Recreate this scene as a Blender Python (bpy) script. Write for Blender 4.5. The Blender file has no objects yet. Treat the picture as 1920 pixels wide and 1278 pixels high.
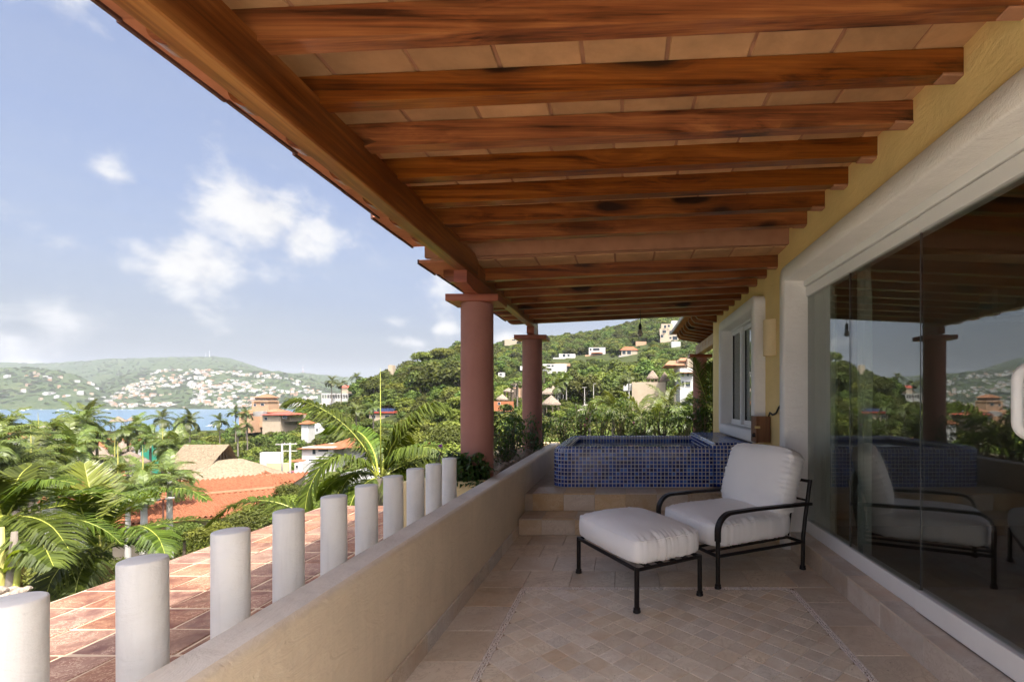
import bpy, math, random
import numpy as np
from mathutils import Vector, Matrix, noise as mnoise

random.seed(11)
rng = np.random.default_rng(11)
SC = bpy.context.scene
COL = SC.collection
PI = math.pi
R = math.radians

# ------------------------------------------------------------------ camera
EYE = 1.35                     # lens height above the terrace floor
F = 17.0 / 36.0 * 1920.0       # focal length in photo pixels (17 mm shift lens)
cam_data = bpy.data.cameras.new("camera")
cam_data.sensor_width = 36.0
cam_data.lens = 17.0
cam_data.shift_x = -208.0 / 1920.0
cam_data.shift_y = 113.0 / 1920.0
cam_data.clip_start = 0.05
cam_data.clip_end = 30000.0
cam = bpy.data.objects.new("camera", cam_data)
cam.location = (0, 0, EYE)
cam.rotation_euler = (PI / 2, 0, 0)
COL.objects.link(cam)
SC.camera = cam

def at(px, py, y):
    """point at depth y that the photograph shows at (px, py)"""
    return Vector(((px - 1168.0) / F * y, y, EYE - (py - 752.0) / F * y))

# ------------------------------------------------------------------ sun and sky
SUN = Vector((0.335, -0.42, 1.0)).normalized()      # direction towards the sun
SUN_EL = math.asin(SUN.z)
SUN_AZ = math.atan2(SUN.x, SUN.y)
sun_data = bpy.data.lights.new("sun", 'SUN')
sun_data.energy = 2.0
sun_data.angle = R(0.53)
sun_data.color = (1.0, 0.94, 0.84)
sun = bpy.data.objects.new("sun", sun_data)
sun.rotation_euler = SUN.to_track_quat('Z', 'Y').to_euler()
sun.location = (6, -6, 14)
COL.objects.link(sun)

SKY_STRENGTH = 0.10
CLOUD_GAIN = 2.5
VEIL_GAIN = 1.7
world = bpy.data.worlds.new("World")
SC.world = world
world.use_nodes = True

class NT:
    """small helper for building node trees"""
    def __init__(self, tree):
        self.t = tree; self.n = tree.nodes; self.l = tree.links
    def node(self, kind, **kw):
        nd = self.n.new(kind)
        for k, v in kw.items():
            if k == 'inp':
                for i, val in v.items():
                    if isinstance(val, bpy.types.NodeSocket): self.l.new(val, nd.inputs[i])
                    else: nd.inputs[i].default_value = val
            else: setattr(nd, k, v)
        return nd
    def math(self, op, a, b=None, c=None, clamp=False):
        i = {0: a}
        if b is not None: i[1] = b
        if c is not None: i[2] = c
        nd = self.node('ShaderNodeMath', operation=op, inp=i); nd.use_clamp = clamp
        return nd.outputs[0]
    def vmath(self, op, a, b=None, out=0, scale=None):
        i = {0: a}
        if b is not None: i[1] = b
        if scale is not None: i[3] = scale
        return self.node('ShaderNodeVectorMath', operation=op, inp=i).outputs[out]
    def noise(self, vec, scale, detail=4, rough=0.55, dist=0.0, w=None, out=0):
        i = {'Vector': vec, 'Scale': scale, 'Detail': detail, 'Roughness': rough, 'Distortion': dist}
        nd = self.node('ShaderNodeTexNoise')
        if w is not None:
            nd.noise_dimensions = '4D'; i['W'] = w
        for k, v in i.items():
            if isinstance(v, bpy.types.NodeSocket): self.l.new(v, nd.inputs[k])
            else: nd.inputs[k].default_value = v
        return nd.outputs[out]
    def ramp(self, fac, stops, interp='LINEAR'):
        nd = self.node('ShaderNodeValToRGB'); nd.color_ramp.interpolation = interp
        el = nd.color_ramp.elements
        while len(el) < len(stops): el.new(0.5)
        for e, (p, c) in zip(el, stops):
            e.position = p; e.color = c if len(c) == 4 else (*c, 1)
        self.l.new(fac, nd.inputs[0])
        return nd.outputs[0]
    def rng(self, v, a, b, c, d, clamp=True, smooth=False):
        nd = self.node('ShaderNodeMapRange', inp={0: v, 1: a, 2: b, 3: c, 4: d}); nd.clamp = clamp
        if smooth: nd.interpolation_type = 'SMOOTHSTEP'
        return nd.outputs[0]
    def mix(self, fac, a, b, blend='MIX'):
        nd = self.node('ShaderNodeMix', data_type='RGBA', blend_type=blend)
        for i, v in ((0, fac), (6, a), (7, b)):
            if isinstance(v, bpy.types.NodeSocket): self.l.new(v, nd.inputs[i])
            else: nd.inputs[i].default_value = (*v, 1) if isinstance(v, tuple) and len(v) == 3 else v
        return nd.outputs[2]

def build_world():
    t = NT(world.node_tree); t.n.clear()
    sky = t.node('ShaderNodeTexSky', sky_type='NISHITA')
    sky.sun_disc = False
    sky.sun_elevation = SUN_EL
    sky.sun_rotation = SUN_AZ
    sky.altitude = 30
    sky.air_density = 0.55
    sky.dust_density = 10.0
    sky.ozone_density = 4.5
    d = t.node('ShaderNodeTexCoord').outputs['Generated']
    d = t.vmath('NORMALIZE', d)
    sep = t.node('ShaderNodeSeparateXYZ', inp={0: d})
    az = t.math('ARCTAN2', sep.outputs[0], sep.outputs[1])
    el = t.math('ARCSINE', sep.outputs[2])
    p = t.node('ShaderNodeCombineXYZ', inp={0: az, 1: t.math('MULTIPLY', el, 1.25), 2: 0.0}).outputs[0]
    warp = t.noise(p, 9.0, 1, 0.5, out=1)
    pw = t.vmath('ADD', p, t.vmath('SCALE', t.vmath('SUBTRACT', warp, (0.5, 0.5, 0.5)), scale=0.035))
    n1 = t.noise(pw, 12.0, 6, 0.60)
    n0 = t.noise(p, 5.0, 1, 0.55)
    # cumulus heads standing over the bay: azimuth, elevation, half widths, weight
    heads = [(485, 400, 112, 64, 1.12), (560, 440, 60, 48, .9), (350, 492, 112, 54, 1.12), (215, 335, 54, 38, .8),
             (350, 360, 50, 26, .6), (742, 600, 42, 16, .85), (838, 617, 34, 14, .85), (780, 642, 46, 12, .6),
             (160, 465, 85, 22, .5), (950, 640, 30, 18, .8)]
    tot = None
    for (px, py, wx, wy, g) in heads:
        dx, dz = (px - 1168) / F, (752 - py) / F
        a0 = math.atan2(dx, 1); e0 = math.atan2(dz, math.hypot(dx, 1))
        sx = wx / F * math.cos(a0) ** 2; sy = wy / F * math.cos(a0)
        ax = t.math('DIVIDE', t.math('SUBTRACT', az, a0), sx)
        ey = t.math('DIVIDE', t.math('SUBTRACT', el, e0), sy)
        q = t.math('ADD', t.math('MULTIPLY', ax, ax), t.math('MULTIPLY', ey, ey))
        f = t.math('MULTIPLY', t.math('EXPONENT', t.math('MULTIPLY', q, -0.8)), g)
        tot = f if tot is None else t.math('MAXIMUM', tot, f)
    # loose cloud everywhere else, same kind
    broad = t.noise(p, 2.6, 1, 0.5)
    loose = t.rng(broad, .56, .8, 0, .75)
    tot = t.math('MAXIMUM', tot, loose)
    dens = t.math('ADD', t.math('ADD', tot, t.math('MULTIPLY', t.math('SUBTRACT', n1, 0.5), 2.3)), t.math('MULTIPLY', t.math('SUBTRACT', n0, 0.5), 1.0))
    cov = t.math('POWER', t.rng(dens, .26, 1.05, 0, 1, smooth=True), 1.0)
    # thin high veil
    pv = t.node('ShaderNodeCombineXYZ', inp={0: t.math('MULTIPLY', az, 1.2), 1: t.math('MULTIPLY', el, 5.0), 2: 3.0}).outputs[0]
    veil = t.rng(t.noise(pv, 3.0, 3, .6), .42, .75, 0, .42)
    low = t.rng(el, 0.0, 0.42, 1.0, .25)
    veil = t.math('MULTIPLY', veil, low)
    # cloud body brightness: a little grey underneath
    shade = t.rng(n1, .35, .65, .90, 1.06)
    cloud = t.mix(shade, (0.0, 0.0, 0.0), (1.0, 0.985, 0.965))
    cl = t.vmath('SCALE', cloud, scale=CLOUD_GAIN)
    vl = t.vmath('SCALE', (0.87, 0.95, 1.0), scale=VEIL_GAIN)
    haze = t.math('MULTIPLY', t.math('EXPONENT', t.math('MULTIPLY', t.math('MAXIMUM', el, 0.0), -5.2)), 0.80)
    hz = t.vmath('SCALE', (0.87, 0.95, 1.0), scale=VEIL_GAIN * 1.05)
    c = t.mix(haze, sky.outputs[0], hz)
    c = t.mix(veil, c, vl)
    c = t.mix(t.math('MULTIPLY', cov, .93), c, cl)
    bg = t.node('ShaderNodeBackground', inp={0: c, 1: SKY_STRENGTH})
    out = t.node('ShaderNodeOutputWorld')
    t.l.new(bg.outputs[0], out.inputs[0])
build_world()

SC.render.engine = 'CYCLES'
cy = SC.cycles
cy.use_denoising = True
try: cy.denoiser = 'OPENIMAGEDENOISE'
except Exception: pass
cy.max_bounces = 8; cy.diffuse_bounces = 6; cy.glossy_bounces = 4
cy.transmission_bounces = 6; cy.transparent_max_bounces = 16; cy.volume_bounces = 0
cy.caustics_reflective = False; cy.caustics_refractive = False
cy.sample_clamp_indirect = 6.0
vs = SC.view_settings
vs.view_transform = 'Standard'; vs.look = 'None'; vs.gamma = 1.0
vs.exposure = 2.0
vs.use_curve_mapping = False

# ------------------------------------------------------------------ object helpers
def tag(o, label=None, cat=None, group=None, kind=None):
    if label: o["label"] = label
    if cat: o["category"] = cat
    if group: o["group"] = group
    if kind: o["kind"] = kind
    return o

def empty(name, loc=(0, 0, 0), rz=0.0, parent=None):
    o = bpy.data.objects.new(name, None)
    o.empty_display_size = 0.2
    o.location = loc; o.rotation_euler = (0, 0, rz)
    if parent: o.parent = parent
    COL.objects.link(o)
    return o

def link(name, me, parent=None, loc=(0, 0, 0), rot=(0, 0, 0), scale=None):
    o = bpy.data.objects.new(name, me)
    o.location = loc; o.rotation_euler = rot
    if scale is not None: o.scale = scale if hasattr(scale, '__len__') else (scale,) * 3
    if parent: o.parent = parent
    COL.objects.link(o)
    return o

def copy_tree(o, parent=None):
    c = o.copy(); COL.objects.link(c); c.parent = parent
    for ch in o.children:
        copy_tree(ch, c)
    return c

class MB:
    """mesh builder"""
    def __init__(self):
        self.v = []; self.f = []; self.m = []; self.tone = []
    def add(self, vs_, fs, mi=0, tone=None):
        b = len(self.v)
        self.v.extend([tuple(p) for p in vs_])
        for f in fs:
            self.f.append(tuple(b + i for i in f)); self.m.append(mi)
            self.tone.append(tone if tone is not None else 0.5)
        return self
    def quad(self, a, b, c, d, mi=0, tone=None): return self.add([a, b, c, d], [(0, 1, 2, 3)], mi, tone)
    def box(self, x0, x1, y0, y1, z0, z1, mi=0, tone=None):
        v = [(x0, y0, z0), (x1, y0, z0), (x1, y1, z0), (x0, y1, z0), (x0, y0, z1), (x1, y0, z1), (x1, y1, z1), (x0, y1, z1)]
        return self.add(v, [(0, 3, 2, 1), (4, 5, 6, 7), (0, 1, 5, 4), (1, 2, 6, 5), (2, 3, 7, 6), (3, 0, 4, 7)], mi, tone)
    def cbox(self, x0, x1, y0, y1, z0, z1, c=0.005, mi=0):
        """box with chamfered edges"""
        xs = (x0, x1); ys = (y0, y1); zs = (z0, z1)
        v = []; idx = {}
        for i in range(2):
            for j in range(2):
                for k in range(2):
                    si, sj, sk = (1 if i == 0 else -1), (1 if j == 0 else -1), (1 if k == 0 else -1)
                    for a in range(3):
                        p = [xs[i], ys[j], zs[k]]
                        if a != 0: p[0] += si * c
                        if a != 1: p[1] += sj * c
                        if a != 2: p[2] += sk * c
                        idx[(i, j, k, a)] = len(v); v.append(p)
        fs = []
        def face(a, val):
            o = [b for b in range(3) if b != a]
            ring = []
            for (p, q) in ((0, 0), (1, 0), (1, 1), (0, 1)):
                key = [0, 0, 0]; key[a] = val; key[o[0]] = p; key[o[1]] = q
                ring.append(idx[(*key, a)])
            flip = (a == 1) != (val == 0)
            return ring[::-1] if flip else ring
        for a in range(3):
            for val in range(2): fs.append(face(a, val))
        for a in range(3):
            o = [b for b in range(3) if b != a]
            for p in range(2):
                for q in range(2):
                    k0 = [0, 0, 0]; k0[a] = 0; k0[o[0]] = p; k0[o[1]] = q
                    k1 = list(k0); k1[a] = 1
                    fs.append([idx[(*k0, o[0])], idx[(*k0, o[1])], idx[(*k1, o[1])], idx[(*k1, o[0])]])
        for i in range(2):
            for j in range(2):
                for k in range(2): fs.append([idx[(i, j, k, 0)], idx[(i, j, k, 1)], idx[(i, j, k, 2)]])
        return self.add(v, fs, mi)
    def prism(self, pts, a, b, axis='y', mi=0, cap=True):
        """extrude a 2-D polygon along an axis: axis y -> (x,z), x -> (y,z), z -> (x,y)"""
        def mk(p, t):
            if axis == 'y': return (p[0], t, p[1])
            if axis == 'x': return (t, p[0], p[1])
            return (p[0], p[1], t)
        n = len(pts)
        v = [mk(p, a) for p in pts] + [mk(p, b) for p in pts]
        fs = [(i, (i + 1) % n, n + (i + 1) % n, n + i) for i in range(n)]
        if cap: fs += [tuple(range(n - 1, -1, -1)), tuple(range(n, 2 * n))]
        return self.add(v, fs, mi)
    def tube(self, pts, rad, seg=8, mi=0, cap=True, squash=None):
        pts = [Vector(p) for p in pts]
        if not hasattr(rad, '__len__'): rad = [rad] * len(pts)
        v = []; fs = []
        t0 = (pts[1] - pts[0]).normalized()
        up = Vector((0, 0, 1)) if abs(t0.z) < .9 else Vector((1, 0, 0))
        n = t0.cross(up).normalized()
        for i, p in enumerate(pts):
            t = (pts[min(i + 1, len(pts) - 1)] - pts[max(i - 1, 0)]).normalized()
            n = (n - t * n.dot(t)).normalized(); b = t.cross(n)
            for s in range(seg):
                a = 2 * PI * s / seg
                v.append(p + (n * math.cos(a) + b * math.sin(a)) * rad[i])
        for i in range(len(pts) - 1):
            for s in range(seg):
                s2 = (s + 1) % seg
                fs.append((i * seg + s, i * seg + s2, (i + 1) * seg + s2, (i + 1) * seg + s))
        if cap:
            fs.append(tuple(range(seg - 1, -1, -1))); k = (len(pts) - 1) * seg
            fs.append(tuple(range(k, k + seg)))
        return self.add(v, fs, mi)
    def lathe(self, prof, seg=32, c=(0, 0), mi=0):
        v = []; fs = []
        for (r, z) in prof:
            for s in range(seg):
                a = 2 * PI * s / seg
                v.append((c[0] + r * math.cos(a), c[1] + r * math.sin(a), z))
        for i in range(len(prof) - 1):
            for s in range(seg):
                s2 = (s + 1) % seg
                fs.append((i * seg + s, i * seg + s2, (i + 1) * seg + s2, (i + 1) * seg + s))
        if prof[0][0] > 1e-4: fs.append(tuple(range(seg - 1, -1, -1)))
        if prof[-1][0] > 1e-4:
            k = (len(prof) - 1) * seg; fs.append(tuple(range(k, k + seg)))
        return self.add(v, fs, mi)
    def grid(self, P, mi=0, closed_u=False):
        """P: array (nu, nv, 3)"""
        nu, nv = len(P), len(P[0])
        v = [p for row in P for p in row]; fs = []
        for i in range(nu - (0 if closed_u else 1)):
            i2 = (i + 1) % nu
            for j in range(nv - 1):
                fs.append((i * nv + j, i2 * nv + j, i2 * nv + j + 1, i * nv + j + 1))
        return self.add(v, fs, mi)
    def mesh(self, name, mats, smooth=False, tone=False, recalc=False):
        me = bpy.data.meshes.new(name)
        me.from_pydata(self.v, [], self.f)
        mats = mats if isinstance(mats, (list, tuple)) else [mats]
        for m in mats: me.materials.append(m)
        if len(mats) > 1: me.polygons.foreach_set('material_index', self.m)
        if smooth: me.polygons.foreach_set('use_smooth', [True] * len(self.f))
        if tone:
            at_ = me.attributes.new('tone', 'FLOAT', 'FACE'); at_.data.foreach_set('value', self.tone)
        me.update()
        if recalc:
            import bmesh
            bm = bmesh.new(); bm.from_mesh(me); bmesh.ops.recalc_face_normals(bm, faces=bm.faces); bm.to_mesh(me); bm.free()
        return me
    def build(self, name, mats, parent=None, loc=(0, 0, 0), rot=(0, 0, 0), smooth=False, tone=False, recalc=False, auto=None):
        o = link(name, self.mesh(name, mats, smooth, tone, recalc), parent, loc, rot)
        return o

def smooth_by_angle(me, ang=40):
    """smooth faces, sharp edges over an angle"""
    import bmesh
    bm = bmesh.new(); bm.from_mesh(me)
    for f in bm.faces: f.smooth = True
    for e in bm.edges:
        e.smooth = not (len(e.link_faces) == 2 and e.calc_face_angle(0) > R(ang))
    bm.to_mesh(me); bm.free()

def lerp(a, b, t): return a + (b - a) * t
def sstep(a, b, x):
    t = np.clip((x - a) / (b - a), 0, 1); return t * t * (3 - 2 * t)
# ------------------------------------------------------------------ materials
def new_mat(name):
    m = bpy.data.materials.new(name); m.use_nodes = True
    t = NT(m.node_tree); t.n.clear()
    out = t.node('ShaderNodeOutputMaterial')
    return m, t, out

def principled(t, out, col, rough=.6, bump=None, bump_d=.01, bump_s=1.0, spec=.4, metallic=0.0, coat=0.0, **kw):
    b = t.node('ShaderNodeBsdfPrincipled')
    for k, v in (('Base Color', col), ('Roughness', rough), ('Specular IOR Level', spec), ('Metallic', metallic), ('Coat Weight', coat)):
        if isinstance(v, bpy.types.NodeSocket): t.l.new(v, b.inputs[k])
        else: b.inputs[k].default_value = (*v, 1) if isinstance(v, tuple) else v
    if bump is not None:
        bp = t.node('ShaderNodeBump', inp={'Height': bump, 'Distance': bump_d, 'Strength': bump_s})
        t.l.new(bp.outputs[0], b.inputs['Normal'])
    t.l.new(b.outputs[0], out.inputs[0])
    return b

def coords(t, offset=True, kind='Object'):
    c = t.node('ShaderNodeTexCoord').outputs[kind]
    r = t.node('ShaderNodeObjectInfo').outputs['Random']
    if offset:
        o = t.node('ShaderNodeCombineXYZ', inp={0: t.math('MULTIPLY', r, 37.0), 1: t.math('MULTIPLY', r, 91.0), 2: t.math('MULTIPLY', r, 13.0)}).outputs[0]
        c = t.vmath('ADD', c, o)
    return c, r

def hsv(t, col, h=.5, s=1.0, v=1.0):
    nd = t.node('ShaderNodeHueSaturation', inp={0: h, 1: s, 2: v, 4: col})
    return nd.outputs[0]

def plain(name, col, rough=.6, var=.12, scale=6.0, bump=0.0, bscale=60.0, spec=.4, rand=.1, dirt=0.0, metallic=0.0, coat=0.0, streak=0.0, trowel=0.0):
    """painted / plastered / stone surface: uneven tone, optional stains and fine relief"""
    m, t, out = new_mat(name)
    c, r = coords(t)
    n = t.noise(c, scale, 6, .6)
    v = t.rng(n, .25, .75, 1 - var, 1 + var)
    v = t.math('MULTIPLY', v, t.rng(r, 0, 1, 1 - rand, 1 + rand))
    col_n = hsv(t, (*col, 1), v=v)
    if dirt:
        d = t.rng(t.noise(c, scale * .45, 8, .68, 1.2), .52, .74, 0, dirt)
        col_n = t.mix(d, col_n, tuple(x * .45 for x in col))
    if streak:
        s1 = t.noise(t.vmath('MULTIPLY', c, (22, 22, 1.6)), 1.0, 5, .65)
        col_n = t.mix(t.rng(s1, .50, .72, 0, streak), col_n, tuple(x * .62 for x in col))
        pt = t.rng(t.noise(c, 1.6, 3, .55), .5, .66, 0, streak * .5)
        col_n = t.mix(pt, col_n, tuple(min(1, x * 1.12) for x in col))
    b = t.noise(c, bscale, 5, .65) if bump else None
    if trowel:
        tw_ = t.noise(t.vmath('MULTIPLY', c, (5, 5, 11)), 1.0, 4, .6, 1.5)
        b = t.math('ADD', b, t.math('MULTIPLY', tw_, trowel))
    principled(t, out, col_n, rough, b, bump, spec=spec, metallic=metallic, coat=coat)
    return m

def wood(name, dark, mid, light, axis=0, rough=.38, knots=True, grain=34.0, coat=.15, worn=0.0):
    m, t, out = new_mat(name)
    c, r = coords(t)
    sc = [grain] * 3; sc[axis] = .8
    ks = [5.5] * 3; ks[axis] = 1.5
    kc = t.vmath('MULTIPLY', c, tuple(ks))
    vor = t.node('ShaderNodeTexVoronoi', inp={'Vector': t.vmath('ADD', kc, t.vmath('SCALE', t.noise(c, 3, 2, out=1), scale=.35)), 'Scale': 1.0, 'Randomness': 1.0})
    kd = vor.outputs['Distance']
    push = t.math('MULTIPLY', t.math('EXPONENT', t.math('MULTIPLY', t.math('MULTIPLY', kd, kd), -9.0)), 2.0)
    off = t.node('ShaderNodeCombineXYZ', inp={0: push, 1: push, 2: push}).outputs[0]
    gc = t.vmath('ADD', t.vmath('MULTIPLY', c, tuple(sc)), off if knots else (0, 0, 0))
    g1 = t.noise(gc, .55, 6, .64, .15)
    g2 = t.noise(t.vmath('MULTIPLY', c, tuple(s * 4.5 for s in sc)), .6, 3, .6)
    blotch = t.noise(c, 2.2, 3, .5)
    f = t.math('ADD', t.math('MULTIPLY', g1, .62), t.math('ADD', t.math('MULTIPLY', g2, .34), t.math('MULTIPLY', blotch, .20)))
    col = t.ramp(f, [(.43, dark), (.55, mid), (.70, light)])
    col = hsv(t, col, v=t.rng(r, 0, 1, .78, 1.16), s=t.rng(r, 0, 1, 1.06, .94))
    if knots:
        pick = t.math('GREATER_THAN', t.node('ShaderNodeSeparateColor', inp={0: vor.outputs['Color']}).outputs[0], .36)
        k = t.math('MULTIPLY', t.rng(kd, .13, .24, 1, 0, smooth=True), pick)
        col = t.mix(t.math('MULTIPLY', k, .93), col, tuple(x * .10 for x in dark))
        halo = t.math('MULTIPLY', t.rng(kd, .16, .42, .55, 0), pick)
        col = t.mix(halo, col, tuple(x * .55 for x in dark))
    if worn:
        w = t.rng(t.noise(c, 3.0, 5, .6), .42, .66, 0, worn)
        col = t.mix(w, col, (.42, .35, .27))
    principled(t, out, col, t.rng(g1, .3, .7, rough - .06, rough + .12), g1, .0016, spec=.45, coat=coat)
    return m

def leaf(name, col, col2, trans=.35, rough=.42, hue=.02, vr=(.72, 1.25), spec=.45):
    """foliage: two-tone, tone attribute per leaf, light shining through"""
    m, t, out = new_mat(name)
    r = t.node('ShaderNodeObjectInfo').outputs['Random']
    a = t.node('ShaderNodeAttribute', attribute_name='tone').outputs['Fac']
    f = t.rng(a, 0, 1, 0, 1)
    base = t.mix(f, (*col, 1), (*col2, 1))
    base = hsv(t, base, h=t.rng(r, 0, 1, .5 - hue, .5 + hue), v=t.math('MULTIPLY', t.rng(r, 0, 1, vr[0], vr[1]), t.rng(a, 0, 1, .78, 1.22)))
    b = t.node('ShaderNodeBsdfPrincipled', inp={'Base Color': base, 'Roughness': rough, 'Specular IOR Level': spec})
    tr = t.node('ShaderNodeBsdfTranslucent', inp={0: hsv(t, base, h=.485, s=1.12, v=1.5)})
    mx = t.node('ShaderNodeMixShader', inp={0: trans, 1: b.outputs[0], 2: tr.outputs[0]})
    t.l.new(mx.outputs[0], out.inputs[0])
    return m

def stone_tile(name, base, warm, dark, vein=.5, rough=.45, rand=.16, scale=3.0, spec=.35, stain=.35, sat=(.65, 1.2)):
    """cream travertine/marble: clouds, brown veins, pits, stains"""
    m, t, out = new_mat(name)
    c, r = coords(t)
    n1 = t.noise(c, scale, 7, .6, .8)
    n2 = t.noise(c, scale * 3.1, 6, .65, 2.0)
    col = t.ramp(n1, [(.3, warm), (.52, base), (.75, tuple(min(1, x * 1.14) for x in base))])
    v = t.math('ABSOLUTE', t.math('SUBTRACT', n2, .5))
    vm = t.math('MULTIPLY', t.rng(v, 0, .035, 1, 0), t.rng(n1, .4, .6, 0, vein))
    col = t.mix(vm, col, dark)
    world_c = t.node('ShaderNodeNewGeometry').outputs['Position']
    st = t.rng(t.noise(world_c, 1.7, 8, .68, 1.0), .50, .70, 0, stain)
    col = t.mix(st, col, tuple(x * .8 for x in dark))
    pits = t.rng(t.noise(c, 55, 2, .5), .70, .76, 0, .55)
    col = t.mix(pits, col, tuple(x * .35 for x in dark))
    hue = t.math('FRACT', t.math('MULTIPLY', r, 7.31))
    col = hsv(t, col, v=t.rng(r, 0, 1, 1 - rand, 1 + rand * .8), s=t.rng(hue, 0, 1, *sat))
    principled(t, out, col, t.rng(n2, .3, .7, rough - .1, rough + .15), t.noise(c, 40, 4, .6), .0012, spec=spec)
    return m

M = {}
M['rafter'] = wood('rafter_wood', (.028, .0058, .0015), (.165, .043, .0080), (.30, .100, .021), 0, rough=.36, coat=.22)
M['beam'] = wood('beam_wood', (.08, .020, .006), (.20, .062, .017), (.40, .17, .055), 1, rough=.36, coat=.2, knots=False, grain=22)
M['cap_wood'] = wood('capital_wood', (.15, .032, .014), (.26, .062, .026), (.32, .10, .045), 0, rough=.45, coat=.1, knots=False)
M['worn_beam'] = wood('worn_beam_wood', (.20, .10, .045), (.34, .19, .09), (.45, .30, .17), 1, rough=.6, coat=0, knots=False, worn=.7)
M['box_wood'] = wood('lantern_wood', (.07, .025, .009), (.17, .068, .026), (.26, .12, .05), 2, rough=.6, coat=0, knots=False, grain=16)
M['dark_floor_wood'] = wood('parquet_wood', (.03, .010, .006), (.06, .02, .011), (.10, .035, .02), 1, rough=.35, coat=.1, knots=False)
M['ceil_clay'] = plain('ceiling_clay', (.44, .25, .125), .85, .22, 5, .001, 80, rand=.16, dirt=.35, spec=.2)
M['clay_mortar'] = plain('clay_mortar', (.33, .165, .095), .9, .15, 7, .002, 60, spec=.2)
M['eave_clay'] = plain('eave_clay', (.44, .18, .10), .8, .18, 5, .001, 60, rand=.15, dirt=.4, spec=.25)
M['lip'] = plain('eave_lip', (.10, .045, .035), .6, .2, 8, spec=.4)
M['yellow'] = plain('yellow_plaster', (.78, .59, .27), .85, .08, 2.0, .0026, 60, spec=.2, rand=0, dirt=.14, trowel=2.5)
M['yellow_pale'] = plain('pale_yellow_plaster', (.70, .56, .30), .85, .07, 2.0, .0020, 70, spec=.2, rand=0, dirt=.12)
M['white'] = plain('white_plaster', (.78, .755, .72), .8, .05, 3.0, .0030, 55, spec=.25, rand=0, dirt=.08, trowel=2.0)
M['white_paint'] = plain('white_metal_paint', (.78, .78, .77), .35, .03, 5.0, spec=.45, rand=0)
M['post'] = plain('white_post_paint', (.68, .67, .635), .7, .07, 4.0, .0022, 45, spec=.3, rand=.06, dirt=.22, streak=.28, trowel=2.5)
M['parapet'] = plain('parapet_paint', (.66, .55, .40), .75, .08, 2.4, .0034, 40, spec=.3, rand=0, dirt=.20, streak=.16, trowel=3.0)
M['parapet_top'] = plain('parapet_top_paint', (.68, .62, .54), .7, .10, 4.0, .0034, 40, spec=.3, rand=0, dirt=.34, trowel=3.0)
M['column'] = plain('terracotta_column_paint', (.32, .148, .115), .75, .11, 2.5, .0020, 50, spec=.3, rand=.04, dirt=.18, streak=.14, trowel=2.0)
M['floor_tile'] = stone_tile('diamond_tile', (.70, .61, .49), (.61, .48, .345), (.39, .275, .17), stain=.42, vein=.5, rand=.085, sat=(.8, 1.15))
M['floor_slab'] = stone_tile('border_slab', (.64, .545, .425), (.55, .42, .29), (.35, .245, .15), scale=2.4, stain=.5, vein=.55, rand=.09, sat=(.8, 1.15))
M['paving_bounce'] = plain('pale_bounce_paving', (.66, .60, .50), .8, .08, 3, spec=.2, dirt=.1)  # kept pale to throw sunlight up under the roof
M['riser'] = stone_tile('riser_stone', (.55, .42, .28), (.47, .31, .16), (.33, .18, .08), scale=3.2, stain=.32)
M['skirt'] = stone_tile('skirting_stone', (.62, .53, .43), (.53, .39, .27), (.36, .24, .14), scale=3.0, stain=.35)
M['grout'] = plain('floor_grout', (.40, .31, .225), .9, .2, 9, spec=.15)
M['pebble'] = plain('pebble', (.60, .52, .46), .55, .35, 60, spec=.4, rand=0)
M['metal'] = plain('bronze_black_metal', (.010, .0065, .0055), .42, .15, 14, .0006, 120, spec=.32, rand=0)
M['cloth'] = plain('cushion_cloth', (.87, .855, .825), .88, .025, 5, .0007, 240, spec=.12, rand=0)
M['steel'] = plain('brushed_steel', (.12, .125, .13), .4, .1, 10, spec=.5, metallic=.8)
M['black_plastic'] = plain('black_plastic', (.012, .012, .012), .4, .1, 9)
M['cable'] = plain('cable', (.02, .018, .016), .5, .1, 9)
M['sconce'] = plain('cream_sconce', (.66, .53, .31), .75, .05, 6, .001, 90, rand=0)
M['curtain'] = plain('curtain_cloth', (.78, .80, .72), .9, .05, 4, spec=.1, rand=0)
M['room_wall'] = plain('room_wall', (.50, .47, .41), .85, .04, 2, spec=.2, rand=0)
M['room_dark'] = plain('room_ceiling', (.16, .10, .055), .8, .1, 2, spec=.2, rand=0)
M['louver'] = plain('louver_paint', (.52, .52, .47), .6, .03, 3)
M['deck'] = stone_tile('deck_tile', (.235, .112, .073), (.13, .056, .042), (.52, .36, .235), scale=5.0, rough=.7, stain=.45, vein=1.0, spec=.2, sat=(.85, 1.1), rand=.12)
M['deck_grout'] = plain('deck_grout', (.50, .38, .27), .9, .2, 8, spec=.15)
M['bark'] = plain('bark', (.16, .125, .09), .9, .3, 6, .02, 14, spec=.1)
M['palm_bark'] = plain('palm_bark', (.20, .17, .135), .85, .22, 3, .01, 22, spec=.15)
M['palm_bark_pale'] = plain('pale_palm_bark', (.46, .44, .40), .8, .15, 3, .006, 22, spec=.2)
M['palm_stem'] = plain('palm_stem_green', (.38, .40, .07), .45, .2, 5, spec=.4)
M['palm_stem_y'] = plain('palm_stem_yellow', (.44, .41, .11), .5, .15, 5, spec=.4)
M['soil'] = plain('soil', (.10, .068, .045), .95, .3, 8, .01, 30, spec=.1)
M['rock'] = plain('rock', (.34, .28, .22), .9, .3, 5, .01, 22, spec=.2)
M['ground'] = plain('ground_scrub', (.045, .055, .018), .95, .45, .22, spec=.1, dirt=.5)
M['road'] = plain('road_paving', (.30, .27, .23), .9, .15, .5, spec=.2)
M['thatch'] = plain('thatch_gold', (.315, .25, .17), .95, .42, 5.0, .22, 9, spec=.05, rand=.05)
M['thatch_grey'] = plain('thatch_grey', (.25, .20, .155), .95, .3, 4.0, .12, 11, spec=.05, rand=.1)
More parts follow.
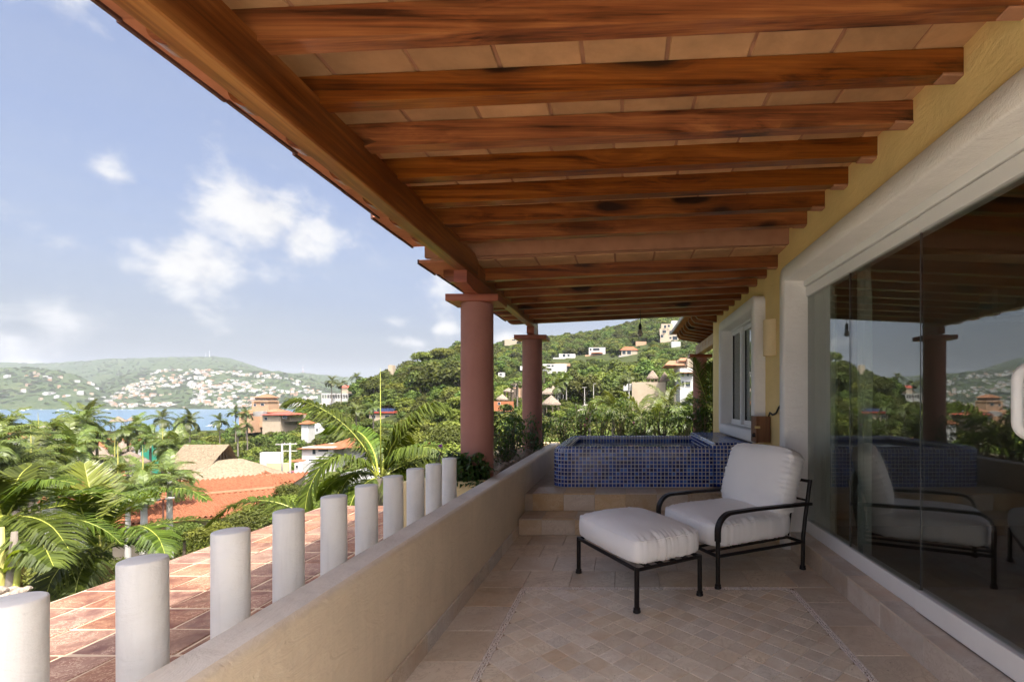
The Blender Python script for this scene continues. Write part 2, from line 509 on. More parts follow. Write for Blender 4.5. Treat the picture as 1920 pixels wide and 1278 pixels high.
M['thatch_shade'] = plain('thatch_vent_shade', (.13, .085, .045), .95, .3, 3.0, spec=.05)
M['roof_clay'] = plain('roof_clay', (.28, .108, .054), .85, .34, 2.6, .02, 12, spec=.15, rand=.1, dirt=.55)
M['roof_clay_pale'] = plain('roof_clay_pale', (.31, .15, .085), .85, .2, 1.6, .01, 12, spec=.15, rand=.1, dirt=.3)
M['red_roof'] = plain('red_roof_paint', (.42, .09, .06), .6, .15, 2, spec=.3)
M['wall_white'] = plain('house_white', (.54, .53, .505), .85, .07, 1.2, spec=.2, rand=.05, dirt=.10)
M['wall_cream'] = plain('house_cream', (.47, .385, .28), .85, .08, 1.2, spec=.2, rand=.06, dirt=.12)
M['wall_peach'] = plain('house_peach', (.47, .30, .19), .85, .08, 1.2, spec=.2, rand=.05, dirt=.15)
M['wall_brick'] = plain('house_brick', (.44, .17, .08), .85, .15, 2, spec=.2, rand=.05)
M['wall_grey'] = plain('house_grey', (.38, .36, .34), .85, .12, 1.2, spec=.2, rand=.1, dirt=.2)
M['win_dark'] = plain('window_glass', (.035, .045, .055), .12, .1, 2, spec=.6)
M['win_frame'] = plain('window_frame', (.55, .54, .52), .6, .05, 2)
M['shade_in'] = plain('porch_shade', (.12, .09, .07), .9, .2, 2)  # dark colour stands for the shade under open eaves and balcony
M['green_tarp'] = plain('green_sheet', (.05, .33, .22), .5, .1, 2)
M['teal'] = plain('teal_wall', (.10, .34, .32), .7, .2, 3)
M['solar'] = plain('solar_panel', (.02, .03, .07), .2, .1, 3, spec=.6)
M['concrete_pole'] = plain('concrete_pole', (.52, .49, .44), .85, .1, 3)
M['red_car'] = plain('red_car_paint', (.35, .02, .025), .25, .04, 3, spec=.6, coat=.5)
M['tyre'] = plain('tyre', (.02, .02, .02), .8, .1, 3)
M['boat'] = plain('boat_white', (.82, .82, .82), .4, .03, 1, spec=.4)
M['mast'] = plain('mast_paint', (.60, .60, .60), .5, .05, 1)
M['tower_red'] = plain('mast_red_paint', (.5, .2, .17), .6, .05, 1)
M['petal_purple'] = plain('purple_petal', (.30, .045, .30), .6, .15, 30)
M['petal_pink'] = plain('pink_petal', (.60, .17, .30), .6, .15, 30)
M['petal_orange'] = plain('orange_petal', (.62, .22, .07), .6, .2, 30)

M['leaf_palm'] = leaf('palm_leaf', (0.0432, 0.0686, 0.0071), (0.0992, 0.1339, 0.0149), trans=.28, rough=.5, spec=.25)
M['leaf_palm_dry'] = leaf('dry_palm_leaf', (0.2080, 0.1360, 0.0560), (0.2880, 0.2000, 0.0880), trans=.2)
M['leaf_palm_young'] = leaf('young_palm_leaf', (0.1860, 0.2232, 0.0341), (0.2604, 0.2728, 0.0558), trans=.42, rough=.36)
M['leaf_palm_far'] = leaf('far_palm_leaf', (0.0528, 0.0819, 0.0156), (0.1188, 0.1449, 0.0288), trans=.28)
M['leaf_bush'] = leaf('bush_leaf', (0.0238, 0.0638, 0.0136), (0.0595, 0.1148, 0.0238), trans=.26, rough=.34, hue=.012, vr=(.85, 1.15))
M['leaf_hedge'] = leaf('hedge_leaf', (0.0324, 0.0684, 0.0101), (0.0936, 0.1404, 0.0216), trans=.42, rough=.38, hue=.015)
M['leaf_tree'] = leaf('tree_leaf', (0.0421, 0.0644, 0.0101), (0.1013, 0.1244, 0.0202), trans=.13, rough=.55, hue=.034, vr=(.58, 1.42), spec=.2)
M['leaf_tree_light'] = leaf('light_tree_leaf', (0.0864, 0.1109, 0.0120), (0.1584, 0.1814, 0.0252), trans=.16, rough=.55, hue=.02, vr=(.78, 1.2), spec=.25)
M['leaf_scrub'] = leaf('scrub_leaf', (0.0612, 0.0806, 0.0144), (0.1296, 0.1445, 0.0300), trans=.14, rough=.6, hue=.03, vr=(.65, 1.3), spec=.2)

def glass_mat():
    m, t, out = new_mat('pane_glass')
    back = t.node('ShaderNodeNewGeometry').outputs['Backfacing']
    ior = t.rng(back, 0, 1, 2.15, 1 / 2.15)
    fr = t.node('ShaderNodeFresnel', inp={0: ior}).outputs[0]
    gl = t.node('ShaderNodeBsdfGlossy', inp={0: (.96, .98, .97, 1), 'Roughness': 0.0})
    tr = t.node('ShaderNodeBsdfTransparent', inp={0: (.70, .73, .71, 1)})
    mx = t.node('ShaderNodeMixShader', inp={0: fr, 1: tr.outputs[0], 2: gl.outputs[0]})
    t.l.new(mx.outputs[0], out.inputs[0])
    return m
M['glass'] = glass_mat()

def blue_tile():
    m, t, out = new_mat('blue_glazed_tile')
    a = t.node('ShaderNodeAttribute', attribute_name='tone').outputs['Fac']
    c = t.node('ShaderNodeTexCoord').outputs['Object']
    n = t.noise(c, 70, 3, .6)
    f = t.math('ADD', a, t.math('MULTIPLY', t.math('SUBTRACT', n, .5), .35))
    col = t.ramp(f, [(.0, (.005, .010, .07)), (.35, (.008, .028, .18)), (.7, (.018, .070, .33)), (1.0, (.07, .17, .46))])
    principled(t, out, col, .17, t.noise(c, 24, 2, .5), .0010, spec=.4, coat=0.0)
    return m
M['blue_tile'] = blue_tile()
M['tile_grout'] = plain('tile_grout', (.68, .65, .61), .85, .12, 20, spec=.2, rand=0)

def water_mat():
    m, t, out = new_mat('sea_water')
    c = t.node('ShaderNodeNewGeometry').outputs['Position']
    n = t.noise(t.vmath('MULTIPLY', c, (.05, .12, .1)), 1.0, 6, .65)
    col = t.ramp(t.noise(c, .004, 4, .6), [(.3, (.055, .115, .18)), (.7, (.085, .16, .23))])
    principled(t, out, col, .28, n, 1.2, spec=.35)
    return m
M['sea'] = water_mat()
def tub_water():
    m, t, out = new_mat('tub_water')
    c = t.node('ShaderNodeTexCoord').outputs['Object']
    principled(t, out, (.010, .035, .075), .03, t.noise(c, 5, 3, .5), .006, spec=.6)
    return m
M['tub_water'] = tub_water()

def hill_mat():
    m, t, out = new_mat('far_wooded_hill')
    c = t.node('ShaderNodeNewGeometry').outputs['Position']
    n = t.noise(c, .010, 8, .62)
    n2 = t.noise(c, .06, 5, .7)
    f = t.math('ADD', t.math('MULTIPLY', n, .55), t.math('MULTIPLY', n2, .5))
    col = t.ramp(f, [(.34, (.022, .040, .016)), (.52, (.055, .080, .026)), (.66, (.10, .115, .042)), (.82, (.20, .17, .10))])
    principled(t, out, col, .95, n2, 9.0, spec=.05)
    return m
M['hill'] = hill_mat()

def emit_mat():
    m, t, out = new_mat('lit_downlight')
    e = t.node('ShaderNodeEmission', inp={0: (1, .62, .3, 1), 1: 6.0})
    t.l.new(e.outputs[0], out.inputs[0])
    return m
M['lamp_on'] = emit_mat()
# ================================================================== THE TERRACE
XP_IN, XP_OUT = -1.065, -1.23       # parapet faces
Z_PAR = 0.648                       # parapet top
X_WALL = 1.50                       # house wall face
Y_STEP1, Y_STEP2, Y_TUB = 4.88, 5.22, 5.576
Z_S1, Z_S2 = 0.169, 0.36

# ---- floor -------------------------------------------------------
fl = MB(); fl.box(-1.075, 1.56, -.3, 5.0, -.25, -.010); fl.box(-3.0, 12.0, -12.0, -.3, -.25, -.010)
floor = tag(fl.build('terrace_floor', M['grout']), 'cream travertine terrace floor with a diamond-laid panel edged by pebbles', 'floor', kind='structure')

def clip_poly(poly, x0, x1, y0, y1):
    def cut(pts, inside, inter):
        res = []
        for i, p in enumerate(pts):
            q = pts[i - 1]
            if inside(p):
                if not inside(q): res.append(inter(q, p))
                res.append(p)
            elif inside(q): res.append(inter(q, p))
        return res
    def ix(v): return lambda a, b: (v, a[1] + (b[1] - a[1]) * (v - a[0]) / (b[0] - a[0]))
    def iy(v): return lambda a, b: (a[0] + (b[0] - a[0]) * (v - a[1]) / (b[1] - a[1]), v)
    for ins, it in ((lambda p: p[0] >= x0 - 1e-9, ix(x0)), (lambda p: p[0] <= x1 + 1e-9, ix(x1)),
                    (lambda p: p[1] >= y0 - 1e-9, iy(y0)), (lambda p: p[1] <= y1 + 1e-9, iy(y1))):
        if not poly: break
        poly = cut(poly, ins, it)
    return poly

def area(p): return abs(sum(p[i - 1][0] * p[i][1] - p[i][0] * p[i - 1][1] for i in range(len(p)))) / 2

def slab_mesh(poly, name, mat, top=0.0, th=.012, c=.0018):
    """flat stone piece with a small chamfer, polygon in local xy"""
    n = len(poly); cx = sum(p[0] for p in poly) / n; cy_ = sum(p[1] for p in poly) / n
    def ins(p, k):
        d = math.hypot(p[0] - cx, p[1] - cy_); s = max(0, (d - k * 1.4) / d) if d > 0 else 1
        return (cx + (p[0] - cx) * s, cy_ + (p[1] - cy_) * s)
    v = [(*p, top - th) for p in poly] + [(*p, top - c) for p in poly] + [(*ins(p, c), top) for p in poly]
    fs = []
    for i in range(n):
        j = (i + 1) % n
        fs += [(i, j, n + j, n + i), (n + i, n + j, 2 * n + j, 2 * n + i)]
    fs.append(tuple(range(2 * n, 3 * n)))
    mb = MB(); mb.add(v, fs)
    return mb.mesh(name, mat, recalc=True)

PX0, PX1, PY0, PY1 = -.695, 1.195, 2.12, 3.475       # diamond panel
pitch, hs = .1090, .0535
rt = math.sqrt(.5)
full_tile = None
for i in range(-30, 60):
    for j in range(-60, 60):
        u_, v_ = i * pitch, j * pitch
        cx, cy_ = .02 + (u_ - v_) * rt, 2.80 + (u_ + v_) * rt
        if not (PX0 - .1 < cx < PX1 + .1 and PY0 - .1 < cy_ < PY1 + .1): continue
        loc = [((a - b) * rt, (a + b) * rt) for a, b in ((-hs, -hs), (hs, -hs), (hs, hs), (-hs, hs))]
        P = clip_poly([(cx + a, cy_ + b) for a, b in loc], PX0, PX1, PY0, PY1)
        if len(P) < 3 or area(P) < .0006: continue
        z = random.uniform(-.0010, .0008)
        if len(P) == 4 and abs(area(P) - 4 * hs * hs) < 1e-6:
            if full_tile is None: full_tile = slab_mesh(loc, 'tile', M['floor_tile'])
            link('tile', full_tile, floor, (cx, cy_, z))
        else:
            link('tile', slab_mesh([(p[0] - cx, p[1] - cy_) for p in P], 'tile', M['floor_tile']), floor, (cx, cy_, z))
near = MB(); near.box(-1.06, 1.53, -.28, .79, -.012, 0); near.box(-2.95, 11.9, -11.9, -.29, -.012, 0)
near.build('bounce_paving', M['paving_bounce'], floor)  # unseen sunlit paving added behind the camera to brighten the terrace
near = MB(); near.box(PX0, PX1, .80, PY0 - .002, -.012, 0)
near.build('near_paving', M['floor_tile'], floor)

def slab(x0, x1, y0, y1, mat, par=floor, top=0.0, name='slab', gap=.002):
    hx, hy = (x1 - x0) / 2 - gap, (y1 - y0) / 2 - gap
    me = slab_mesh([(-hx, -hy), (hx, -hy), (hx, hy), (-hx, hy)], name, mat, top=0.0)
    return link(name, me, par, ((x0 + x1) / 2, (y0 + y1) / 2, top + random.uniform(-.0008, .0006)))

ys = [.8, 1.15, 1.49, 1.83, 2.17, 2.51, 2.85, 3.19, 3.51]
for a, b in zip(ys[:-1], ys[1:]):
    slab(-1.065, -.735, a, b, M['floor_slab']); slab(1.235, 1.535, a + .06, b + .06 if b < 3.5 else b, M['floor_slab'])
rows = [3.515, 3.86, 4.205, 4.54, 4.88]
for k, (a, b) in enumerate(zip(rows[:-1], rows[1:])):
    x = -1.065 + (0.0 if k % 2 == 0 else -.17)
    while x < 1.535:
        x2 = x + .335
        if min(x2, 1.535) - max(x, -1.065) > .05: slab(max(x, -1.065), min(x2, 1.535), a, b, M['floor_slab'])
        x = x2
# pebble strip
pb = MB()
def pebble(cx, cy_, r, z=.004):
    a = random.uniform(0, PI); ca, sa = math.cos(a), math.sin(a); e = random.uniform(.55, .9)
    ring = []
    for k in range(6):
        q = 2 * PI * k / 6; x, y = r * math.cos(q), r * e * math.sin(q)
        ring.append((cx + x * ca - y * sa, cy_ + x * sa + y * ca, -.004))
    mid = [(cx + (p[0] - cx) * .7, cy_ + (p[1] - cy_) * .7, z * .8) for p in ring]
    v = ring + mid + [(cx, cy_, z + .0012)]
    fs = [(i, (i + 1) % 6, 6 + (i + 1) % 6, 6 + i) for i in range(6)] + [(6 + i, 6 + (i + 1) % 6, 12) for i in range(6)]
    pb.add(v, fs, tone=random.random())
def strip(x0, y0, x1, y1, w=.042):
    L = math.hypot(x1 - x0, y1 - y0); n = int(L / .0115)
    dx, dy = (x1 - x0) / L, (y1 - y0) / L
    for i in range(n):
        for k in (-1, 0, 1):
            s = (i + random.uniform(.2, .8)) / n * L; o = k * w / 3 + random.uniform(-.003, .003)
            pebble(x0 + dx * s - dy * o, y0 + dy * s + dx * o, random.uniform(.0058, .0085))
strip(-.715, 3.495, 1.16, 3.495); strip(-.715, 1.9, -.715, 3.495); strip(1.215, 1.9, 1.215, 3.43); strip(1.16, 3.495, 1.215, 3.43)
tag(pb.build('pebble_strip', M['pebble'], floor, smooth=True), kind='stuff')

# ---- parapet wall --------------------------------------------------
par = empty('parapet_wall', (0, 0, 0)); tag(par, 'low beige plastered parapet wall running along the open side of the terrace', 'wall')
def wavy(v): return .0035 * mnoise.noise(Vector((v * 1.9, 3.1, 0))) + .0018 * mnoise.noise(Vector((v * 7, 1.1, 0)))
prof = [(XP_IN, -.10), (XP_IN, .30), (XP_IN - .001, Z_PAR - .03), (XP_IN - .006, Z_PAR - .010), (XP_IN - .018, Z_PAR - .0015), (XP_IN - .034, Z_PAR)]
N = 120; ysp = [lerp(-.9, 8.16, i / N) for i in range(N + 1)]
body = MB(); body.grid([[(x + wavy(y + z * 2) * (1 if z > 0 else 0), y, z + wavy(y * 1.3 + 9) * (1 if z > .6 else 0)) for (x, z) in prof] for y in ysp])
outp = [(XP_OUT, -.10), (XP_OUT, Z_PAR - .02), (XP_OUT + .012, Z_PAR - .001)]
body.grid([[(x, y, z + wavy(y * 1.3 + 5) * (1 if z > .6 else 0)) for (x, z) in reversed(outp)] for y in ysp])
body.build('body', M['parapet'], par, smooth=True)
top = MB(); top.grid([[(lerp(XP_IN - .034, XP_OUT + .012, k / 4) , y, Z_PAR + (wavy(y * 1.3 + 9) if k == 0 else wavy(y * 1.3 + 5) if k == 4 else .001 + wavy(y * 2 + k))) for k in range(5)] for y in ysp])
top.build('coping', M['parapet_top'], par, smooth=True)
y = -.6; k = 0
while y < 4.86:
    y2 = min(y + .40, 4.87)
    mb = MB(); mb.cbox(XP_IN + .0005, XP_IN + .016, y + .001, y2 - .001, -.008, .098, .002)
    mb.build('skirting_tile', M['skirt'], par); y = y2

# ---- steps up to the tub -------------------------------------------
st = empty('tub_steps', (0, 4.88, 0)); tag(st, 'two travertine steps leading up to the blue tiled tub', 'steps')
core = MB(); core.box(-1.06, 1.50, Y_STEP1 + .014, 7.9, -.05, Z_S1 - .012); core.box(-1.06, 1.50, Y_STEP2 + .014, 7.9, Z_S1 - .02, Z_S2 - .012)
core.build('core', M['grout'], st, loc=(0, -4.88, 0))
for (yf, z0, z1, yb, off) in ((Y_STEP1, 0, Z_S1, Y_STEP2, .10), (Y_STEP2, Z_S1, Z_S2, Y_TUB + .02, -.08)):
    x = -1.055 - off
    while x < 1.49:
        x2 = x + .335; a, b = max(x, -1.05), min(x2, 1.495)
        if b - a > .04:
            mb = MB(); mb.cbox(a + .001, b - .001, yf, yf + .014, z0 + .001, z1 - .015, .0015)
            mb.build('riser_tile', M['riser'], st, loc=(0, -4.88, 0))
            mb = MB(); mb.cbox(a + .001, b - .001, yf - .012, yb, z1 - .014, z1, .003)
            mb.build('tread_tile', M['riser'], st, loc=(0, -4.88, 0))
        x = x2

# ---- kerb and glass wall -------------------------------------------
kerb = empty('window_kerb', (1.6, 2, 0)); tag(kerb, 'stained travertine kerb under the sliding glass wall', 'kerb')
kc = MB(); kc.box(1.545, 1.80, -.06, 4.42, -.05, .150); kc.build('core', M['grout'], kerb, loc=(-1.6, -2, 0))
y = -.06; k = 0
while y < 4.87:
    y2 = min(y + .42, 4.87)
    mb = MB(); mb.cbox(1.53, 1.545, y + .001, y2 - .001, 0, .149, .0015); mb.build('face_tile', M['skirt'], kerb, loc=(-1.6, -2, 0))
    if y < 4.40:
        mb = MB(); mb.cbox(1.522, 1.72, y + .001, min(y2, 4.40) - .001, .150, .164, .003); mb.build('top_tile', M['skirt'], kerb, loc=(-1.6, -2, 0))
    y = y2

gw = empty('sliding_glass_wall', (1.68, 2, .164)); tag(gw, 'frameless sliding glass wall on white tracks reflecting the bay', 'glass wall')
O = (-1.68, -2, -.164)
tr = MB(); tr.cbox(1.665, 1.74, 2.74, 4.40, .165, .275, .003); tr.build('bottom_track', M['white_paint'], gw, loc=O)
tr = MB(); tr.cbox(1.650, 1.725, -.06, 2.735, .172, .285, .003); tr.build('bottom_track', M['white_paint'], gw, loc=O)
tr = MB(); tr.box(1.66, 1.72, 1.2, 2.73, .1645, .172); tr.build('track_gasket', M['black_plastic'], gw, loc=O)
tr = MB(); tr.cbox(1.655, 1.75, -.06, 2.70, 2.300, 2.385, .003); tr.build('top_track', M['white_paint'], gw, loc=O)
tr = MB(); tr.cbox(1.662, 1.75, 2.705, 4.40, 2.300, 2.385, .003); tr.build('top_track', M['white_paint'], gw, loc=O)
tr = MB(); tr.cbox(1.645, 1.76, -.06, 4.40, 2.392, 2.445, .003); tr.build('header', M['white_paint'], gw, loc=O)
ed = [(-.055, 1.08), (1.084, 2.728), (2.732, 3.578), (3.582, 4.395)]
for a, b in ed:
    mb = MB(); mb.box(1.680, 1.690, a, b, .27, 2.305); mb.build('glass_pane', M['glass'], gw, loc=O)
for yy in (2.730, 3.580):
    mb = MB(); mb.box(1.6785, 1.6915, yy - .0025, yy + .0025, .275, 2.302); mb.build('pane_seal', M['steel'], gw, loc=O)
# white pull handle
hp = []
zt, zb, yh = 1.488, 1.213, 1.948
for s in range(0, 7): a = PI / 2 * s / 6; hp.append((1.60 - .0 + .07 - .07 * math.sin(a) , yh, zt - .07 + .07 * math.cos(a) ))
hp = [(1.678, yh, zt)] + [(1.645 - .055 * math.sin(a_) , yh, zt - .055 + .055 * math.cos(a_)) for a_ in [PI / 2 * s / 6 for s in range(7)]]
hp2 = [(p[0], p[1], zb + (zt - p[2])) for p in hp]
mb = MB(); mb.tube(hp + hp2[::-1], .0215, 14); h = mb.build('pull_handle', M['white_paint'], gw, loc=O, smooth=True)

# ---- house wall, opening trim --------------------------------------
hw = empty('house_wall', (X_WALL, 4, 0)); tag(hw, 'warm yellow plastered house wall under the roof', 'wall')
O2 = (-X_WALL, -4, 0)
Z_TO, Z_TI = 2.585, 2.44
wl = MB()
wl.box(X_WALL, 1.78, -.28, 8.05, Z_TI + .02, 3.05)                 # over the opening
wl.box(X_WALL, 1.78, 4.44, 5.16, -.05, Z_TI + .02)                 # pier between the openings
wl.box(X_WALL, 1.78, 5.16, 6.90, -.05, 1.00)
wl.box(X_WALL, 1.78, 6.90, 8.05, -.05, Z_TI + .02)
wl.box(X_WALL, 1.78, -.28, -.07, -.05, Z_TI + .02)
wl.build('plaster', M['yellow'], hw, loc=O2)
# white moulding round the glass opening (rounded outer corner), proud of the wall
def ring_trim(y0, y1, z0, z1, w, xf, xb, rad, open_bottom, name, parent, off, bw=None, jamb=None):
    """rectangular moulding in the x-plane; outer corners rounded; far side is y1"""
    bw = w if bw is None else bw
    def outline(y0, y1, z0, z1, r, n=6):
        pts = []
        for (cy_, cz, a0) in ((y1 - r, z1 - r, 0), (y0 + r, z1 - r, PI / 2), (y0 + r, z0 + r, PI), (y1 - r, z0 + r, 1.5 * PI)):
            for k in range(n + 1):
                a = a0 + PI / 2 * k / n
                pts.append((cy_ + r * math.cos(a), cz + r * math.sin(a)))
        return pts
    outer = outline(y0, y1, z0, z1, rad); c = .014
    outer2 = outline(y0 + c, y1 - c, z0 + c, z1 - c, max(rad - c, .004))
    inner = outline(y0 + w, y1 - w, z0 + bw, z1 - w, .02)
    inner2 = outline(y0 + w - c, y1 - w + c, z0 + bw - c, z1 - w + c, .03)
    mb = MB()
    n = len(outer)
    v = [(xb, *p) for p in outer] + [(xf + c, *p) for p in outer] + [(xf, *p) for p in outer2] + [(xf, *p) for p in inner2] + [(xf + c, *p) for p in inner] + [(jamb, *p) for p in inner]
    fs = []
    for k in range(5):
        for i in range(n):
            j = (i + 1) % n
            fs.append((k * n + i, k * n + j, (k + 1) * n + j, (k + 1) * n + i))
    mb.add(v, fs)
    o = mb.build(name, M['white'], parent, loc=off, smooth=True, recalc=True)
    smooth_by_angle(o.data, 50)
    return o
ring_trim(-.20, 4.545, -.6, Z_TO, .14, 1.468, 1.51, .10, True, 'opening_moulding', hw, O2, jamb=1.765)

# ---- white framed window over the tub --------------------------------
wn = empty('white_window', (1.44, 6, .9)); tag(wn, 'white framed sliding window set in a deep white surround above the tub', 'window')
O3 = (-1.44, -6, -.9)
ring_trim(5.09, 6.97, .905, 2.475, .13, 1.38, 1.51, .09, False, 'surround', wn, O3, jamb=1.64)
sl = MB(); sl.box(1.40, 1.60, 5.23, 6.83, 1.020, 1.0365); sl.build('sill', M['white'], wn, loc=O3)
def sash(y0, y1, x, z0=1.05, z1=2.32, w=.055):
    mb = MB()
    mb.cbox(x, x + .035, y0, y1, z0, z0 + w, .003); mb.cbox(x, x + .035, y0, y1, z1 - w, z1, .003)
    mb.cbox(x + .001, x + .034, y0, y0 + w, z0 + w, z1 - w, .003); mb.cbox(x + .001, x + .034, y1 - w, y1, z0 + w, z1 - w, .003)
    s = mb.build('sash', M['white_paint'], wn, loc=O3)
    g = MB(); g.box(x + .014, x + .020, y0 + w, y1 - w, z0 + w, z1 - w); g.build('pane', M['glass'], s)
    gk = MB()
    for yy in (y0 + w, y1 - w - .008): gk.box(x + .004, x + .030, yy, yy + .008, z0 + w, z1 - w)
    gk.build('gasket', M['black_plastic'], s)
sash(5.23, 5.80, 1.535); sash(5.78, 6.32, 1.575); sash(6.30, 6.83, 1.535)
tp = MB(); tp.cbox(1.525, 1.615, 5.225, 6.835, 2.325, 2.352, .003); tp.cbox(1.525, 1.615, 5.225, 6.835, 1.034, 1.052, .003); tp.build('rail', M['white_paint'], wn, loc=O3)
bk = MB(); bk.box(1.70, 1.77, 5.2, 6.87, 1.0, 2.36); bk.build('blind', M['curtain'], wn, loc=O3)

# ---- wall sconce, lantern box ---------------------------------------
sp = MB()   # half cylinder open at the top
n = 14; pr = []
for k in range(n + 1):
    a = PI * k / n
    pr.append((X_WALL - .105 * math.sin(a) - .002, 4.80 + .075 * math.cos(a)))
inn = [(X_WALL - .095 * math.sin(PI * k / n) - .002, 4.80 + .067 * math.cos(PI * k / n)) for k in range(n + 1)]
sp.grid([[(p[0], p[1], 1.80), (p[0], p[1], 2.155)] for p in pr]); sp.grid([[(p[0], p[1], 2.155), (p[0], p[1], 1.80)] for p in inn])
for k in range(n):
    for z in (1.80, 2.155): sp.quad((*pr[k], z), (*pr[k + 1], z), (*inn[k + 1], z), (*inn[k], z))
sc_ = empty('wall_sconce', (X_WALL, 4.80, 1.8)); tag(sc_, 'cream half-round plaster sconce on the yellow wall', 'sconce')
sp.build('shade', M['sconce'], sc_, loc=(-X_WALL, -4.80, -1.8), recalc=True)
sb = MB(); sb.lathe([(.018, 1.90), (.03, 1.93), (.03, 1.99), (.0, 2.01)], 12, (X_WALL - .05, 4.80)); sb.box(X_WALL - .05, X_WALL, 4.785, 4.815, 1.90, 1.92)
sb.build('bulb', M['sconce'], sc_, loc=(-X_WALL, -4.80, -1.8), smooth=True)

lb = empty('wooden_box', (1.43, 4.90, .94)); tag(lb, 'small worn wooden box with a brass latch hung at the window edge', 'box')
mb = MB(); mb.cbox(1.365, 1.492, 4.885, 5.075, .935, 1.195, .004); mb.build('case', M['box_wood'], lb, loc=(-1.43, -4.90, -.94))
mb = MB(); mb.cbox(1.345, 1.3645, 4.88, 5.08, .93, 1.20, .004); mb.build('lid', M['box_wood'], lb, loc=(-1.43, -4.90, -.94))
mb = MB(); mb.cbox(1.330, 1.385, 4.876, 4.8845, 1.075, 1.10, .002); mb.build('latch', plain('brass', (.55, .42, .2), .4, .1, 9, metallic=.7), lb, loc=(-1.43, -4.90, -.94))
mb = MB(); mb.lathe([(.0, .985), (.018, .99), (.02, 1.01), (.014, 1.03), (0, 1.032)], 12, (1.335, 4.93)); mb.build('knob', M['black_plastic'], lb, loc=(-1.43, -4.90, -.94), smooth=True)
mb = MB(); mb.tube([(1.475, 4.90, 1.194), (1.48, 4.87, 1.235), (1.485, 4.80, 1.215), (1.488, 4.70, 1.235), (1.488, 4.62, 1.29), (1.486, 4.56, 1.31)], .009, 8)
tag(mb.build('power_cable', M['cable'], smooth=True), 'dark cable running from the wooden box to the white moulding', 'cable')

# ---- posts outside the parapet ---------------------------------------
D_POST = .42; XPOST = -1.285
Z_POST = EYE - D_POST
ords = ['tenth', 'ninth', 'eighth', 'seventh', 'sixth', 'fifth', 'fourth', 'third', 'second', 'first']
for k in range(10):
    yk = 1.015 + k * .2835
    prof_ = [(.0515, -.06)] + [(.0515, Z_POST - .006), (.0500, Z_POST - .0015), (.047, Z_POST), (.0, Z_POST + .001)]
    mb = MB(); mb.lathe(prof_, 40)
    me = mb.mesh('post', M['post']); smooth_by_angle(me, 50)
    p = link('white_post', me, None, (XPOST + random.uniform(-.003, .003), yk, random.uniform(-.006, .004)), (random.uniform(-.004, .004), random.uniform(-.004, .004), random.uniform(0, 6)))
    tag(p, f'white round post outside the parapet, {ords[k]} counted from the planter', 'post', 'white posts outside the parapet')

# ---- lower tiled deck -------------------------------------------------
Z_DK = EYE - 1.25
dk = MB(); dk.box(-3.585, -1.20, -.5, 5.83, Z_DK - .30, Z_DK - .0075)
deck = tag(dk.build('tiled_deck', M['deck_grout']), 'terracotta stone tiled deck below the white posts', 'deck', kind='structure')
tw = .2725
for i in range(9):
    for j in range(18):
        x0 = -3.58 + i * tw; y0 = 1.0 + j * tw + .03
        x1, y1 = min(x0 + tw, -1.21), min(y0 + tw, 5.825)
        if x1 - x0 < .05 or y1 - y0 < .05: continue
        jx = [random.uniform(-.006, .006) for _ in range(8)]
        g = .010
        poly = [(x0 + g + jx[0], y0 + g + jx[1]), (x1 - g + jx[2], y0 + g + jx[3]), (x1 - g + jx[4], y1 - g + jx[5]), (x0 + g + jx[6], y1 - g + jx[7])]
        cx, cy_ = (x0 + x1) / 2, (y0 + y1) / 2
        link('tile', slab_mesh([(p[0] - cx, p[1] - cy_) for p in poly], 'tile', M['deck'], c=.004), deck, (cx, cy_, Z_DK + random.uniform(-.0045, 0)))
nd = MB(); nd.box(-3.58, -1.22, -.45, 1.02, Z_DK - .011, Z_DK - .002); nd.build('near_paving', M['deck'], deck)
pod = MB(); pod.box(-3.5, -1.0, -12, 5.75, -9.5, Z_DK - .301); pod.box(-1.0, 12.0, -12, 8.4, -9.5, -.26)
tag(pod.build('house_base', M['yellow_pale']), 'plastered base of the house below the terrace', 'base', kind='structure')

# ---- columns ------------------------------------------------------------
XC = -1.38
def column(x, y, z0, z1, r, label, cap_w=.485, cap_h=.066, cap_d=.34, name='round_column', group='terracotta columns'):
    root = empty(name, (x, y, z0)); tag(root, label, 'column', group)
    mb = MB(); seg = 56; prof_ = []
    for k in range(13):
        z = lerp(0, z1 - z0, k / 12); prof_.append((r * (1 - .012 * k / 12) + .0012 * mnoise.noise(Vector((k * .9, x, y))), z))
    mb.lathe(prof_, seg)
    me = mb.mesh('shaft', M['column']); smooth_by_angle(me, 50); link('shaft', me, root)
    mb = MB(); hw_, hd = cap_w / 2, cap_d / 2; zc = z1 - z0
    mb.cbox(-hw_, hw_, -hd, hd, zc + .001, zc + cap_h, .004); mb.build('capital', M['cap_wood'], root)
    return root
Z_CAP = EYE + .915
column(XC, 4.58, .35, Z_CAP, .151, 'nearest terracotta round column with a wooden capital beside the leafy planter')
column(XC, 7.36, .35, Z_CAP + .01, .151, 'terracotta round column at the far corner of the terrace roof')
column(1.67, 10.5, -.2, EYE + .94, .150, 'terracotta round column carrying the far wing roof beside the window', cap_w=.49, cap_h=.07)

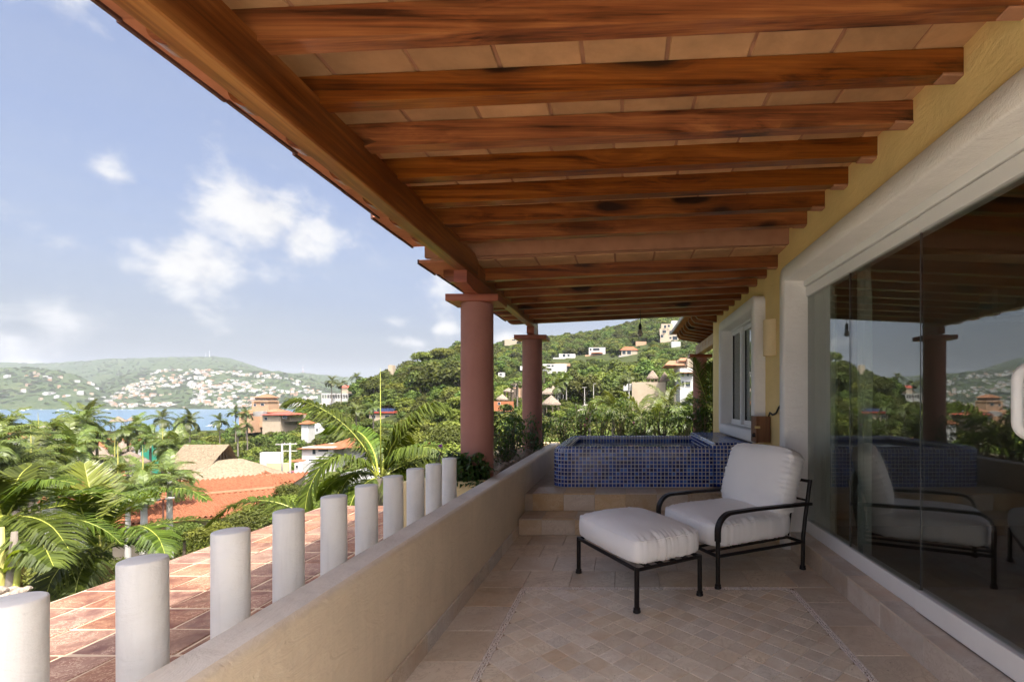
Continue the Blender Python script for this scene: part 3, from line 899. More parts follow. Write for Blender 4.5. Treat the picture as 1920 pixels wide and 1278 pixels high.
# ---- terrace roof ---------------------------------------------------------
RS = .046                             # fall of the roof
roof = empty('terrace_roof', (0, 4, 2.6)); tag(roof, 'wooden terrace roof of dark rafters and clay ceiling tiles', 'roof')
RO = (0, -4, -2.6)
XB0, XB1 = -1.43, -1.33               # beam faces
ZB = EYE + 1.115                      # beam bottom
Z_R1 = EYE + 1.314                    # near rafters, underside at the beam
Z_R2 = EYE + 1.172                    # far rafters
def roof_z(x, far): return (Z_R2 if far else Z_R1) + RS * (x - XB1)
bm_ = MB()
bm_.cbox(XB0, XB1, -.10, 4.46, ZB, Z_R1 + .02, .006)
bm_.build('beam', M['beam'], roof, loc=RO)
bm_ = MB()
Y_BE = 7.66                         # beam end, cut back at a slant
hbm = Z_R2 + .10 - ZB
v = []
bm_.cbox(XB0, XB1, 4.465, Y_BE - .10, ZB, Z_R2 + .10, .006)
bm_.prism([(XB0, Y_BE - .10), (XB1, Y_BE - .10), (XB1 - .0, Y_BE - .085), (XB0 + .045, Y_BE), (XB0, Y_BE)], ZB + .002, Z_R2 + .098, 'z')
bm_.build('beam', M['beam'], roof, loc=RO, recalc=True)
# corbel on the first column, coming out of it towards the viewer
def corbel(yc, y_front, y_back, zc):
    mb = MB()
    prof_ = [(y_back, zc), (y_front + .20, zc), (y_front, ZB - .105), (y_front, ZB - .002), (y_back, ZB - .002)]
    mb.prism(prof_, XB0 - .004, XB1 + .006, 'x')
    mb.build('corbel', M['cap_wood'], roof, loc=RO, recalc=True)
corbel(4.58, 4.10, 5.05, Z_CAP + .067)
corbel(7.36, 7.20, 7.56, Z_CAP + .077)

RW, RH = .074, .115
def rafter_mesh(x_tail, x_wall, far):
    """underside along +x with the roof fall, shaped tail; origin at the beam face"""
    def b(x): return RS * (x - XB1)
    pr_ = [(x_wall, b(x_wall)), (x_wall, b(x_wall) + RH), (x_tail, b(x_tail) + RH), (x_tail, b(x_tail) + RH * .62)]
    for k in range(1, 7):
        a = PI / 2 * k / 6
        pr_.append((x_tail + .09 * (1 - math.cos(a)), b(x_tail) + RH * .62 * (1 - math.sin(a))))
    mb = MB(); mb.prism([(p[0] - XB1, p[1]) for p in pr_], -RW / 2, RW / 2, 'y')
    return mb.mesh('rafter', M['rafter'], recalc=True)
me1 = rafter_mesh(-1.735, X_WALL + .02, False)
ry1 = [1.83 + .365 * k for k in range(-5, 7)]
ry2 = [4.75 + .363 * k for k in range(8)]
for yy in ry1:
    link('rafter', me1, roof, (XB1, yy - .036 - 4, Z_R1 - 2.6 + random.uniform(-.004, .003)), (0, 0, random.uniform(-.004, .004)))
for yy in ry2:
    link('rafter', me1, roof, (XB1, yy - .036 - 4, Z_R2 - 2.6 + random.uniform(-.003, .003)), (0, 0, random.uniform(-.003, .003)))
# dark mortar pads where rafters enter the wall
pad = MB(); pad.cbox(-.10, .0, -RW / 2 + .004, RW / 2 - .004, -.012, .004, .004)
pme = pad.mesh('mortar_pad', M['clay_mortar'])
for lst, far in ((ry1, False), (ry2, True)):
    for yy in lst:
        if yy > 1: link('mortar_pad', pme, roof, (X_WALL + .005, yy - .036 - 4, roof_z(X_WALL, far) - 2.6))
# clay tiles between and over the rafters: each laid across two rafters
ct_cache = {}
def ceil_tile(x0, x1, y0, y1, zf):
    key = (round(x1 - x0, 3), round(y1 - y0, 3))
    if key not in ct_cache:
        a, b = key
        mb = MB(); mb.cbox(-a / 2 + .002, a / 2 - .002, -b / 2 + .001, b / 2 - .001, 0, .028, .004)
        ct_cache[key] = mb.mesh('ceiling_tile', M['ceil_clay'])
    xm = (x0 + x1) / 2
    o = link('ceiling_tile', ct_cache[key], roof, (xm, (y0 + y1) / 2 - 4, zf(xm) - 2.6 + random.uniform(-.002, .002)), (0, -math.atan(RS) + random.uniform(-.004, .004), random.uniform(-.006, .006)))
    return o
def bay(y0, y1, far, shift):
    zf = lambda x: roof_z(x, far) + RH + .0015
    x = X_WALL - shift
    if shift > .03: ceil_tile(x + .004, X_WALL + .02, y0, y1, zf)
    while x > -1.36:
        ceil_tile(x - .352, x, y0, y1, zf); x -= .365
yl = [yy - .036 for yy in ry1]
for k in range(0, len(yl) - 1): bay(yl[k], yl[k + 1], False, random.choice([.05, .1, .16, .22, .3]))
bay(yl[-1], yl[-1] + .365, False, .2)
yl2 = [yy - .036 for yy in ry2]
for k in range(len(yl2) - 1): bay(yl2[k], yl2[k + 1], True, random.choice([.05, .1, .16, .22, .3]))
bay(yl2[0] - .28, yl2[0], True, .12)
# riser between the two roof heights
y_d = yl[-1] + .38
rs_ = MB()
rs_.prism([(-1.79, roof_z(-1.79, True) + RH + .03), (X_WALL, roof_z(X_WALL, True) + RH + .004), (X_WALL, roof_z(X_WALL, False) + RH + .06), (-1.79, roof_z(-1.79, False) + RH + .06)], y_d, y_d + .05, 'y')
rs_.build('riser', M['clay_mortar'], roof, loc=RO, recalc=True)
# mortar bed above the tiles keeps the light out; eave tiles with a dark lip
for far, ya, yb in ((False, -.14, y_d + .05), (True, y_d + .052, 7.66)):
    mb = MB(); z = lambda x: roof_z(x, far) + RH + .010
    mb.prism([(-1.76, z(-1.76)), (X_WALL + .25, z(X_WALL + .25)), (X_WALL + .25, z(X_WALL) + .10), (-1.76, z(-1.76) + .06)], ya, yb, 'y')
    mb.build('roof_bed', M['clay_mortar'], roof, loc=RO, recalc=True)
    y = ya; k = 0
    while y < yb - .05:
        y2 = min(y + (.48 if not far else .40), yb)
        xe = -1.85 + random.uniform(-.012, .012) - (.06 if (not far and y2 > yb - .4) else 0)
        zz = random.uniform(-.004, .004)
        mb = MB(); zt_ = lambda x: roof_z(x, far) + RH + .0025 + zz
        mb.prism([(xe, zt_(xe)), (-1.405, zt_(-1.405)), (-1.405, zt_(-1.405) + .026), (xe, zt_(xe) + .026)], y + .002, y2 - .002, 'y')
        e = mb.build('eave_tile', M['eave_clay'], roof, loc=RO, recalc=True)
        mb = MB(); mb.box(xe - .016, xe - .0005, y + .001, y2 - .001, zt_(xe) - .012, zt_(xe) + .030)
        mb.build('lip', M['lip'], e)
        y = y2

# ---- pendant bulb ---------------------------------------------------------
pbx, pby = .24, 6.75
zt0 = roof_z(pbx, True)
bl = empty('pendant_bulb', (pbx, pby, 2.35)); tag(bl, 'bare bulb hanging on a dark cord from the rafters', 'bulb')
mb = MB(); mb.tube([(0, 0, zt0 - 2.35 + .05), (.004, 0, .14), (0, 0, .085)], .0045, 6); mb.build('cord', M['cable'], bl)
mb = MB(); mb.lathe([(.010, .09), (.021, .07), (.024, .01), (.022, .0)], 14); mb.build('socket', M['black_plastic'], bl, smooth=True)
mb = MB(); mb.lathe([(.018, .0), (.028, -.025), (.037, -.055), (.034, -.078), (.02, -.094), (.0, -.10)], 16)
mb.build('globe', plain('frosted_bulb', (.36, .33, .30), .25, .05, 9, spec=.5), bl, smooth=True)

# ---- far wing roof ----------------------------------------------------------
fw = empty('wing_roof', (1.5, 9, 2.6)); tag(fw, 'wing roof with short rafters and a weathered beam beyond the window', 'roof')
FO = (-1.5, -9, -2.6)
mb = MB(); mb.cbox(1.60, 1.74, 8.06, 10.62, EYE + 1.015, EYE + 1.215, .006); mb.build('beam', M['worn_beam'], fw, loc=FO)
for k in range(8):
    yy = 7.72 + k * .36
    mb = MB()
    mb.prism([(1.15, EYE + 1.375), (1.20, EYE + 1.315), (1.95, EYE + 1.185), (1.95, EYE + 1.31), (1.15, EYE + 1.45)], yy, yy + .07, 'y')
    mb.build('rafter', M['rafter'], fw, loc=FO, recalc=True)
for k in range(7):
    yy = 7.60 + k * .42
    mb = MB()
    mb.prism([(1.06, EYE + 1.468), (2.2, EYE + 1.272), (2.2, EYE + 1.30), (1.06, EYE + 1.496)], yy, yy + .415, 'y')
    e = mb.build('roof_board', M['eave_clay'], fw, loc=FO, recalc=True)
    mb = MB(); mb.box(1.035, 1.0595, yy, yy + .417, EYE + 1.445, EYE + 1.51); mb.build('lip', M['wall_grey'], e)
wg = MB(); wg.box(2.35, 5.5, 8.1, 12.4, -9, 3.4); wg.box(1.80, 2.34, 8.12, 8.5, -.3, 2.9)
tag(wg.build('wing_wall', M['yellow_pale']), 'pale yellow wall of the wing standing beyond the window', 'wall')

# ---- room behind the glass -----------------------------------------------
rm = empty('bedroom', (4, 2, .16)); tag(rm, 'dim bedroom interior seen through the glass wall', 'room', kind='structure')
RMO = (-4, -2, -.16)
mb = MB(); mb.box(1.80, 6.4, -.05, 8.0, .10, .16); mb.build('room_floor', M['dark_floor_wood'], rm, loc=RMO)
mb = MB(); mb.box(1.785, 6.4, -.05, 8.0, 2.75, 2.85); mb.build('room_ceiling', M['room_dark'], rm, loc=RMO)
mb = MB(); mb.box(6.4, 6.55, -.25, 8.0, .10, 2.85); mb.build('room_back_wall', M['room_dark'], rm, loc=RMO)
mb = MB(); mb.box(1.785, 6.4, 4.62, 4.72, .16, 2.75); mb.build('room_end_wall', M['room_wall'], rm, loc=RMO)
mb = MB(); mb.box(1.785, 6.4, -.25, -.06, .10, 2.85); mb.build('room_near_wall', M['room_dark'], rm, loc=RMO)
cu = empty('white_curtain', (1.9, 4.0, .2)); tag(cu, 'gathered pale curtain hanging behind the glass at the window end', 'curtain')
def curtain(y0, y1, x, n, amp, ph):
    P = []
    for i in range(n + 1):
        yy = lerp(y0, y1, i / n); w = math.sin(i * 1.15 + ph) * amp + math.sin(i * .41 + ph * 2) * amp * .6
        P.append([(x + w * (1 if z < 2.2 else .6) - 1.9, yy - 4.0 + .01 * math.sin(z * 3 + i), z - .2) for z in (.20, .8, 1.5, 2.1, 2.45)])
    mb = MB(); mb.grid(P); return mb
curtain(3.98, 4.40, 1.745, 34, .022, 0).build('panel', M['curtain'], cu, smooth=True)
curtain(3.62, 3.80, 1.84, 16, .018, 1).build('panel', M['curtain'], cu, smooth=True)
ac = empty('air_conditioner', (3.8, 4.5, 2.1)); tag(ac, 'white wall air conditioner inside the dim bedroom', 'air conditioner')
mb = MB(); mb.cbox(-.42, .42, -.10, .115, 0, .30, .03); mb.build('case', M['louver'], ac)
mb = MB(); mb.cbox(-.38, .38, -.112, -.101, .03, .06, .003); mb.build('vent', M['black_plastic'], ac)
dlt = MB(); dlt.lathe([(.05, 2.748), (.05, 2.742), (.0, 2.741)], 16, (4.15, 3.4)); tag(dlt.build('downlight', M['lamp_on']), 'small lit downlight in the bedroom ceiling', 'lamp')
lv = empty('louvered_door', (4.6, 4.55, .16)); tag(lv, 'pale louvered closet door inside the bedroom', 'door')
mb = MB(); mb.cbox(-.45, -.39, 0, .04, 0, 2.1, .003); mb.cbox(.39, .45, 0, .04, 0, 2.1, .003); mb.cbox(-.39, .39, .001, .039, 0, .15, .003); mb.cbox(-.39, .39, .001, .039, 2.0, 2.1, .003); mb.build('frame', M['louver'], lv)
lme = MB(); lme.cbox(-.388, .388, -.02, .02, -.004, .004, .001); lme = lme.mesh('slat', M['louver'])
for k in range(26): link('slat', lme, lv, (0, .02, .19 + k * .07), (R(38), 0, 0))
bd = empty('bed', (4.6, 2.1, .16)); tag(bd, 'low bed with white cover inside the dim bedroom', 'bed')
mb = MB(); mb.cbox(-1.0, 1.0, -.9, .9, 0, .30, .02); mb.build('base', M['box_wood'], bd)
mb = MB(); mb.cbox(-.98, .98, -.88, .88, .301, .55, .06); mb.build('mattress', M['curtain'], bd)
# ================================================================== TUB
Z_RIM = .822
tub = empty('tiled_tub', (0, 6.5, Z_S2)); tag(tub, 'raised plunge tub clad in blue mosaic tiles at the terrace end', 'tub')
TO = (0, -6.5, -Z_S2)
TP = .0430
def loop_path(x0, x1, y0, y1, r):
    """closed rounded rectangle, start at front right going left; returns f(s)->(pos, outward normal), length"""
    segs = []
    P = [((x1 - .02, y0), (x0 + r, y0), (0, -1)), None, ((x0, y0 + r), (x0, y1 - r), (-1, 0)), None, ((x0 + r, y1), (x1 - .02, y1), (0, 1))]
    arcs = [((x0 + r, y0 + r), 1.5 * PI, PI), ((x0 + r, y1 - r), PI, .5 * PI)]
    out = []; L = 0
    ai = 0
    for q in P:
        if q is None:
            c, a0, a1 = arcs[ai]; ai += 1; l = abs(a1 - a0) * r
            out.append((L, L + l, 'arc', c, a0, a1)); L += l
        else:
            l = math.dist(q[0], q[1]); out.append((L, L + l, 'lin', q)); L += l
    def f(s):
        s = min(max(s, 0), L - 1e-9)
        for seg in out:
            if s <= seg[1]:
                t = (s - seg[0]) / (seg[1] - seg[0])
                if seg[2] == 'lin':
                    a, b, n = seg[3]
                    return (lerp(a[0], b[0], t), lerp(a[1], b[1], t)), n
                c, a0, a1 = seg[3:]; a = lerp(a0, a1, t)
                return (c[0] + r * math.cos(a), c[1] + r * math.sin(a)), (math.cos(a), math.sin(a))
    return f, L
path, PL = loop_path(-.818, 1.06, Y_TUB, 7.49, .20)
# profile: outward height, then over the rounded rim, then inside; (inset, z)
r1, r2, rimw = .055, .045, .155
prof_pts = []
def prof_at(t):
    h = Z_RIM - Z_S2 - r1
    if t < h: return (0, Z_S2 + t)
    t -= h
    if t < r1 * PI / 2: a = t / r1; return (r1 - r1 * math.cos(a), Z_RIM - r1 + r1 * math.sin(a))
    t -= r1 * PI / 2; fl_ = rimw - r1 - r2
    if t < fl_: return (r1 + t, Z_RIM)
    t -= fl_
    if t < r2 * PI / 2: a = t / r2; return (rimw - r2 + r2 * math.sin(a), Z_RIM - r2 + r2 * math.cos(a))
    t -= r2 * PI / 2
    return (rimw, Z_RIM - r2 - t)
TL = (Z_RIM - Z_S2 - r1) + r1 * PI / 2 + (rimw - r1 - r2) + r2 * PI / 2 + .26
def surf(s, t, h=0.0):
    def raw(s, t):
        (x, y), n = path(s); ins, z = prof_at(max(0, min(TL, t)))
        return Vector((x - n[0] * ins, y - n[1] * ins, z))
    p = raw(s, t)
    if h:
        e = .002
        (xy, n) = path(s); a = prof_at(max(0, t - e)); b = prof_at(min(TL, t + e))
        di, dz = b[0] - a[0], b[1] - a[1]; l = math.hypot(di, dz) or 1
        nn = Vector((n[0] * dz / l, n[1] * dz / l, di / l))
        p = p + nn * h
    return p
ns, nt = int(round(PL / TP)), int(round(TL / TP))
ds, dt = PL / ns, TL / nt
g = MB(); g.grid([[surf(i * PL / 160, j * TL / 56) for j in range(57)] for i in range(161)]); g.build('shell', M['tile_grout'], tub, loc=TO, smooth=True, recalc=False)
def tile_piece(mb, fn, s0, s1, t0, t1, gap=.0022, h=.0022, ch=.003, tone=None):
    s0 += gap; s1 -= gap; t0 += gap; t1 -= gap
    base = [fn(s0, t0, -.002), fn(s1, t0, -.002), fn(s1, t1, -.002), fn(s0, t1, -.002)]
    up = [fn(s0 + ch, t0 + ch, h), fn(s1 - ch, t0 + ch, h), fn(s1 - ch, t1 - ch, h), fn(s0 + ch, t1 - ch, h)]
    mb.add(base + up, [(4, 5, 6, 7), (0, 1, 5, 4), (1, 2, 6, 5), (2, 3, 7, 6), (3, 0, 4, 7)], tone=tone)
def rtone(): return min(1, max(0, random.gauss(.45, .26)))
tl = MB()
for i in range(ns):
    for j in range(nt): tile_piece(tl, surf, i * ds, (i + 1) * ds, j * dt, (j + 1) * dt, tone=rtone())
to = tl.build('mosaic_tiles', M['blue_tile'], tub, loc=TO, tone=True, recalc=True); tag(to, kind='stuff')
wm = MB(); wm.box(-.66, 1.10, Y_TUB + .158, 7.33, Z_RIM - .30, Z_RIM - .075); wm.build('water', M['tub_water'], tub, loc=TO)
# raised tiled bench block at the wall
bx0, bx1, by0, by1, bz = 1.035, 1.499, Y_TUB - .002, 7.50, .872
g = MB(); g.cbox(bx0, bx1, by0, by1, Z_S2 + .001, bz, .03); g.build('bench_core', M['tile_grout'], tub, loc=TO)
tb = MB()
def planar(o, a, b, n):
    o, a, b, n = Vector(o), Vector(a), Vector(b), Vector(n)
    return lambda s, t, h=0.0: o + a * s + b * t + n * h
def tile_rect(fn, Ls, Lt):
    n1, n2 = max(1, round(Ls / TP)), max(1, round(Lt / TP))
    for i in range(n1):
        for j in range(n2): tile_piece(tb, fn, i * Ls / n1, (i + 1) * Ls / n1, j * Lt / n2, (j + 1) * Lt / n2, tone=rtone())
tile_rect(planar((bx0 + .004, by0, Z_S2 + .002), (1, 0, 0), (0, 0, 1), (0, -1, 0)), bx1 - bx0 - .006, bz - Z_S2 - .032)
tile_rect(planar((bx0 + .03, by0 + .03, bz), (1, 0, 0), (0, 1, 0), (0, 0, 1)), bx1 - bx0 - .03, by1 - by0 - .06)
tile_rect(planar((bx0, by1 - .03, Z_S2 + .30), (0, -1, 0), (0, 0, 1), (-1, 0, 0)), by1 - by0 - .06, bz - Z_S2 - .33)
q = math.sqrt(.5)
tile_rect(planar((bx0, by1 - .03, bz - .03), (0, -1, 0), (q, 0, q), (-q, 0, q)), by1 - by0 - .06, .03 / q)
tile_rect(planar((bx0 + .03, by0, bz - .03), (1, 0, 0), (0, q, q), (0, -q, q)), bx1 - bx0 - .03, .03 / q)
tag(tb.build('bench_tiles', M['blue_tile'], tub, loc=TO, tone=True, recalc=True), kind='stuff')

# ================================================================== ARMCHAIR AND OTTOMAN
def cushion(lx, ly, lz, bulge=.05, n=34, expo=7.0, wr_x=0.0, wr_y=0.0, seed=0, sag=0.0):
    """stuffed cushion: rounded box, crowned faces, gathered folds at the short ends; local, centred"""
    pts = {}; mb = MB()
    def disp(p):
        x, y, z = p
        l = (abs(x) ** expo + abs(y) ** expo + abs(z) ** expo) ** (1 / expo)
        x, y, z = x / l, y / l, z / l
        cx, cy_ = max(0, 1 - x * x), max(0, 1 - y * y)
        X, Y, Z = x * lx / 2, y * ly / 2, z * lz / 2
        Z += (1 if z > 0 else -1) * bulge * (abs(z) ** 2) * (cx ** .6) * (cy_ ** .6) * (1 if z > 0 else .35)
        X += (1 if x > 0 else -1) * bulge * .5 * x * x * max(0, 1 - z * z) * (cy_ ** .5)
        Y += (1 if y > 0 else -1) * bulge * .5 * y * y * max(0, 1 - z * z) * (cx ** .5)
        # gathers across the ends (|y| ends) and (|x| ends)
        def fold(u, a): return (math.sin(u * 40 + 6 * mnoise.noise(Vector((u * 3, seed, a)))) * .38 * (1 + mnoise.noise(Vector((u * 2.3, seed + 2, 0)))) + 1.3 * mnoise.noise(Vector((u * 17, seed + 5, a * 2))) + .5 * mnoise.noise(Vector((u * 37, seed + 9, a))))
        if wr_y:
            m = math.exp(-((abs(y) - .93) / .10) ** 2) * (.25 + .75 * math.exp(-((abs(z) - .82) / .25) ** 2)) + .35 * math.exp(-((abs(y) - 1) / .05) ** 2)
            s = wr_y * m * fold(x * 1.0, y); Z += s * (1 if z > 0 else -1) * (abs(z) > .3); Y += s * .8 * (1 if y > 0 else -1)
        if wr_x:
            m = math.exp(-((abs(x) - .93) / .10) ** 2) * (.25 + .75 * math.exp(-((abs(z) - .82) / .25) ** 2)) + .35 * math.exp(-((abs(x) - 1) / .05) ** 2)
            s = wr_x * m * fold(y * 1.0, x); Z += s * (1 if z > 0 else -1) * (abs(z) > .3); X += s * .8 * (1 if x > 0 else -1)
        nn = mnoise.noise(Vector((X * 4 + seed, Y * 4, Z * 4))) * .009 + mnoise.noise(Vector((X * 11 + seed, Y * 11, Z * 9))) * .0022
        Z += nn
        if sag: Z -= sag * cx * cy_
        return (X, Y, Z)
    for a in range(3):
        for sgn in (-1, 1):
            P = []
            for i in range(n + 1):
                row = []
                for j in range(n + 1):
                    u, v = math.tan((i / n - .5) * PI / 2 * .999) , math.tan((j / n - .5) * PI / 2 * .999)
                    u, v = (i / n - .5) * 2, (j / n - .5) * 2
                    p = [0, 0, 0]; p[a] = sgn; p[(a + 1) % 3] = u * sgn; p[(a + 2) % 3] = v
                    row.append(disp(p))
                P.append(row)
            mb.grid(P)
    rings = []
    for zz in (.80, -.80):
        ring = []
        for k in range(96):
            t_ = k / 96 * 4; s_ = int(t_); f_ = (t_ - s_) * 2 - 1
            q = [(f_, -1), (1, f_), (-f_, 1), (-1, -f_)][s_]
            ring.append(Vector(disp((q[0], q[1], zz))) * 1.0)
        ring.append(ring[0]); rings.append(ring)
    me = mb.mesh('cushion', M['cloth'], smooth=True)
    import bmesh
    bm = bmesh.new(); bm.from_mesh(me); bmesh.ops.remove_doubles(bm, verts=bm.verts, dist=.0004); bmesh.ops.recalc_face_normals(bm, faces=bm.faces)
    for f in bm.faces: f.smooth = True
    bm.to_mesh(me); bm.free()
    pm = MB()
    for r_ in rings: pm.tube(r_, .0034, 6, cap=False)
    return me, pm.mesh('piping', M['cloth'], smooth=True)
def put_cushion(name, meshes, parent, loc, rot=(0, 0, 0)):
    o = link(name, meshes[0], parent, loc, rot); link('piping', meshes[1], o); return o

# armchair: local x = depth (front at 0, rear +), local y = width (near side 0, far side +)
d_ch = Vector((.884, .467)).normalized()
ang = math.atan2(d_ch.y, d_ch.x)
ch = empty('armchair', (.685, 3.487, 0), ang); tag(ch, 'dark metal armchair with thick white seat and back cushions', 'armchair')
CW, CD, AH = .80, .86, .535
def leg_rod(parent, pts, r=.0165, name='leg', foot=True):
    mb = MB(); mb.tube(pts, r, 12); o = mb.build(name, M['metal'], parent, smooth=True); smooth_by_angle(o.data, 50)
    if foot:
        p = pts[0]; f = MB(); f.lathe([(.018, 0), (.0255, .004), (.0255, .013), (.020, .018), (.0225, .022), (.0225, .03), (.017, .034)], 14, (p[0], p[1])); f.build('foot', M['metal'], o, smooth=True)
    return o
for yy in (0, CW):
    leg_rod(ch, [(0, yy, 0), (0, yy, .20), (0, yy, .405)])
    leg_rod(ch, [(CD, yy, 0), (CD + .005, yy, .26), (CD + .03, yy, .42), (CD + .085, yy, .715)])
    # flat arm: rises from the front leg, bends back along the side
    pth = [(-.004, .34), (-.004, .40)]
    rr = .125
    for k in range(9):
        a = PI / 2 * k / 8; pth.append((-.004 + rr - rr * math.cos(a), AH - rr + rr * math.sin(a)))
    pth += [(.35, AH + .002), (CD + .04, AH - .012), (CD + .085, AH - .014)]
    mb = MB(); hwid, th = .026, .011
    sec = []
    for i, (x, z) in enumerate(pth):
        x0, z0 = pth[max(i - 1, 0)]; x1, z1 = pth[min(i + 1, len(pth) - 1)]
        l = math.hypot(x1 - x0, z1 - z0); tx, tz = (x1 - x0) / l, (z1 - z0) / l; nx, nz = -tz, tx
        sec.append([(x + nx * a, yy + b, z + nz * a) for a, b in ((-th, -hwid), (th * .6, -hwid), (th, -hwid + .006), (th, hwid - .006), (th * .6, hwid), (-th, hwid))])
    v = [p for s in sec for p in s]; m6 = 6; fs = []
    for i in range(len(sec) - 1):
        for k in range(m6): fs.append((i * m6 + k, i * m6 + (k + 1) % m6, (i + 1) * m6 + (k + 1) % m6, (i + 1) * m6 + k))
    fs += [tuple(range(m6)), tuple(range((len(sec) - 1) * m6, len(sec) * m6))[::-1]]
    mb.add(v, fs); o = mb.build('arm', M['metal'], ch, recalc=True); smooth_by_angle(o.data, 35)
def rail(parent, a, b, r=.0125, name='rail'):
    mb = MB(); mb.tube([a, b], r, 10); o = mb.build(name, M['metal'], parent, smooth=True); smooth_by_angle(o.data, 50); return o
ZR = .232
for yy in (0, CW): rail(ch, (0, yy, ZR), (CD + .004, yy, ZR - .012))
rail(ch, (0, 0, ZR), (0, CW, ZR)); rail(ch, (CD, 0, ZR - .012), (CD, CW, ZR - .012)); rail(ch, (CD + .083, 0, .70), (CD + .083, CW, .70)); rail(ch, (CD + .05, 0, .55), (CD + .05, CW, .55), .009)
for k in range(1, 6):
    mb = MB(); yy = CW * k / 6; mb.cbox(.01, CD - .005, yy - .017, yy + .017, ZR - .006, ZR + .004, .001); mb.build('slat', M['metal'], ch)
for k in range(1, 5):
    yy = CW * k / 5; rail(ch, (CD + .012, yy, ZR), (CD + .083, yy, .70), .007, 'back_rod')
s = put_cushion('seat_cushion', cushion(.81, .735, .185, .038, 44, 8.0, wr_y=.0075, wr_x=.002, seed=1), ch, (.405, CW / 2, .362))
b_ = put_cushion('back_cushion', cushion(.53, .74, .165, .050, 44, 8.0, wr_y=.0085, wr_x=.003, seed=8), ch, (.785, CW / 2, .690), (0, R(-72), 0))

ot = empty('ottoman', (.0887, 3.091, 0), math.atan2(.272, .445)); tag(ot, 'dark metal ottoman with a puffy white cushion in front of the armchair', 'ottoman')
OW, OD, OZ = .837, .522, .272       # width runs to the far left
for (x, yy) in ((0, 0), (OD, 0), (0, OW), (OD, OW)): leg_rod(ot, [(x, yy, 0), (x, yy, .14), (x, yy, OZ + .012)], .0165)
for yy in (0, OW): rail(ot, (0, yy, OZ), (OD, yy, OZ), .012)
for x in (0, OD): rail(ot, (x, 0, OZ), (x, OW, OZ), .013)
for k in range(1, 5):
    mb = MB(); x = OD * k / 5; mb.cbox(x - .019, x + .019, .008, OW - .008, OZ - .004, OZ + .006, .001); mb.build('slat', M['metal'], ot)
put_cushion('cushion', cushion(.55, .86, .165, .050, 46, 9.0, wr_y=.0085, wr_x=.0015, seed=21), ot, (OD / 2, OW / 2, OZ + .110))
# ================================================================== LAND, SEA, HILLS
SEA = EYE - 30.0
def tab(x, xs, ys): return np.interp(x, xs, ys)
def ground_z(X, Y):
    """height of the land round the house (numpy arrays or floats)"""
    X = np.asarray(X, float); Y = np.asarray(Y, float)
    Yc = np.maximum(Y, 12.0); u = X / Yc
    dist = np.maximum(Y, np.abs(X) * .8)
    px = 1168 + u * F
    left = tab(dist, [0, 20, 40, 60, 100, 200, 350, 470, 560, 700], [-8.3, -8.6, -11.6, -13.6, -17, -22, -26, -28.0, -32, -40])
    ridge = tab(px, [380, 560, 650, 720, 800, 880, 930, 975, 1040, 1100, 1150, 1200, 1250, 1300, 1500], [35, 22, 5, -22, -61, -87, -94, -103, -106, -112, -121, -134, -143, -149, -156])
    rz = EYE - ridge / F * 600.0
    right = tab(dist, [0, 30, 60, 100, 150, 220, 330, 450, 600], [-8, -7, -5.5, -2.5, 2.5, 11, .36, .62, 1.0])
    hi = np.interp(dist, [150, 220, 330, 450, 600, 720, 900], [2.5, 11, 11 + .30 * 1, 0, 0, 0, 0])
    low = tab(dist, [0, 30, 60, 100, 150, 220, 260], [-8, -7, -5.5, -2.5, 2.5, 11, 15])
    t = sstep(170, 600, dist)
    right = np.where(dist < 170, low, lerp(5.0, rz, t ** .95))
    right = np.where(dist > 600, rz - (dist - 600) * .18, right)
    w = sstep(-.74, -.30, u)
    z = left * (1 - w) + right * w
    # wooded hump left of the columns
    hx, hy = -90.0, 230.0
    dx = X - hx; sx = np.where(dx < 0, 58.0, 15.0)
    z = z + 14.5 * np.exp(-(dx / sx) ** 2 * .5 - ((Y - hy) / 50.0) ** 2 * .5)
    z = z + 1.2 * np.sin(X * .031 + 1.3) * np.cos(Y * .027) * sstep(40, 150, dist)
    return z

def snap_depth(px, py, y0):
    for Y in np.arange(60, 700, 1.0):
        p = at(px, py, Y)
        if p.z <= float(ground_z(p.x, p.y)): return Y if .6 < Y / y0 < 1.4 else y0
    return y0

xs_ = np.concatenate([np.linspace(-900, -200, 36)[:-1], np.linspace(-200, 200, 101)[:-1], np.linspace(200, 700, 26)])
ys_ = np.concatenate([np.linspace(-60, 60, 41)[:-1], np.linspace(60, 360, 76)[:-1], np.linspace(360, 800, 56)])
GX, GY = np.meshgrid(xs_, ys_, indexing='ij')
GZ = ground_z(GX, GY)
GZ = np.where((GX > -3.4) & (GX < 9) & (GY < 8.3), np.minimum(GZ, -8.6), GZ)
mb = MB(); mb.grid(np.stack([GX, GY, GZ], -1).tolist())
tag(mb.build('ground', M['ground'], smooth=True), 'green scrubby ground falling away from the house towards the bay', 'ground', kind='structure')

mb = MB(); mb.quad((-6000, -200, SEA), (3000, -200, SEA), (3000, 6000, SEA), (-6000, 6000, SEA))
tag(mb.build('sea', M['sea']), 'blue water of the bay', 'sea', kind='structure')

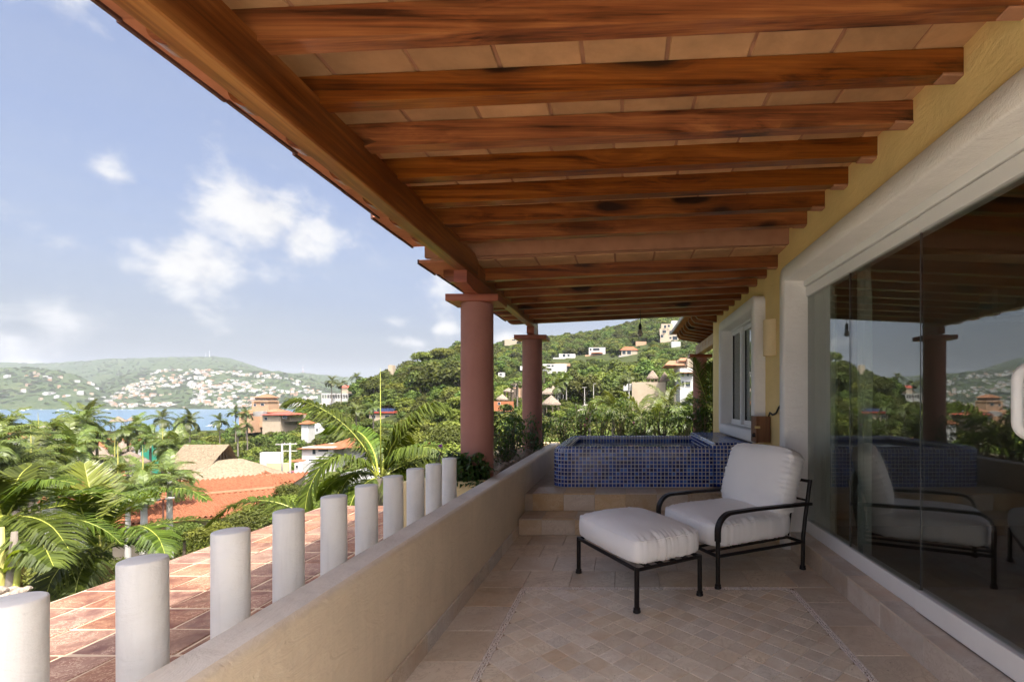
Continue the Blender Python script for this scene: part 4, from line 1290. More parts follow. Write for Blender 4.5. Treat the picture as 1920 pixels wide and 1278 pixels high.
def far_z(px, Y):
    px = np.asarray(px, float); Y = np.asarray(Y, float)
    sky = tab(px, [-900, -300, 0, 100, 150, 190, 270, 350, 400, 430, 460, 490, 520, 545, 568, 600, 640, 760], [690, 684, 679, 681, 677, 673, 671, 669, 668, 672, 680, 691, 699, 702, 699, 702, 706, 720])
    town = tab(px, [-900, 0, 120, 190, 240, 300, 420, 520, 560, 600, 640, 760], [745, 742, 735, 716, 701, 694, 692, 697, 704, 716, 730, 750])
    zs = EYE - (sky - 752) / F * 4000; zt = EYE - (town - 752) / F * 2700
    z = np.where(Y < 1800, SEA - 3 - (1800 - Y) * .02,
        np.where(Y < 2000, lerp(SEA - 3, SEA + 14, (Y - 1800) / 200),
        np.where(Y < 2700, lerp(SEA + 14, zt, np.clip((Y - 2000) / 700, 0, 1) ** .85),
        np.where(Y < 3000, lerp(zt, zt - 18, (Y - 2700) / 300), lerp(zt - 18, zs, np.clip((Y - 3000) / 1000, 0, 1) ** .8)))))
    z = np.where(Y > 4000, zs - (Y - 4000) * .12, z)
    # nearer headland on the left
    hd = tab(px, [-900, -200, 0, 60, 110, 150, 185, 215, 250], [676, 682, 690, 689, 695, 706, 726, 752, 785])
    zh = EYE - (hd - 752) / F * 2200
    tt = np.clip((Y - 1780) / 420, 0, 1)
    zhd = np.where(Y < 2200, lerp(SEA - 2, zh, tt ** .8), zh - (Y - 2200) * .12)
    zhd = np.where(Y < 1780, SEA - 4, zhd)
    return np.maximum(z, zhd)
pxs = np.linspace(-900, 760, 260); yf = np.concatenate([np.linspace(1700, 2100, 50), np.linspace(2120, 3000, 50), np.linspace(3040, 4600, 60)])
PXg, YG = np.meshgrid(pxs, yf, indexing='ij')
XG = (PXg - 1168) / F * YG
ZG = far_z(PXg, YG)
bump = np.zeros_like(ZG)
for i in range(ZG.shape[0]):
    for j in range(ZG.shape[1]):
        p = Vector((XG[i, j] * .006, YG[i, j] * .006, 0)); q = Vector((XG[i, j] * .03, YG[i, j] * .03, 4))
        bump[i, j] = mnoise.noise(p) * 10 + mnoise.noise(q) * 4.5
ZG = np.where(ZG > SEA, ZG + bump * np.clip((ZG - SEA) / 60, 0, 1), ZG)
mb = MB(); mb.grid(np.stack([XG, YG, ZG], -1).tolist())
tag(mb.build('far_hills', M['hill'], smooth=True), 'hazy wooded hills on the far side of the bay', 'hills', kind='structure')

# ================================================================== PLANT BUILDERS
def blade(mb, p0, p1, p2, w, side, tone):
    """leaflet: root, bend, tip"""
    s = side * w
    mb.add([p0 - s * .45, p0 + s * .45, p1 + s * .5, p1 - s * .5, p2], [(0, 1, 2, 3), (3, 2, 4)], 0, tone)

def frond_mesh(path, L=.8, n=46, hang=.7, lift=.25, width=.03, seed=0, mats=None, plume=.25, stem_r=.014, start=.12, tone0=.5, name='frond'):
    """palm frond along a polyline path (local coordinates), leaflets on both sides"""
    rd = random.Random(seed)
    pts = [Vector(p) for p in path]
    # resample (Catmull-Rom)
    def cr(t):
        k = t * (len(pts) - 1); i = min(int(k), len(pts) - 2); f = k - i
        p0, p1, p2, p3 = pts[max(i - 1, 0)], pts[i], pts[i + 1], pts[min(i + 2, len(pts) - 1)]
        return .5 * ((2 * p1) + (p2 - p0) * f + (2 * p0 - 5 * p1 + 4 * p2 - p3) * f * f + (3 * p1 - p0 - 3 * p2 + p3) * f ** 3)
    mb = MB()
    ctr = [cr(i / 14) for i in range(15)]
    mb.tube(ctr, [stem_r * (1 - .85 * i / 14) for i in range(15)], 5, mi=1)
    Z = Vector((0, 0, 1))
    for i in range(n):
        t = start + (1 - start) * (i + .5) / n
        p = cr(t); T = (cr(min(1, t + .02)) - cr(max(0, t - .02))).normalized()
        S = T.cross(Z)
        if S.length < .15: S = T.cross(Vector((0, 1, 0)))
        S.normalize(); Nn = S.cross(T)
        prof = math.sin(PI * min(1, max(0, (t - start) / (1 - start))) ** .75 * .94 + .12) ** .8
        for sd in (-1, 1):
            ln = L * max(.18, prof) * rd.uniform(.85, 1.1)
            fw = .42 + .75 * t + rd.uniform(-.1, .1)
            d = (S * sd + T * fw + Nn * (lift + rd.uniform(-plume, plume))).normalized()
            d2 = (d + Vector((0, 0, -hang * rd.uniform(.7, 1.3)))).normalized()
            m = p + d * ln * .5; e = m + d2 * ln * .5
            wv = (T - d * T.dot(d)); wv = wv.normalized() if wv.length > .05 else Nn
            blade(mb, p, m, e, width * rd.uniform(.8, 1.2), wv, min(1, max(0, tone0 + rd.gauss(0, .22))))
    return mb.mesh(name, mats or [M['leaf_palm'], M['palm_stem']], tone=True)

def arc_path(length, elev, droop, az=0.0, n=7, twist=0.0):
    """frond path leaving the origin at an elevation and bending down"""
    p = Vector((0, 0, 0)); out = [p.copy()]; a = elev
    for i in range(n):
        step = length / n
        a_ = a - droop * ((i + .5) / n) ** 1.3
        az_ = az + twist * (i / n)
        p = p + Vector((math.cos(a_) * math.cos(az_), math.cos(a_) * math.sin(az_), math.sin(a_))) * step
        out.append(p.copy())
    return out

_fr_cache = {}
def generic_frond(kind, k):
    key = (kind, k)
    if key not in _fr_cache:
        rd = random.Random(hash(key) % 9999 if False else k * 17 + len(kind))
        if kind == 'near':
            me = frond_mesh(arc_path(2.6, 0, R(55 + 10 * (k % 3)), twist=rd.uniform(-.3, .3)), L=.62, n=60, hang=.55, lift=.18, width=.036, seed=k, plume=.3, stem_r=.022)
        elif kind == 'dry':
            me = frond_mesh(arc_path(2.2, 0, R(70)), L=.5, n=32, hang=1.2, lift=0, width=.035, seed=k, mats=[M['leaf_palm_dry'], M['palm_bark']])
        elif kind == 'young':
            me = frond_mesh(arc_path(2.4, 0, R(34), twist=.2), L=.60, n=60, hang=.25, lift=.4, width=.036, seed=k, mats=[M['leaf_palm_young'], M['palm_stem_y']], plume=.3, tone0=.7)
        _fr_cache[key] = me
    return _fr_cache[key]

def palm_near(px, py, Y, fronds, label, trunk=('palm_bark', .10), stem=True, ground=None, lean=(0, 0), name='palm_tree', group=None, stem_mat='palm_stem'):
    """palm whose crown heart is shown at px,py; fronds = list of (kind, az_deg, elev_deg, scale)"""
    hub = at(px, py, Y)
    gz = ground if ground is not None else float(ground_z(hub.x, hub.y)) - .3
    root = empty(name, (hub.x + lean[0], hub.y + lean[1], gz)); tag(root, label, 'palm', group)
    H = hub.z - gz
    top = Vector((-lean[0], -lean[1], H))
    cs = .75 if stem else .1
    n = 16; pts = []; rad = []
    for i in range(n + 1):
        t = i / n; pts.append(Vector((0, 0, 0)).lerp(top - Vector((0, 0, cs)), t)); rad.append(trunk[1] * (1.25 - .35 * t) * (1 + .05 * (i % 2)))
    mb = MB(); mb.tube(pts, rad, 12); mb.build('trunk', M[trunk[0]], root, smooth=True)
    if stem:
        a = top - Vector((0, 0, cs)); mb = MB(); mb.tube([a, a.lerp(top, .3), a.lerp(top, .7), top + Vector((0, 0, .1))], [trunk[1] * .95, trunk[1] * 1.05, trunk[1] * .75, trunk[1] * .3], 12); mb.build('crown_stem', M[stem_mat], root, smooth=True)
    for k, fr in enumerate(fronds):
        if fr[0] == 'path':           # explicit path in photo coordinates (px, py, depth)
            _, P, kw = fr
            pts = [at(*q) - Vector((root.location.x, root.location.y, gz)) for q in P]
            o = pts[0]
            me = frond_mesh([p - o for p in pts], seed=k * 7 + int(px), **kw)
            link('frond', me, root, o)
        elif fr[0] == 'spear':
            _, q = fr
            e = at(*q) - Vector((root.location.x, root.location.y, gz))
            mb = MB(); mb.tube([top, top.lerp(e, .5), e], [.020, .011, .003], 8); mb.build('spear_leaf', M['palm_stem'], root, smooth=True)
        else:
            kind, az, el, sc = fr
            o = link('frond', generic_frond(kind, k % 4), root, top + Vector((0, 0, -.05)), (0, -R(el), R(az)), sc)
    return root

# far palm crown: one mesh
def palm_crown_mesh(seed, n_fr=17, flen=2.6, L=.66, nl=22, young=True):
    rd = random.Random(seed); mb = MB(); tones = []
    for k in range(n_fr):
        az = 2 * PI * k / n_fr * 1.0 + rd.uniform(-.25, .25)
        el = R(rd.choice([68, 45, 28, 15, 0, -18])) if k else R(82)
        P = arc_path(flen * rd.uniform(.85, 1.1), el, R(rd.uniform(55, 95)), az)
        me_b = MB()
        pts = P
        for i in range(nl):
            t = .12 + .88 * (i + .5) / nl
            kk = t * (len(pts) - 1); a = min(int(kk), len(pts) - 2); p = pts[a].lerp(pts[a + 1], kk - a)
            T = (pts[a + 1] - pts[a]).normalized(); S = T.cross(Vector((0, 0, 1)))
            S = S.normalized() if S.length > .1 else Vector((1, 0, 0)); Nn = S.cross(T)
            ln = L * (math.sin(PI * t ** .8 * .94 + .1) ** .8 + .15)
            for sd in (-1, 1):
                d = (S * sd + T * (.4 + .6 * t) + Nn * rd.uniform(-.15, .35)).normalized()
                m = p + d * ln * .5; e = m + (d + Vector((0, 0, -.8))).normalized() * ln * .55
                wv = (T - d * T.dot(d)).normalized()
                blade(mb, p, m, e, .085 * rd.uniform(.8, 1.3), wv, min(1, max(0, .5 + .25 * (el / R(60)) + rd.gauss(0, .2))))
        mb.tube(pts, [.02 * (1 - .8 * i / (len(pts) - 1)) + .006 for i in range(len(pts))], 4)
    return mb.mesh('crown', M['leaf_palm_far'], tone=True)
PALM_CROWNS = [palm_crown_mesh(s) for s in range(5)]
def trunk_mesh(mat, r=.14, name='trunk', taper=.6, seed=0, bend=.0):
    mb = MB(); rd = random.Random(seed)
    pts = [(bend * math.sin(t * PI * .5) , bend * .4 * t, t) for t in [i / 8 for i in range(9)]]
    mb.tube(pts, [r * lerp(1.15, taper, i / 8) for i in range(9)], 8)
    return mb.mesh(name, mat, smooth=True)
PALM_TRUNKS = {m: trunk_mesh(M[m], 1.0, 'trunk', .75) for m in ('palm_bark', 'palm_bark_pale')}
def far_palm(px, py, Y, height, label, group, sc=1.0, bark='palm_bark', r=.16, spear=False):
    """palm whose heart shows at px,py at depth Y; trunk reaches down by height (or to the ground)"""
    hub = at(px, py, Y) - Vector((0, 0, .8 * sc if px < 500 else .3 * sc))
    root = empty('palm_tree', (hub.x, hub.y, hub.z - height), random.uniform(0, 6)); tag(root, label, 'palm', group)
    t = link('trunk', PALM_TRUNKS[bark], root, (0, 0, 0), (0, 0, 0), (r, r, height))
    link('crown', random.choice(PALM_CROWNS), root, (0, 0, height - .05), (random.uniform(-.06, .06), random.uniform(-.06, .06), random.uniform(0, 6)), sc)
    if spear:
        mb = MB(); mb.tube([(0, 0, height - .3), (0, 0, height + 1.1), (.03, 0, height + 2.3)], [.06, .035, .006], 6); mb.build('spear_leaf', M['palm_stem_y'], root)
    return root

# broadleaf crowns: lobes carried on limbs, leaf clumps spread through their shells
def tree_meshes(seed, n_lobe=9, leaf_n=1500, size=.060, flat=.75, mat='leaf_tree', spread=.62):
    """unit tree: crown radius about 1, base of crown at z=0"""
    rd = random.Random(seed); mb = MB(); lobes = []
    for k in range(n_lobe):
        a = 2.4 * k + rd.uniform(-.4, .4); rr = spread * math.sqrt((k + .3) / n_lobe) * rd.uniform(.8, 1.15)
        z = .42 + flat * (.55 - .62 * (rr / spread) ** 2) * rd.uniform(.7, 1.15)
        lobes.append((Vector((rr * math.cos(a), rr * math.sin(a), z)), rd.uniform(.24, .46)))
    for i in range(leaf_n):
        c, r = rd.choice(lobes)
        d = Vector((rd.gauss(0, 1), rd.gauss(0, 1), rd.gauss(0, 1))).normalized()
        if d.z < -.45 and rd.random() < .7: d.z = -d.z
        rad = r * (rd.random() ** .28) * (1 + .22 * mnoise.noise(d * 2.3 + c * 5))
        p = c + Vector((d.x, d.y, d.z * .82)) * rad
        nrm = (d * .9 + Vector((rd.gauss(0, .55), rd.gauss(0, .55), rd.gauss(0, .4) + .35))).normalized()
        t1 = nrm.cross(Vector((rd.gauss(0, 1), rd.gauss(0, 1), rd.gauss(0, 1)))).normalized(); t2 = nrm.cross(t1)
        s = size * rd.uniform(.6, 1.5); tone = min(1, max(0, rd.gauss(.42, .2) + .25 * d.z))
        a, b = t1 * s, t2 * s * .62
        mb.add([p - a, p - b * .8 + a * .1, p + a * 1.05, p + b + nrm * s * .18], [(0, 1, 2, 3)], 0, tone)
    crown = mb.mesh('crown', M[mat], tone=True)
    tr = MB(); tr.tube([(0, 0, -1.0), (.01, 0, -.5), (.0, .02, .05), (.03, 0, .35)], [.075, .062, .05, .03], 7)
    for c, r in lobes[:6]:
        tr.tube([(0, .01, -.05 + .2 * rd.random()), c * .5 + Vector((0, 0, .02)), c * .95], [.034, .022, .008], 5)
    return crown, tr.mesh('trunk', M['bark'], smooth=True)
TREES = [tree_meshes(s, n_lobe=6 + s % 5, leaf_n=2300, size=.062, flat=.6 + .3 * (s % 3) / 2, spread=.60 + .05 * (s % 3)) for s in range(7)]
TREES_L = [tree_meshes(40 + s, n_lobe=7 + s, leaf_n=2300, size=.064, flat=.7, mat='leaf_tree_light') for s in range(3)]
SCRUB = [tree_meshes(60 + s, n_lobe=6, leaf_n=520, size=.11, flat=.45, mat='leaf_scrub') for s in range(3)]
HIRES = [tree_meshes(80 + s, n_lobe=12, leaf_n=5200, size=.036, flat=.65, mat=('leaf_tree', 'leaf_tree_light')[s % 2]) for s in range(3)]

def broad_tree(x, y, z, r, label, group, meshes=None, sq=1.0, name='broadleaf_tree'):
    crown, trunk = meshes or random.choice(TREES)
    root = empty(name, (x, y, z), random.uniform(0, 6.28)); tag(root, label, 'tree', group)
    link('trunk', trunk, root, (0, 0, r * .55), (0, 0, 0), r)
    link('crown', crown, root, (0, 0, r * .42), (random.uniform(-.08, .08), random.uniform(-.08, .08), 0), (r, r, r * sq))
    return root

def scatter(name, pts, scales, sources, label, cat, parent=None):
    """one uncountable mass: crowns instanced on points"""
    me = bpy.data.meshes.new(name); me.from_pydata([tuple(p) for p in pts], [], [])
    a = me.attributes.new('sc', 'FLOAT', 'POINT'); a.data.foreach_set('value', [float(s) for s in scales])
    o = link(name, me); tag(o, label, cat, kind='stuff')
    ng = bpy.data.node_groups.new(name, 'GeometryNodeTree')
    ng.interface.new_socket('Geometry', in_out='INPUT', socket_type='NodeSocketGeometry')
    ng.interface.new_socket('Geometry', in_out='OUTPUT', socket_type='NodeSocketGeometry')
    N_, L_ = ng.nodes, ng.links
    gi, go = N_.new('NodeGroupInput'), N_.new('NodeGroupOutput')
    gti = N_.new('GeometryNodeGeometryToInstance')
    for s in sources:
        oi = N_.new('GeometryNodeObjectInfo'); oi.inputs['Object'].default_value = s; oi.transform_space = 'ORIGINAL'
        L_.new(oi.outputs['Geometry'], gti.inputs[0])
        # each source its own instance
    jn = N_.new('GeometryNodeJoinGeometry')
    for l in list(gti.inputs[0].links): L_.remove(l)
    for oi in [n for n in N_ if n.bl_idname == 'GeometryNodeObjectInfo']:
        g1 = N_.new('GeometryNodeGeometryToInstance'); L_.new(oi.outputs['Geometry'], g1.inputs[0]); L_.new(g1.outputs[0], jn.inputs[0])
    N_.remove(gti)
    ip = N_.new('GeometryNodeInstanceOnPoints')
    L_.new(gi.outputs[0], ip.inputs['Points']); L_.new(jn.outputs[0], ip.inputs['Instance'])
    ip.inputs['Pick Instance'].default_value = True
    rvi = N_.new('FunctionNodeRandomValue'); rvi.data_type = 'INT'
    rvi.inputs[4].default_value = 0; rvi.inputs[5].default_value = len(sources) - 1
    L_.new(rvi.outputs[2], ip.inputs['Instance Index'])
    rv = N_.new('FunctionNodeRandomValue'); rv.data_type = 'FLOAT_VECTOR'
    rv.inputs[0].default_value = (-.12, -.12, 0); rv.inputs[1].default_value = (.12, .12, 6.28)
    L_.new(rv.outputs[0], ip.inputs['Rotation'])
    na = N_.new('GeometryNodeInputNamedAttribute'); na.data_type = 'FLOAT'; na.inputs[0].default_value = 'sc'
    L_.new(na.outputs[0], ip.inputs['Scale'])
    L_.new(ip.outputs[0], go.inputs[0])
    md = o.modifiers.new('scatter', 'NODES'); md.node_group = ng
    return o
# ================================================================== BUILDINGS
CLEAR = []          # (px0, px1, py0, py1, Y): keep this patch of view free of nearer trees
def tile_slope(mb, a, b, c, d, pitch=.40, rows=.55, amp=.085, mi=0):
    """barrel tiled slope: a-b is the ridge, d-c the eave (a over d, b over c)"""
    a, b, c, d = map(Vector, (a, b, c, d))
    W_ = max((b - a).length, (c - d).length); Ls = max((d - a).length, (c - b).length)
    nu = max(2, int(W_ / pitch)); nv = max(2, int(Ls / rows))
    n = (c - d).cross(a - d).normalized()
    if n.z < 0: n = -n
    P = []
    for i in range(nu * 4 + 1):
        u = i / (nu * 4); row = []
        h = amp * (math.cos(2 * PI * (i % 4) / 4))
        for j in range(nv):
            for e, lift in ((0, 0), (.95, .04)):
                v = (j + e) / nv
                p = a.lerp(b, u).lerp(d.lerp(c, u), v)
                row.append(p + n * (h + lift + .006 * math.sin(i * 1.7 + j * 2.3)))
        P.append(row)
    mb.grid(P, mi)

def add_windows(root, spec, face_y, z0, rel, depth=.12, frame=True):
    """windows as (px0,px1,py0,py1) at the facade depth face_y"""
    for (a, b, c, d) in spec:
        p, q = at(a, d, face_y), at(b, c, face_y)
        x0, x1, zb, zt = p.x - rel.x, q.x - rel.x, p.z - rel.z, q.z - rel.z
        yb = face_y - rel.y
        fw_ = min(.10, (x1 - x0) * .14)
        mb = MB()
        mb.box(x0 - fw_, x0, yb - .06, yb + .05, zb - fw_, zt + fw_); mb.box(x1, x1 + fw_, yb - .06, yb + .05, zb - fw_, zt + fw_)
        mb.box(x0, x1, yb - .06, yb + .05, zt, zt + fw_); mb.box(x0, x1, yb - .075, yb + .05, zb - fw_, zb)
        w = mb.build('window', M['win_frame'], root)
        mb = MB(); mb.box(x0, x1, yb - .03, yb + .02, zb, zt); mb.build('pane', M['win_dark'], w)

def block_house(name, label, cat, boxes, Y, depth, wall, wins=(), roof=None, group=None, foot=6.0, roof_mat='roof_clay', clear=True, over=.5):
    """house made of facade rectangles given in photo pixels; each box = (px0,px1,py_top,py_bot,dy)
    roof: list of (px0,px1,py_eave,py_ridge,dy) hip roofs"""
    b0 = boxes[0]
    if 125 < Y < 700: Y = snap_depth((b0[0] + b0[1]) / 2, b0[3] + 1, Y) + 1.0
    c = at((b0[0] + b0[1]) / 2, max(b[3] for b in boxes), Y)
    root = empty(name, c); tag(root, label, cat, group)
    for k, bx in enumerate(boxes):
        dy = bx[4] if len(bx) > 4 else 0
        wm = bx[5] if len(bx) > 5 else wall
        p, q = at(bx[0], bx[3], Y + dy), at(bx[1], bx[2], Y + dy)
        last = bx[3] >= max(b[3] for b in boxes) - 1
        mb = MB(); mb.box(p.x - c.x, q.x - c.x, dy, dy + depth * (1 - .03 * k), p.z - c.z - (foot if last else .02), q.z - c.z)
        mb.build('wall', M[wm], root)
        if clear: CLEAR.append((bx[0] - 2, bx[1] + 2, bx[2] - 2, bx[3] + 1, Y))
    root['depth'] = Y
    add_windows(root, wins, Y, 0, c)
    for rf in (roof or []):
        px0, px1, pe, pr_, dy = rf[:5]
        rm_ = rf[5] if len(rf) > 5 else roof_mat
        p, q = at(px0, pe, Y + dy), at(px1, pe, Y + dy); top = at(px0, pr_, Y + dy + depth / 2).z - c.z
        x0, x1, ze = p.x - c.x, q.x - c.x, p.z - c.z
        y0, y1 = dy - over, dy + depth * .95 + over
        hip = min((x1 - x0) * .3, depth * .45); ym = (y0 + y1) / 2
        mb = MB()
        r0, r1 = (x0 + hip, ym, top), (x1 - hip, ym, top)
        e = [(x0, y0, ze), (x1, y0, ze), (x1, y1, ze), (x0, y1, ze)]
        if Y < 60:
            tile_slope(mb, r0, r1, e[1], e[0]); tile_slope(mb, r1, r0, e[3], e[2]); tile_slope(mb, r0, r0, e[0], e[3]); tile_slope(mb, r1, r1, e[2], e[1])
        else:
            mb.add([*e, r0, r1], [(0, 1, 5, 4), (1, 2, 5), (2, 3, 4, 5), (3, 0, 4)])
        mb.add([*e], [(3, 2, 1, 0)]); mb.add([(x0, y0, ze - .12), (x1, y0, ze - .12), (x1, y1, ze - .12), (x0, y1, ze - .12)] + e, [(0, 1, 5, 4), (1, 2, 6, 5), (2, 3, 7, 6), (3, 0, 4, 7), (0, 3, 2, 1)])
        mb.build('roof', M[rm_], root)
        if clear: CLEAR.append((px0, px1, pr_, pe, Y))
    return root

# ---- big golden palapa with a raised vent ---------------------------------
def cone_thatch(mb, prof, cx, cy_, ax, ay, seg=72, shag=.09, seed=0):
    """thatched roof body: profile list (r 0..1, z), elliptical, shaggy surface"""
    P = []
    for i in range(seg):
        a = 2 * PI * i / seg; row = []
        for k, (r, z) in enumerate(prof):
            n = mnoise.noise(Vector((math.cos(a) * 7 + seed, math.sin(a) * 7, z * 2.5 + k))) * shag + mnoise.noise(Vector((a * 14, k * 1.7, seed))) * shag * .7
            row.append((cx + ax * r * math.cos(a) * (1 + .02 * n), cy_ + ay * r * math.sin(a) * (1 + .02 * n), z + n * (1 if r > .02 else 0)))
        P.append(row)
    mb.grid(P, closed_u=True)
pc = at(425, 905, 50); pal = empty('thatched_palapa', (pc.x, pc.y, -13)); tag(pal, 'large golden thatched palapa roof with a raised ridge vent below the terrace', 'palapa')
base = Vector((pc.x, pc.y, -13))
def rel(px, py, Y): return at(px, py, Y) - base
mb = MB()
z_e = rel(470, 925, 50).z; z_t = rel(400, 862, 52).z
prof_ = [(1.0, z_e - .35), (1.02, z_e - .1)] + [(lerp(1.0, .16, (k / 9)), lerp(z_e, z_t, (k / 9) ** .88)) for k in range(10)] + [(.0, z_t + .05)]
cone_thatch(mb, prof_, rel(428, 890, 52).x, 2.0, 7.4, 7.6, 90, .10)
mb.build('thatch', M['thatch'], pal, smooth=True)
# raised vent: little gabled hood, open end to the right
hx0, hx1 = rel(352, 850, 52).x, rel(420, 850, 52).x
zr, zh = rel(380, 833, 52).z, rel(380, 872, 52).z - .15
mb = MB(); n = 14
for sgn in (-1, 1):
    P = []
    for i in range(n + 1):
        t = i / n; x = lerp(hx0 - .35, hx1 + .05, t); row = []
        for j in range(7):
            v = j / 6; y = 2.0 + sgn * (v * 2.1 + .02); z = lerp(zr, zh, v ** 1.05) + .05 * mnoise.noise(Vector((x * 4, v * 6, sgn)))
            row.append((x + (.55 * (1 - v) if t > .9 else -.25 * (v) if t < .1 else 0), y, z))
        P.append(row)
    mb.grid(P)
    # thick rim
    P = [[(lerp(hx0 - .35, hx1 + .05, i / n), 2.0 + sgn * (v / 6 * 1.95), lerp(zr - .22, zh - .05, (v / 6) ** 1.05)) for v in range(7)] for i in range(n + 1)]
    mb.grid(P)
mb.build('ridge_hood', M['thatch'], pal, smooth=True)
mb = MB(); mb.add([(hx1 - .5, .25, zh + .0), (hx1 - .5, 3.75, zh + .0), (hx1 - .5, 2.0, zr - .2)], [(0, 1, 2)]); mb.build('vent_shade', M['thatch_shade'], pal)  # dark sheet stands for the shade inside the open hood
for yy in (.9, 1.45, 2.0, 2.55, 3.1):
    mb = MB(); zz = zr - .15 - abs(yy - 2) * .55
    mb.tube([(hx1 - .42, yy, zh), (hx1 - .30, yy * .5 + 1.0, zz)], .05, 6)
    mb.build('vent_pole', M['thatch_grey'], pal)
for a in range(10):
    mb = MB(); q = 2 * PI * a / 10; mb.tube([(rel(428, 890, 52).x + 6.6 * math.cos(q), 2 + 6.8 * math.sin(q), -1.5), (rel(428, 890, 52).x + 6.6 * math.cos(q), 2 + 6.8 * math.sin(q), z_e)], .16, 8); mb.build('post', M['bark'], pal)
CLEAR += [(330, 560, 830, 925, 45)]

# ---- orange tiled roofs in front of the palapa ------------------------------
def tiled_building(name, label, ridge, eave, wall_h, wall='wall_white', back=None, roof='roof_clay', wins=()):
    """single visible slope: ridge (2 pts px,py,Y), eave (2 pts), a back slope mirrored"""
    a, b = at(*ridge[0]), at(*ridge[1]); d, c = at(*eave[0]), at(*eave[1])
    o = Vector(((a.x + c.x) / 2, (a.y + c.y) / 2, min(c.z, d.z) - wall_h))
    root = empty(name, o); tag(root, label, 'building')
    mb = MB(); tile_slope(mb, a - o, b - o, c - o, d - o)
    ba, bb = a + (a - d) * 1.0, b + (b - c) * 1.0
    ba.z, bb.z = d.z, c.z
    tile_slope(mb, a - o, b - o, bb - o, ba - o)
    und = Vector((0, 0, -.12))
    mb.add([a - o + und, b - o + und, c - o + und, d - o + und], [(0, 1, 2, 3)]); mb.add([d - o + und, c - o + und, c - o, d - o], [(0, 1, 2, 3)])
    mb.build('roof', M[roof], root)
    n_c = max(6, int((b - a).length / .5))
    for k in range(n_c):
        p0, p1 = (a - o).lerp(b - o, k / n_c), (a - o).lerp(b - o, (k + 1.08) / n_c)
        mb = MB(); mb.tube([p0 + Vector((0, 0, .06)), p1 + Vector((0, 0, .09))], [.17, .14], 7); mb.build('ridge_cap', M['roof_clay_pale'], root)
    mb = MB(); ins = .06
    p = [d.lerp(ba, ins).lerp(c.lerp(bb, ins), .03), d.lerp(ba, ins).lerp(c.lerp(bb, ins), .97), d.lerp(ba, 1 - ins).lerp(c.lerp(bb, 1 - ins), .97), d.lerp(ba, 1 - ins).lerp(c.lerp(bb, 1 - ins), .03)]
    lo = [(q.x - o.x, q.y - o.y, -1.0) for q in p]; hi_ = [(q.x - o.x, q.y - o.y, q.z - o.z - .15) for q in p]
    mb.add(lo + hi_, [(0, 1, 5, 4), (1, 2, 6, 5), (2, 3, 7, 6), (3, 0, 4, 7)])
    ga = (a - o) + Vector((0, 0, -.2)); gb = (b - o) + Vector((0, 0, -.2))
    mb.add([hi_[0], hi_[3], tuple(ga.lerp(gb, .03))], [(0, 1, 2)]); mb.add([hi_[1], hi_[2], tuple(gb.lerp(ga, .03))], [(0, 1, 2)])
    mb.build('wall', M[wall], root)
    return root
tiled_building('tiled_hall', 'upper orange tiled roof with a dark open end in front of the golden palapa', ((350, 921, 47), (513, 891, 50)), ((392, 930, 42.5), (553, 901, 45)), 2.6, 'shade_in')  # walls coloured dark as the shade of the open end
tiled_building('tiled_wing', 'long lower orange tiled roof spreading below the golden palapa', ((270, 938, 39), (540, 914, 42)), ((190, 988, 30), (470, 962, 32.5)), 3.4, 'wall_cream')
tiled_building('tiled_house', 'orange tiled roof standing between the pale palm trunks', ((95, 905, 44), (235, 893, 46)), ((70, 940, 38), (235, 925, 39)), 4, 'wall_white')
CLEAR += [(150, 560, 890, 985, 28), (95, 240, 895, 935, 34)]
# street lamp in front of it
sl_ = at(306, 985, 27); lp = empty('street_lamp', (sl_.x, sl_.y, sl_.z - 1.5)); tag(lp, 'twin-headed dark street lamp in front of the orange tiled roof', 'street lamp')
zt_ = at(306, 936, 27).z - sl_.z + 1.5
mb = MB(); mb.tube([(0, 0, 0), (0, 0, zt_)], .045, 8); mb.tube([(-.38, 0, zt_ - .05), (.38, 0, zt_ + .05)], .03, 6); mb.build('pole', M['lip'], lp)
for sg in (-1, 1):
    mb = MB(); mb.cbox(sg * .38 - .17, sg * .38 + .17, -.12, .12, zt_ - .02 + sg * .05, zt_ + .08 + sg * .05, .02); mb.build('lamp_head', M['wall_grey'], lp)

# ---- small thatched huts and red roofs on the left --------------------------
def hut(px0, px1, py_e, py_t, Y, label, mat='thatch_grey', h=2.6, kind='thatched_hut', asp=.8):
    p, q = at(px0, py_e, Y), at(px1, py_e, Y); cx = (p.x + q.x) / 2; ax = (q.x - p.x) / 2; ze = p.z; zt = at(px0, py_t, Y).z
    root = empty(kind, (cx, Y, ze - h)); tag(root, label, 'hut')
    mb = MB(); prof_ = [(.97, h - .25), (1.0, h)] + [(lerp(1.0, .05, (k / 6)), lerp(h, h + zt - ze, (k / 6) ** .9)) for k in range(1, 7)] + [(0, h + zt - ze)]
    cone_thatch(mb, prof_, 0, 0, ax, ax * asp, 44, .10, seed=int(px0)); mb.build('thatch', M[mat], root, smooth=True)
    for k in range(8):
        mb = MB(); a = 2 * PI * k / 8 + .3; mb.tube([(ax * .82 * math.cos(a), ax * asp * .82 * math.sin(a), -1.5), (ax * .82 * math.cos(a), ax * asp * .82 * math.sin(a), h + .05)], .11, 6); mb.build('post', M['bark'], root)
    CLEAR.append((px0, px1, py_t, py_e, Y)); return root
hut(193, 246, 843, 820, 78, 'long grey thatched hut roof beyond the left palms')
hut(158, 212, 856, 836, 68, 'low grey thatched hut roof in front of the orange gable roof')
hut(213, 275, 866, 846, 66, 'grey thatched hut roof left of the golden palapa')
hut(207, 236, 790, 780, 300, 'small pale thatched shelter at the edge of the bay', h=4)
hut(238, 255, 788, 781, 310, 'smallest pale thatched shelter at the edge of the bay', h=4)
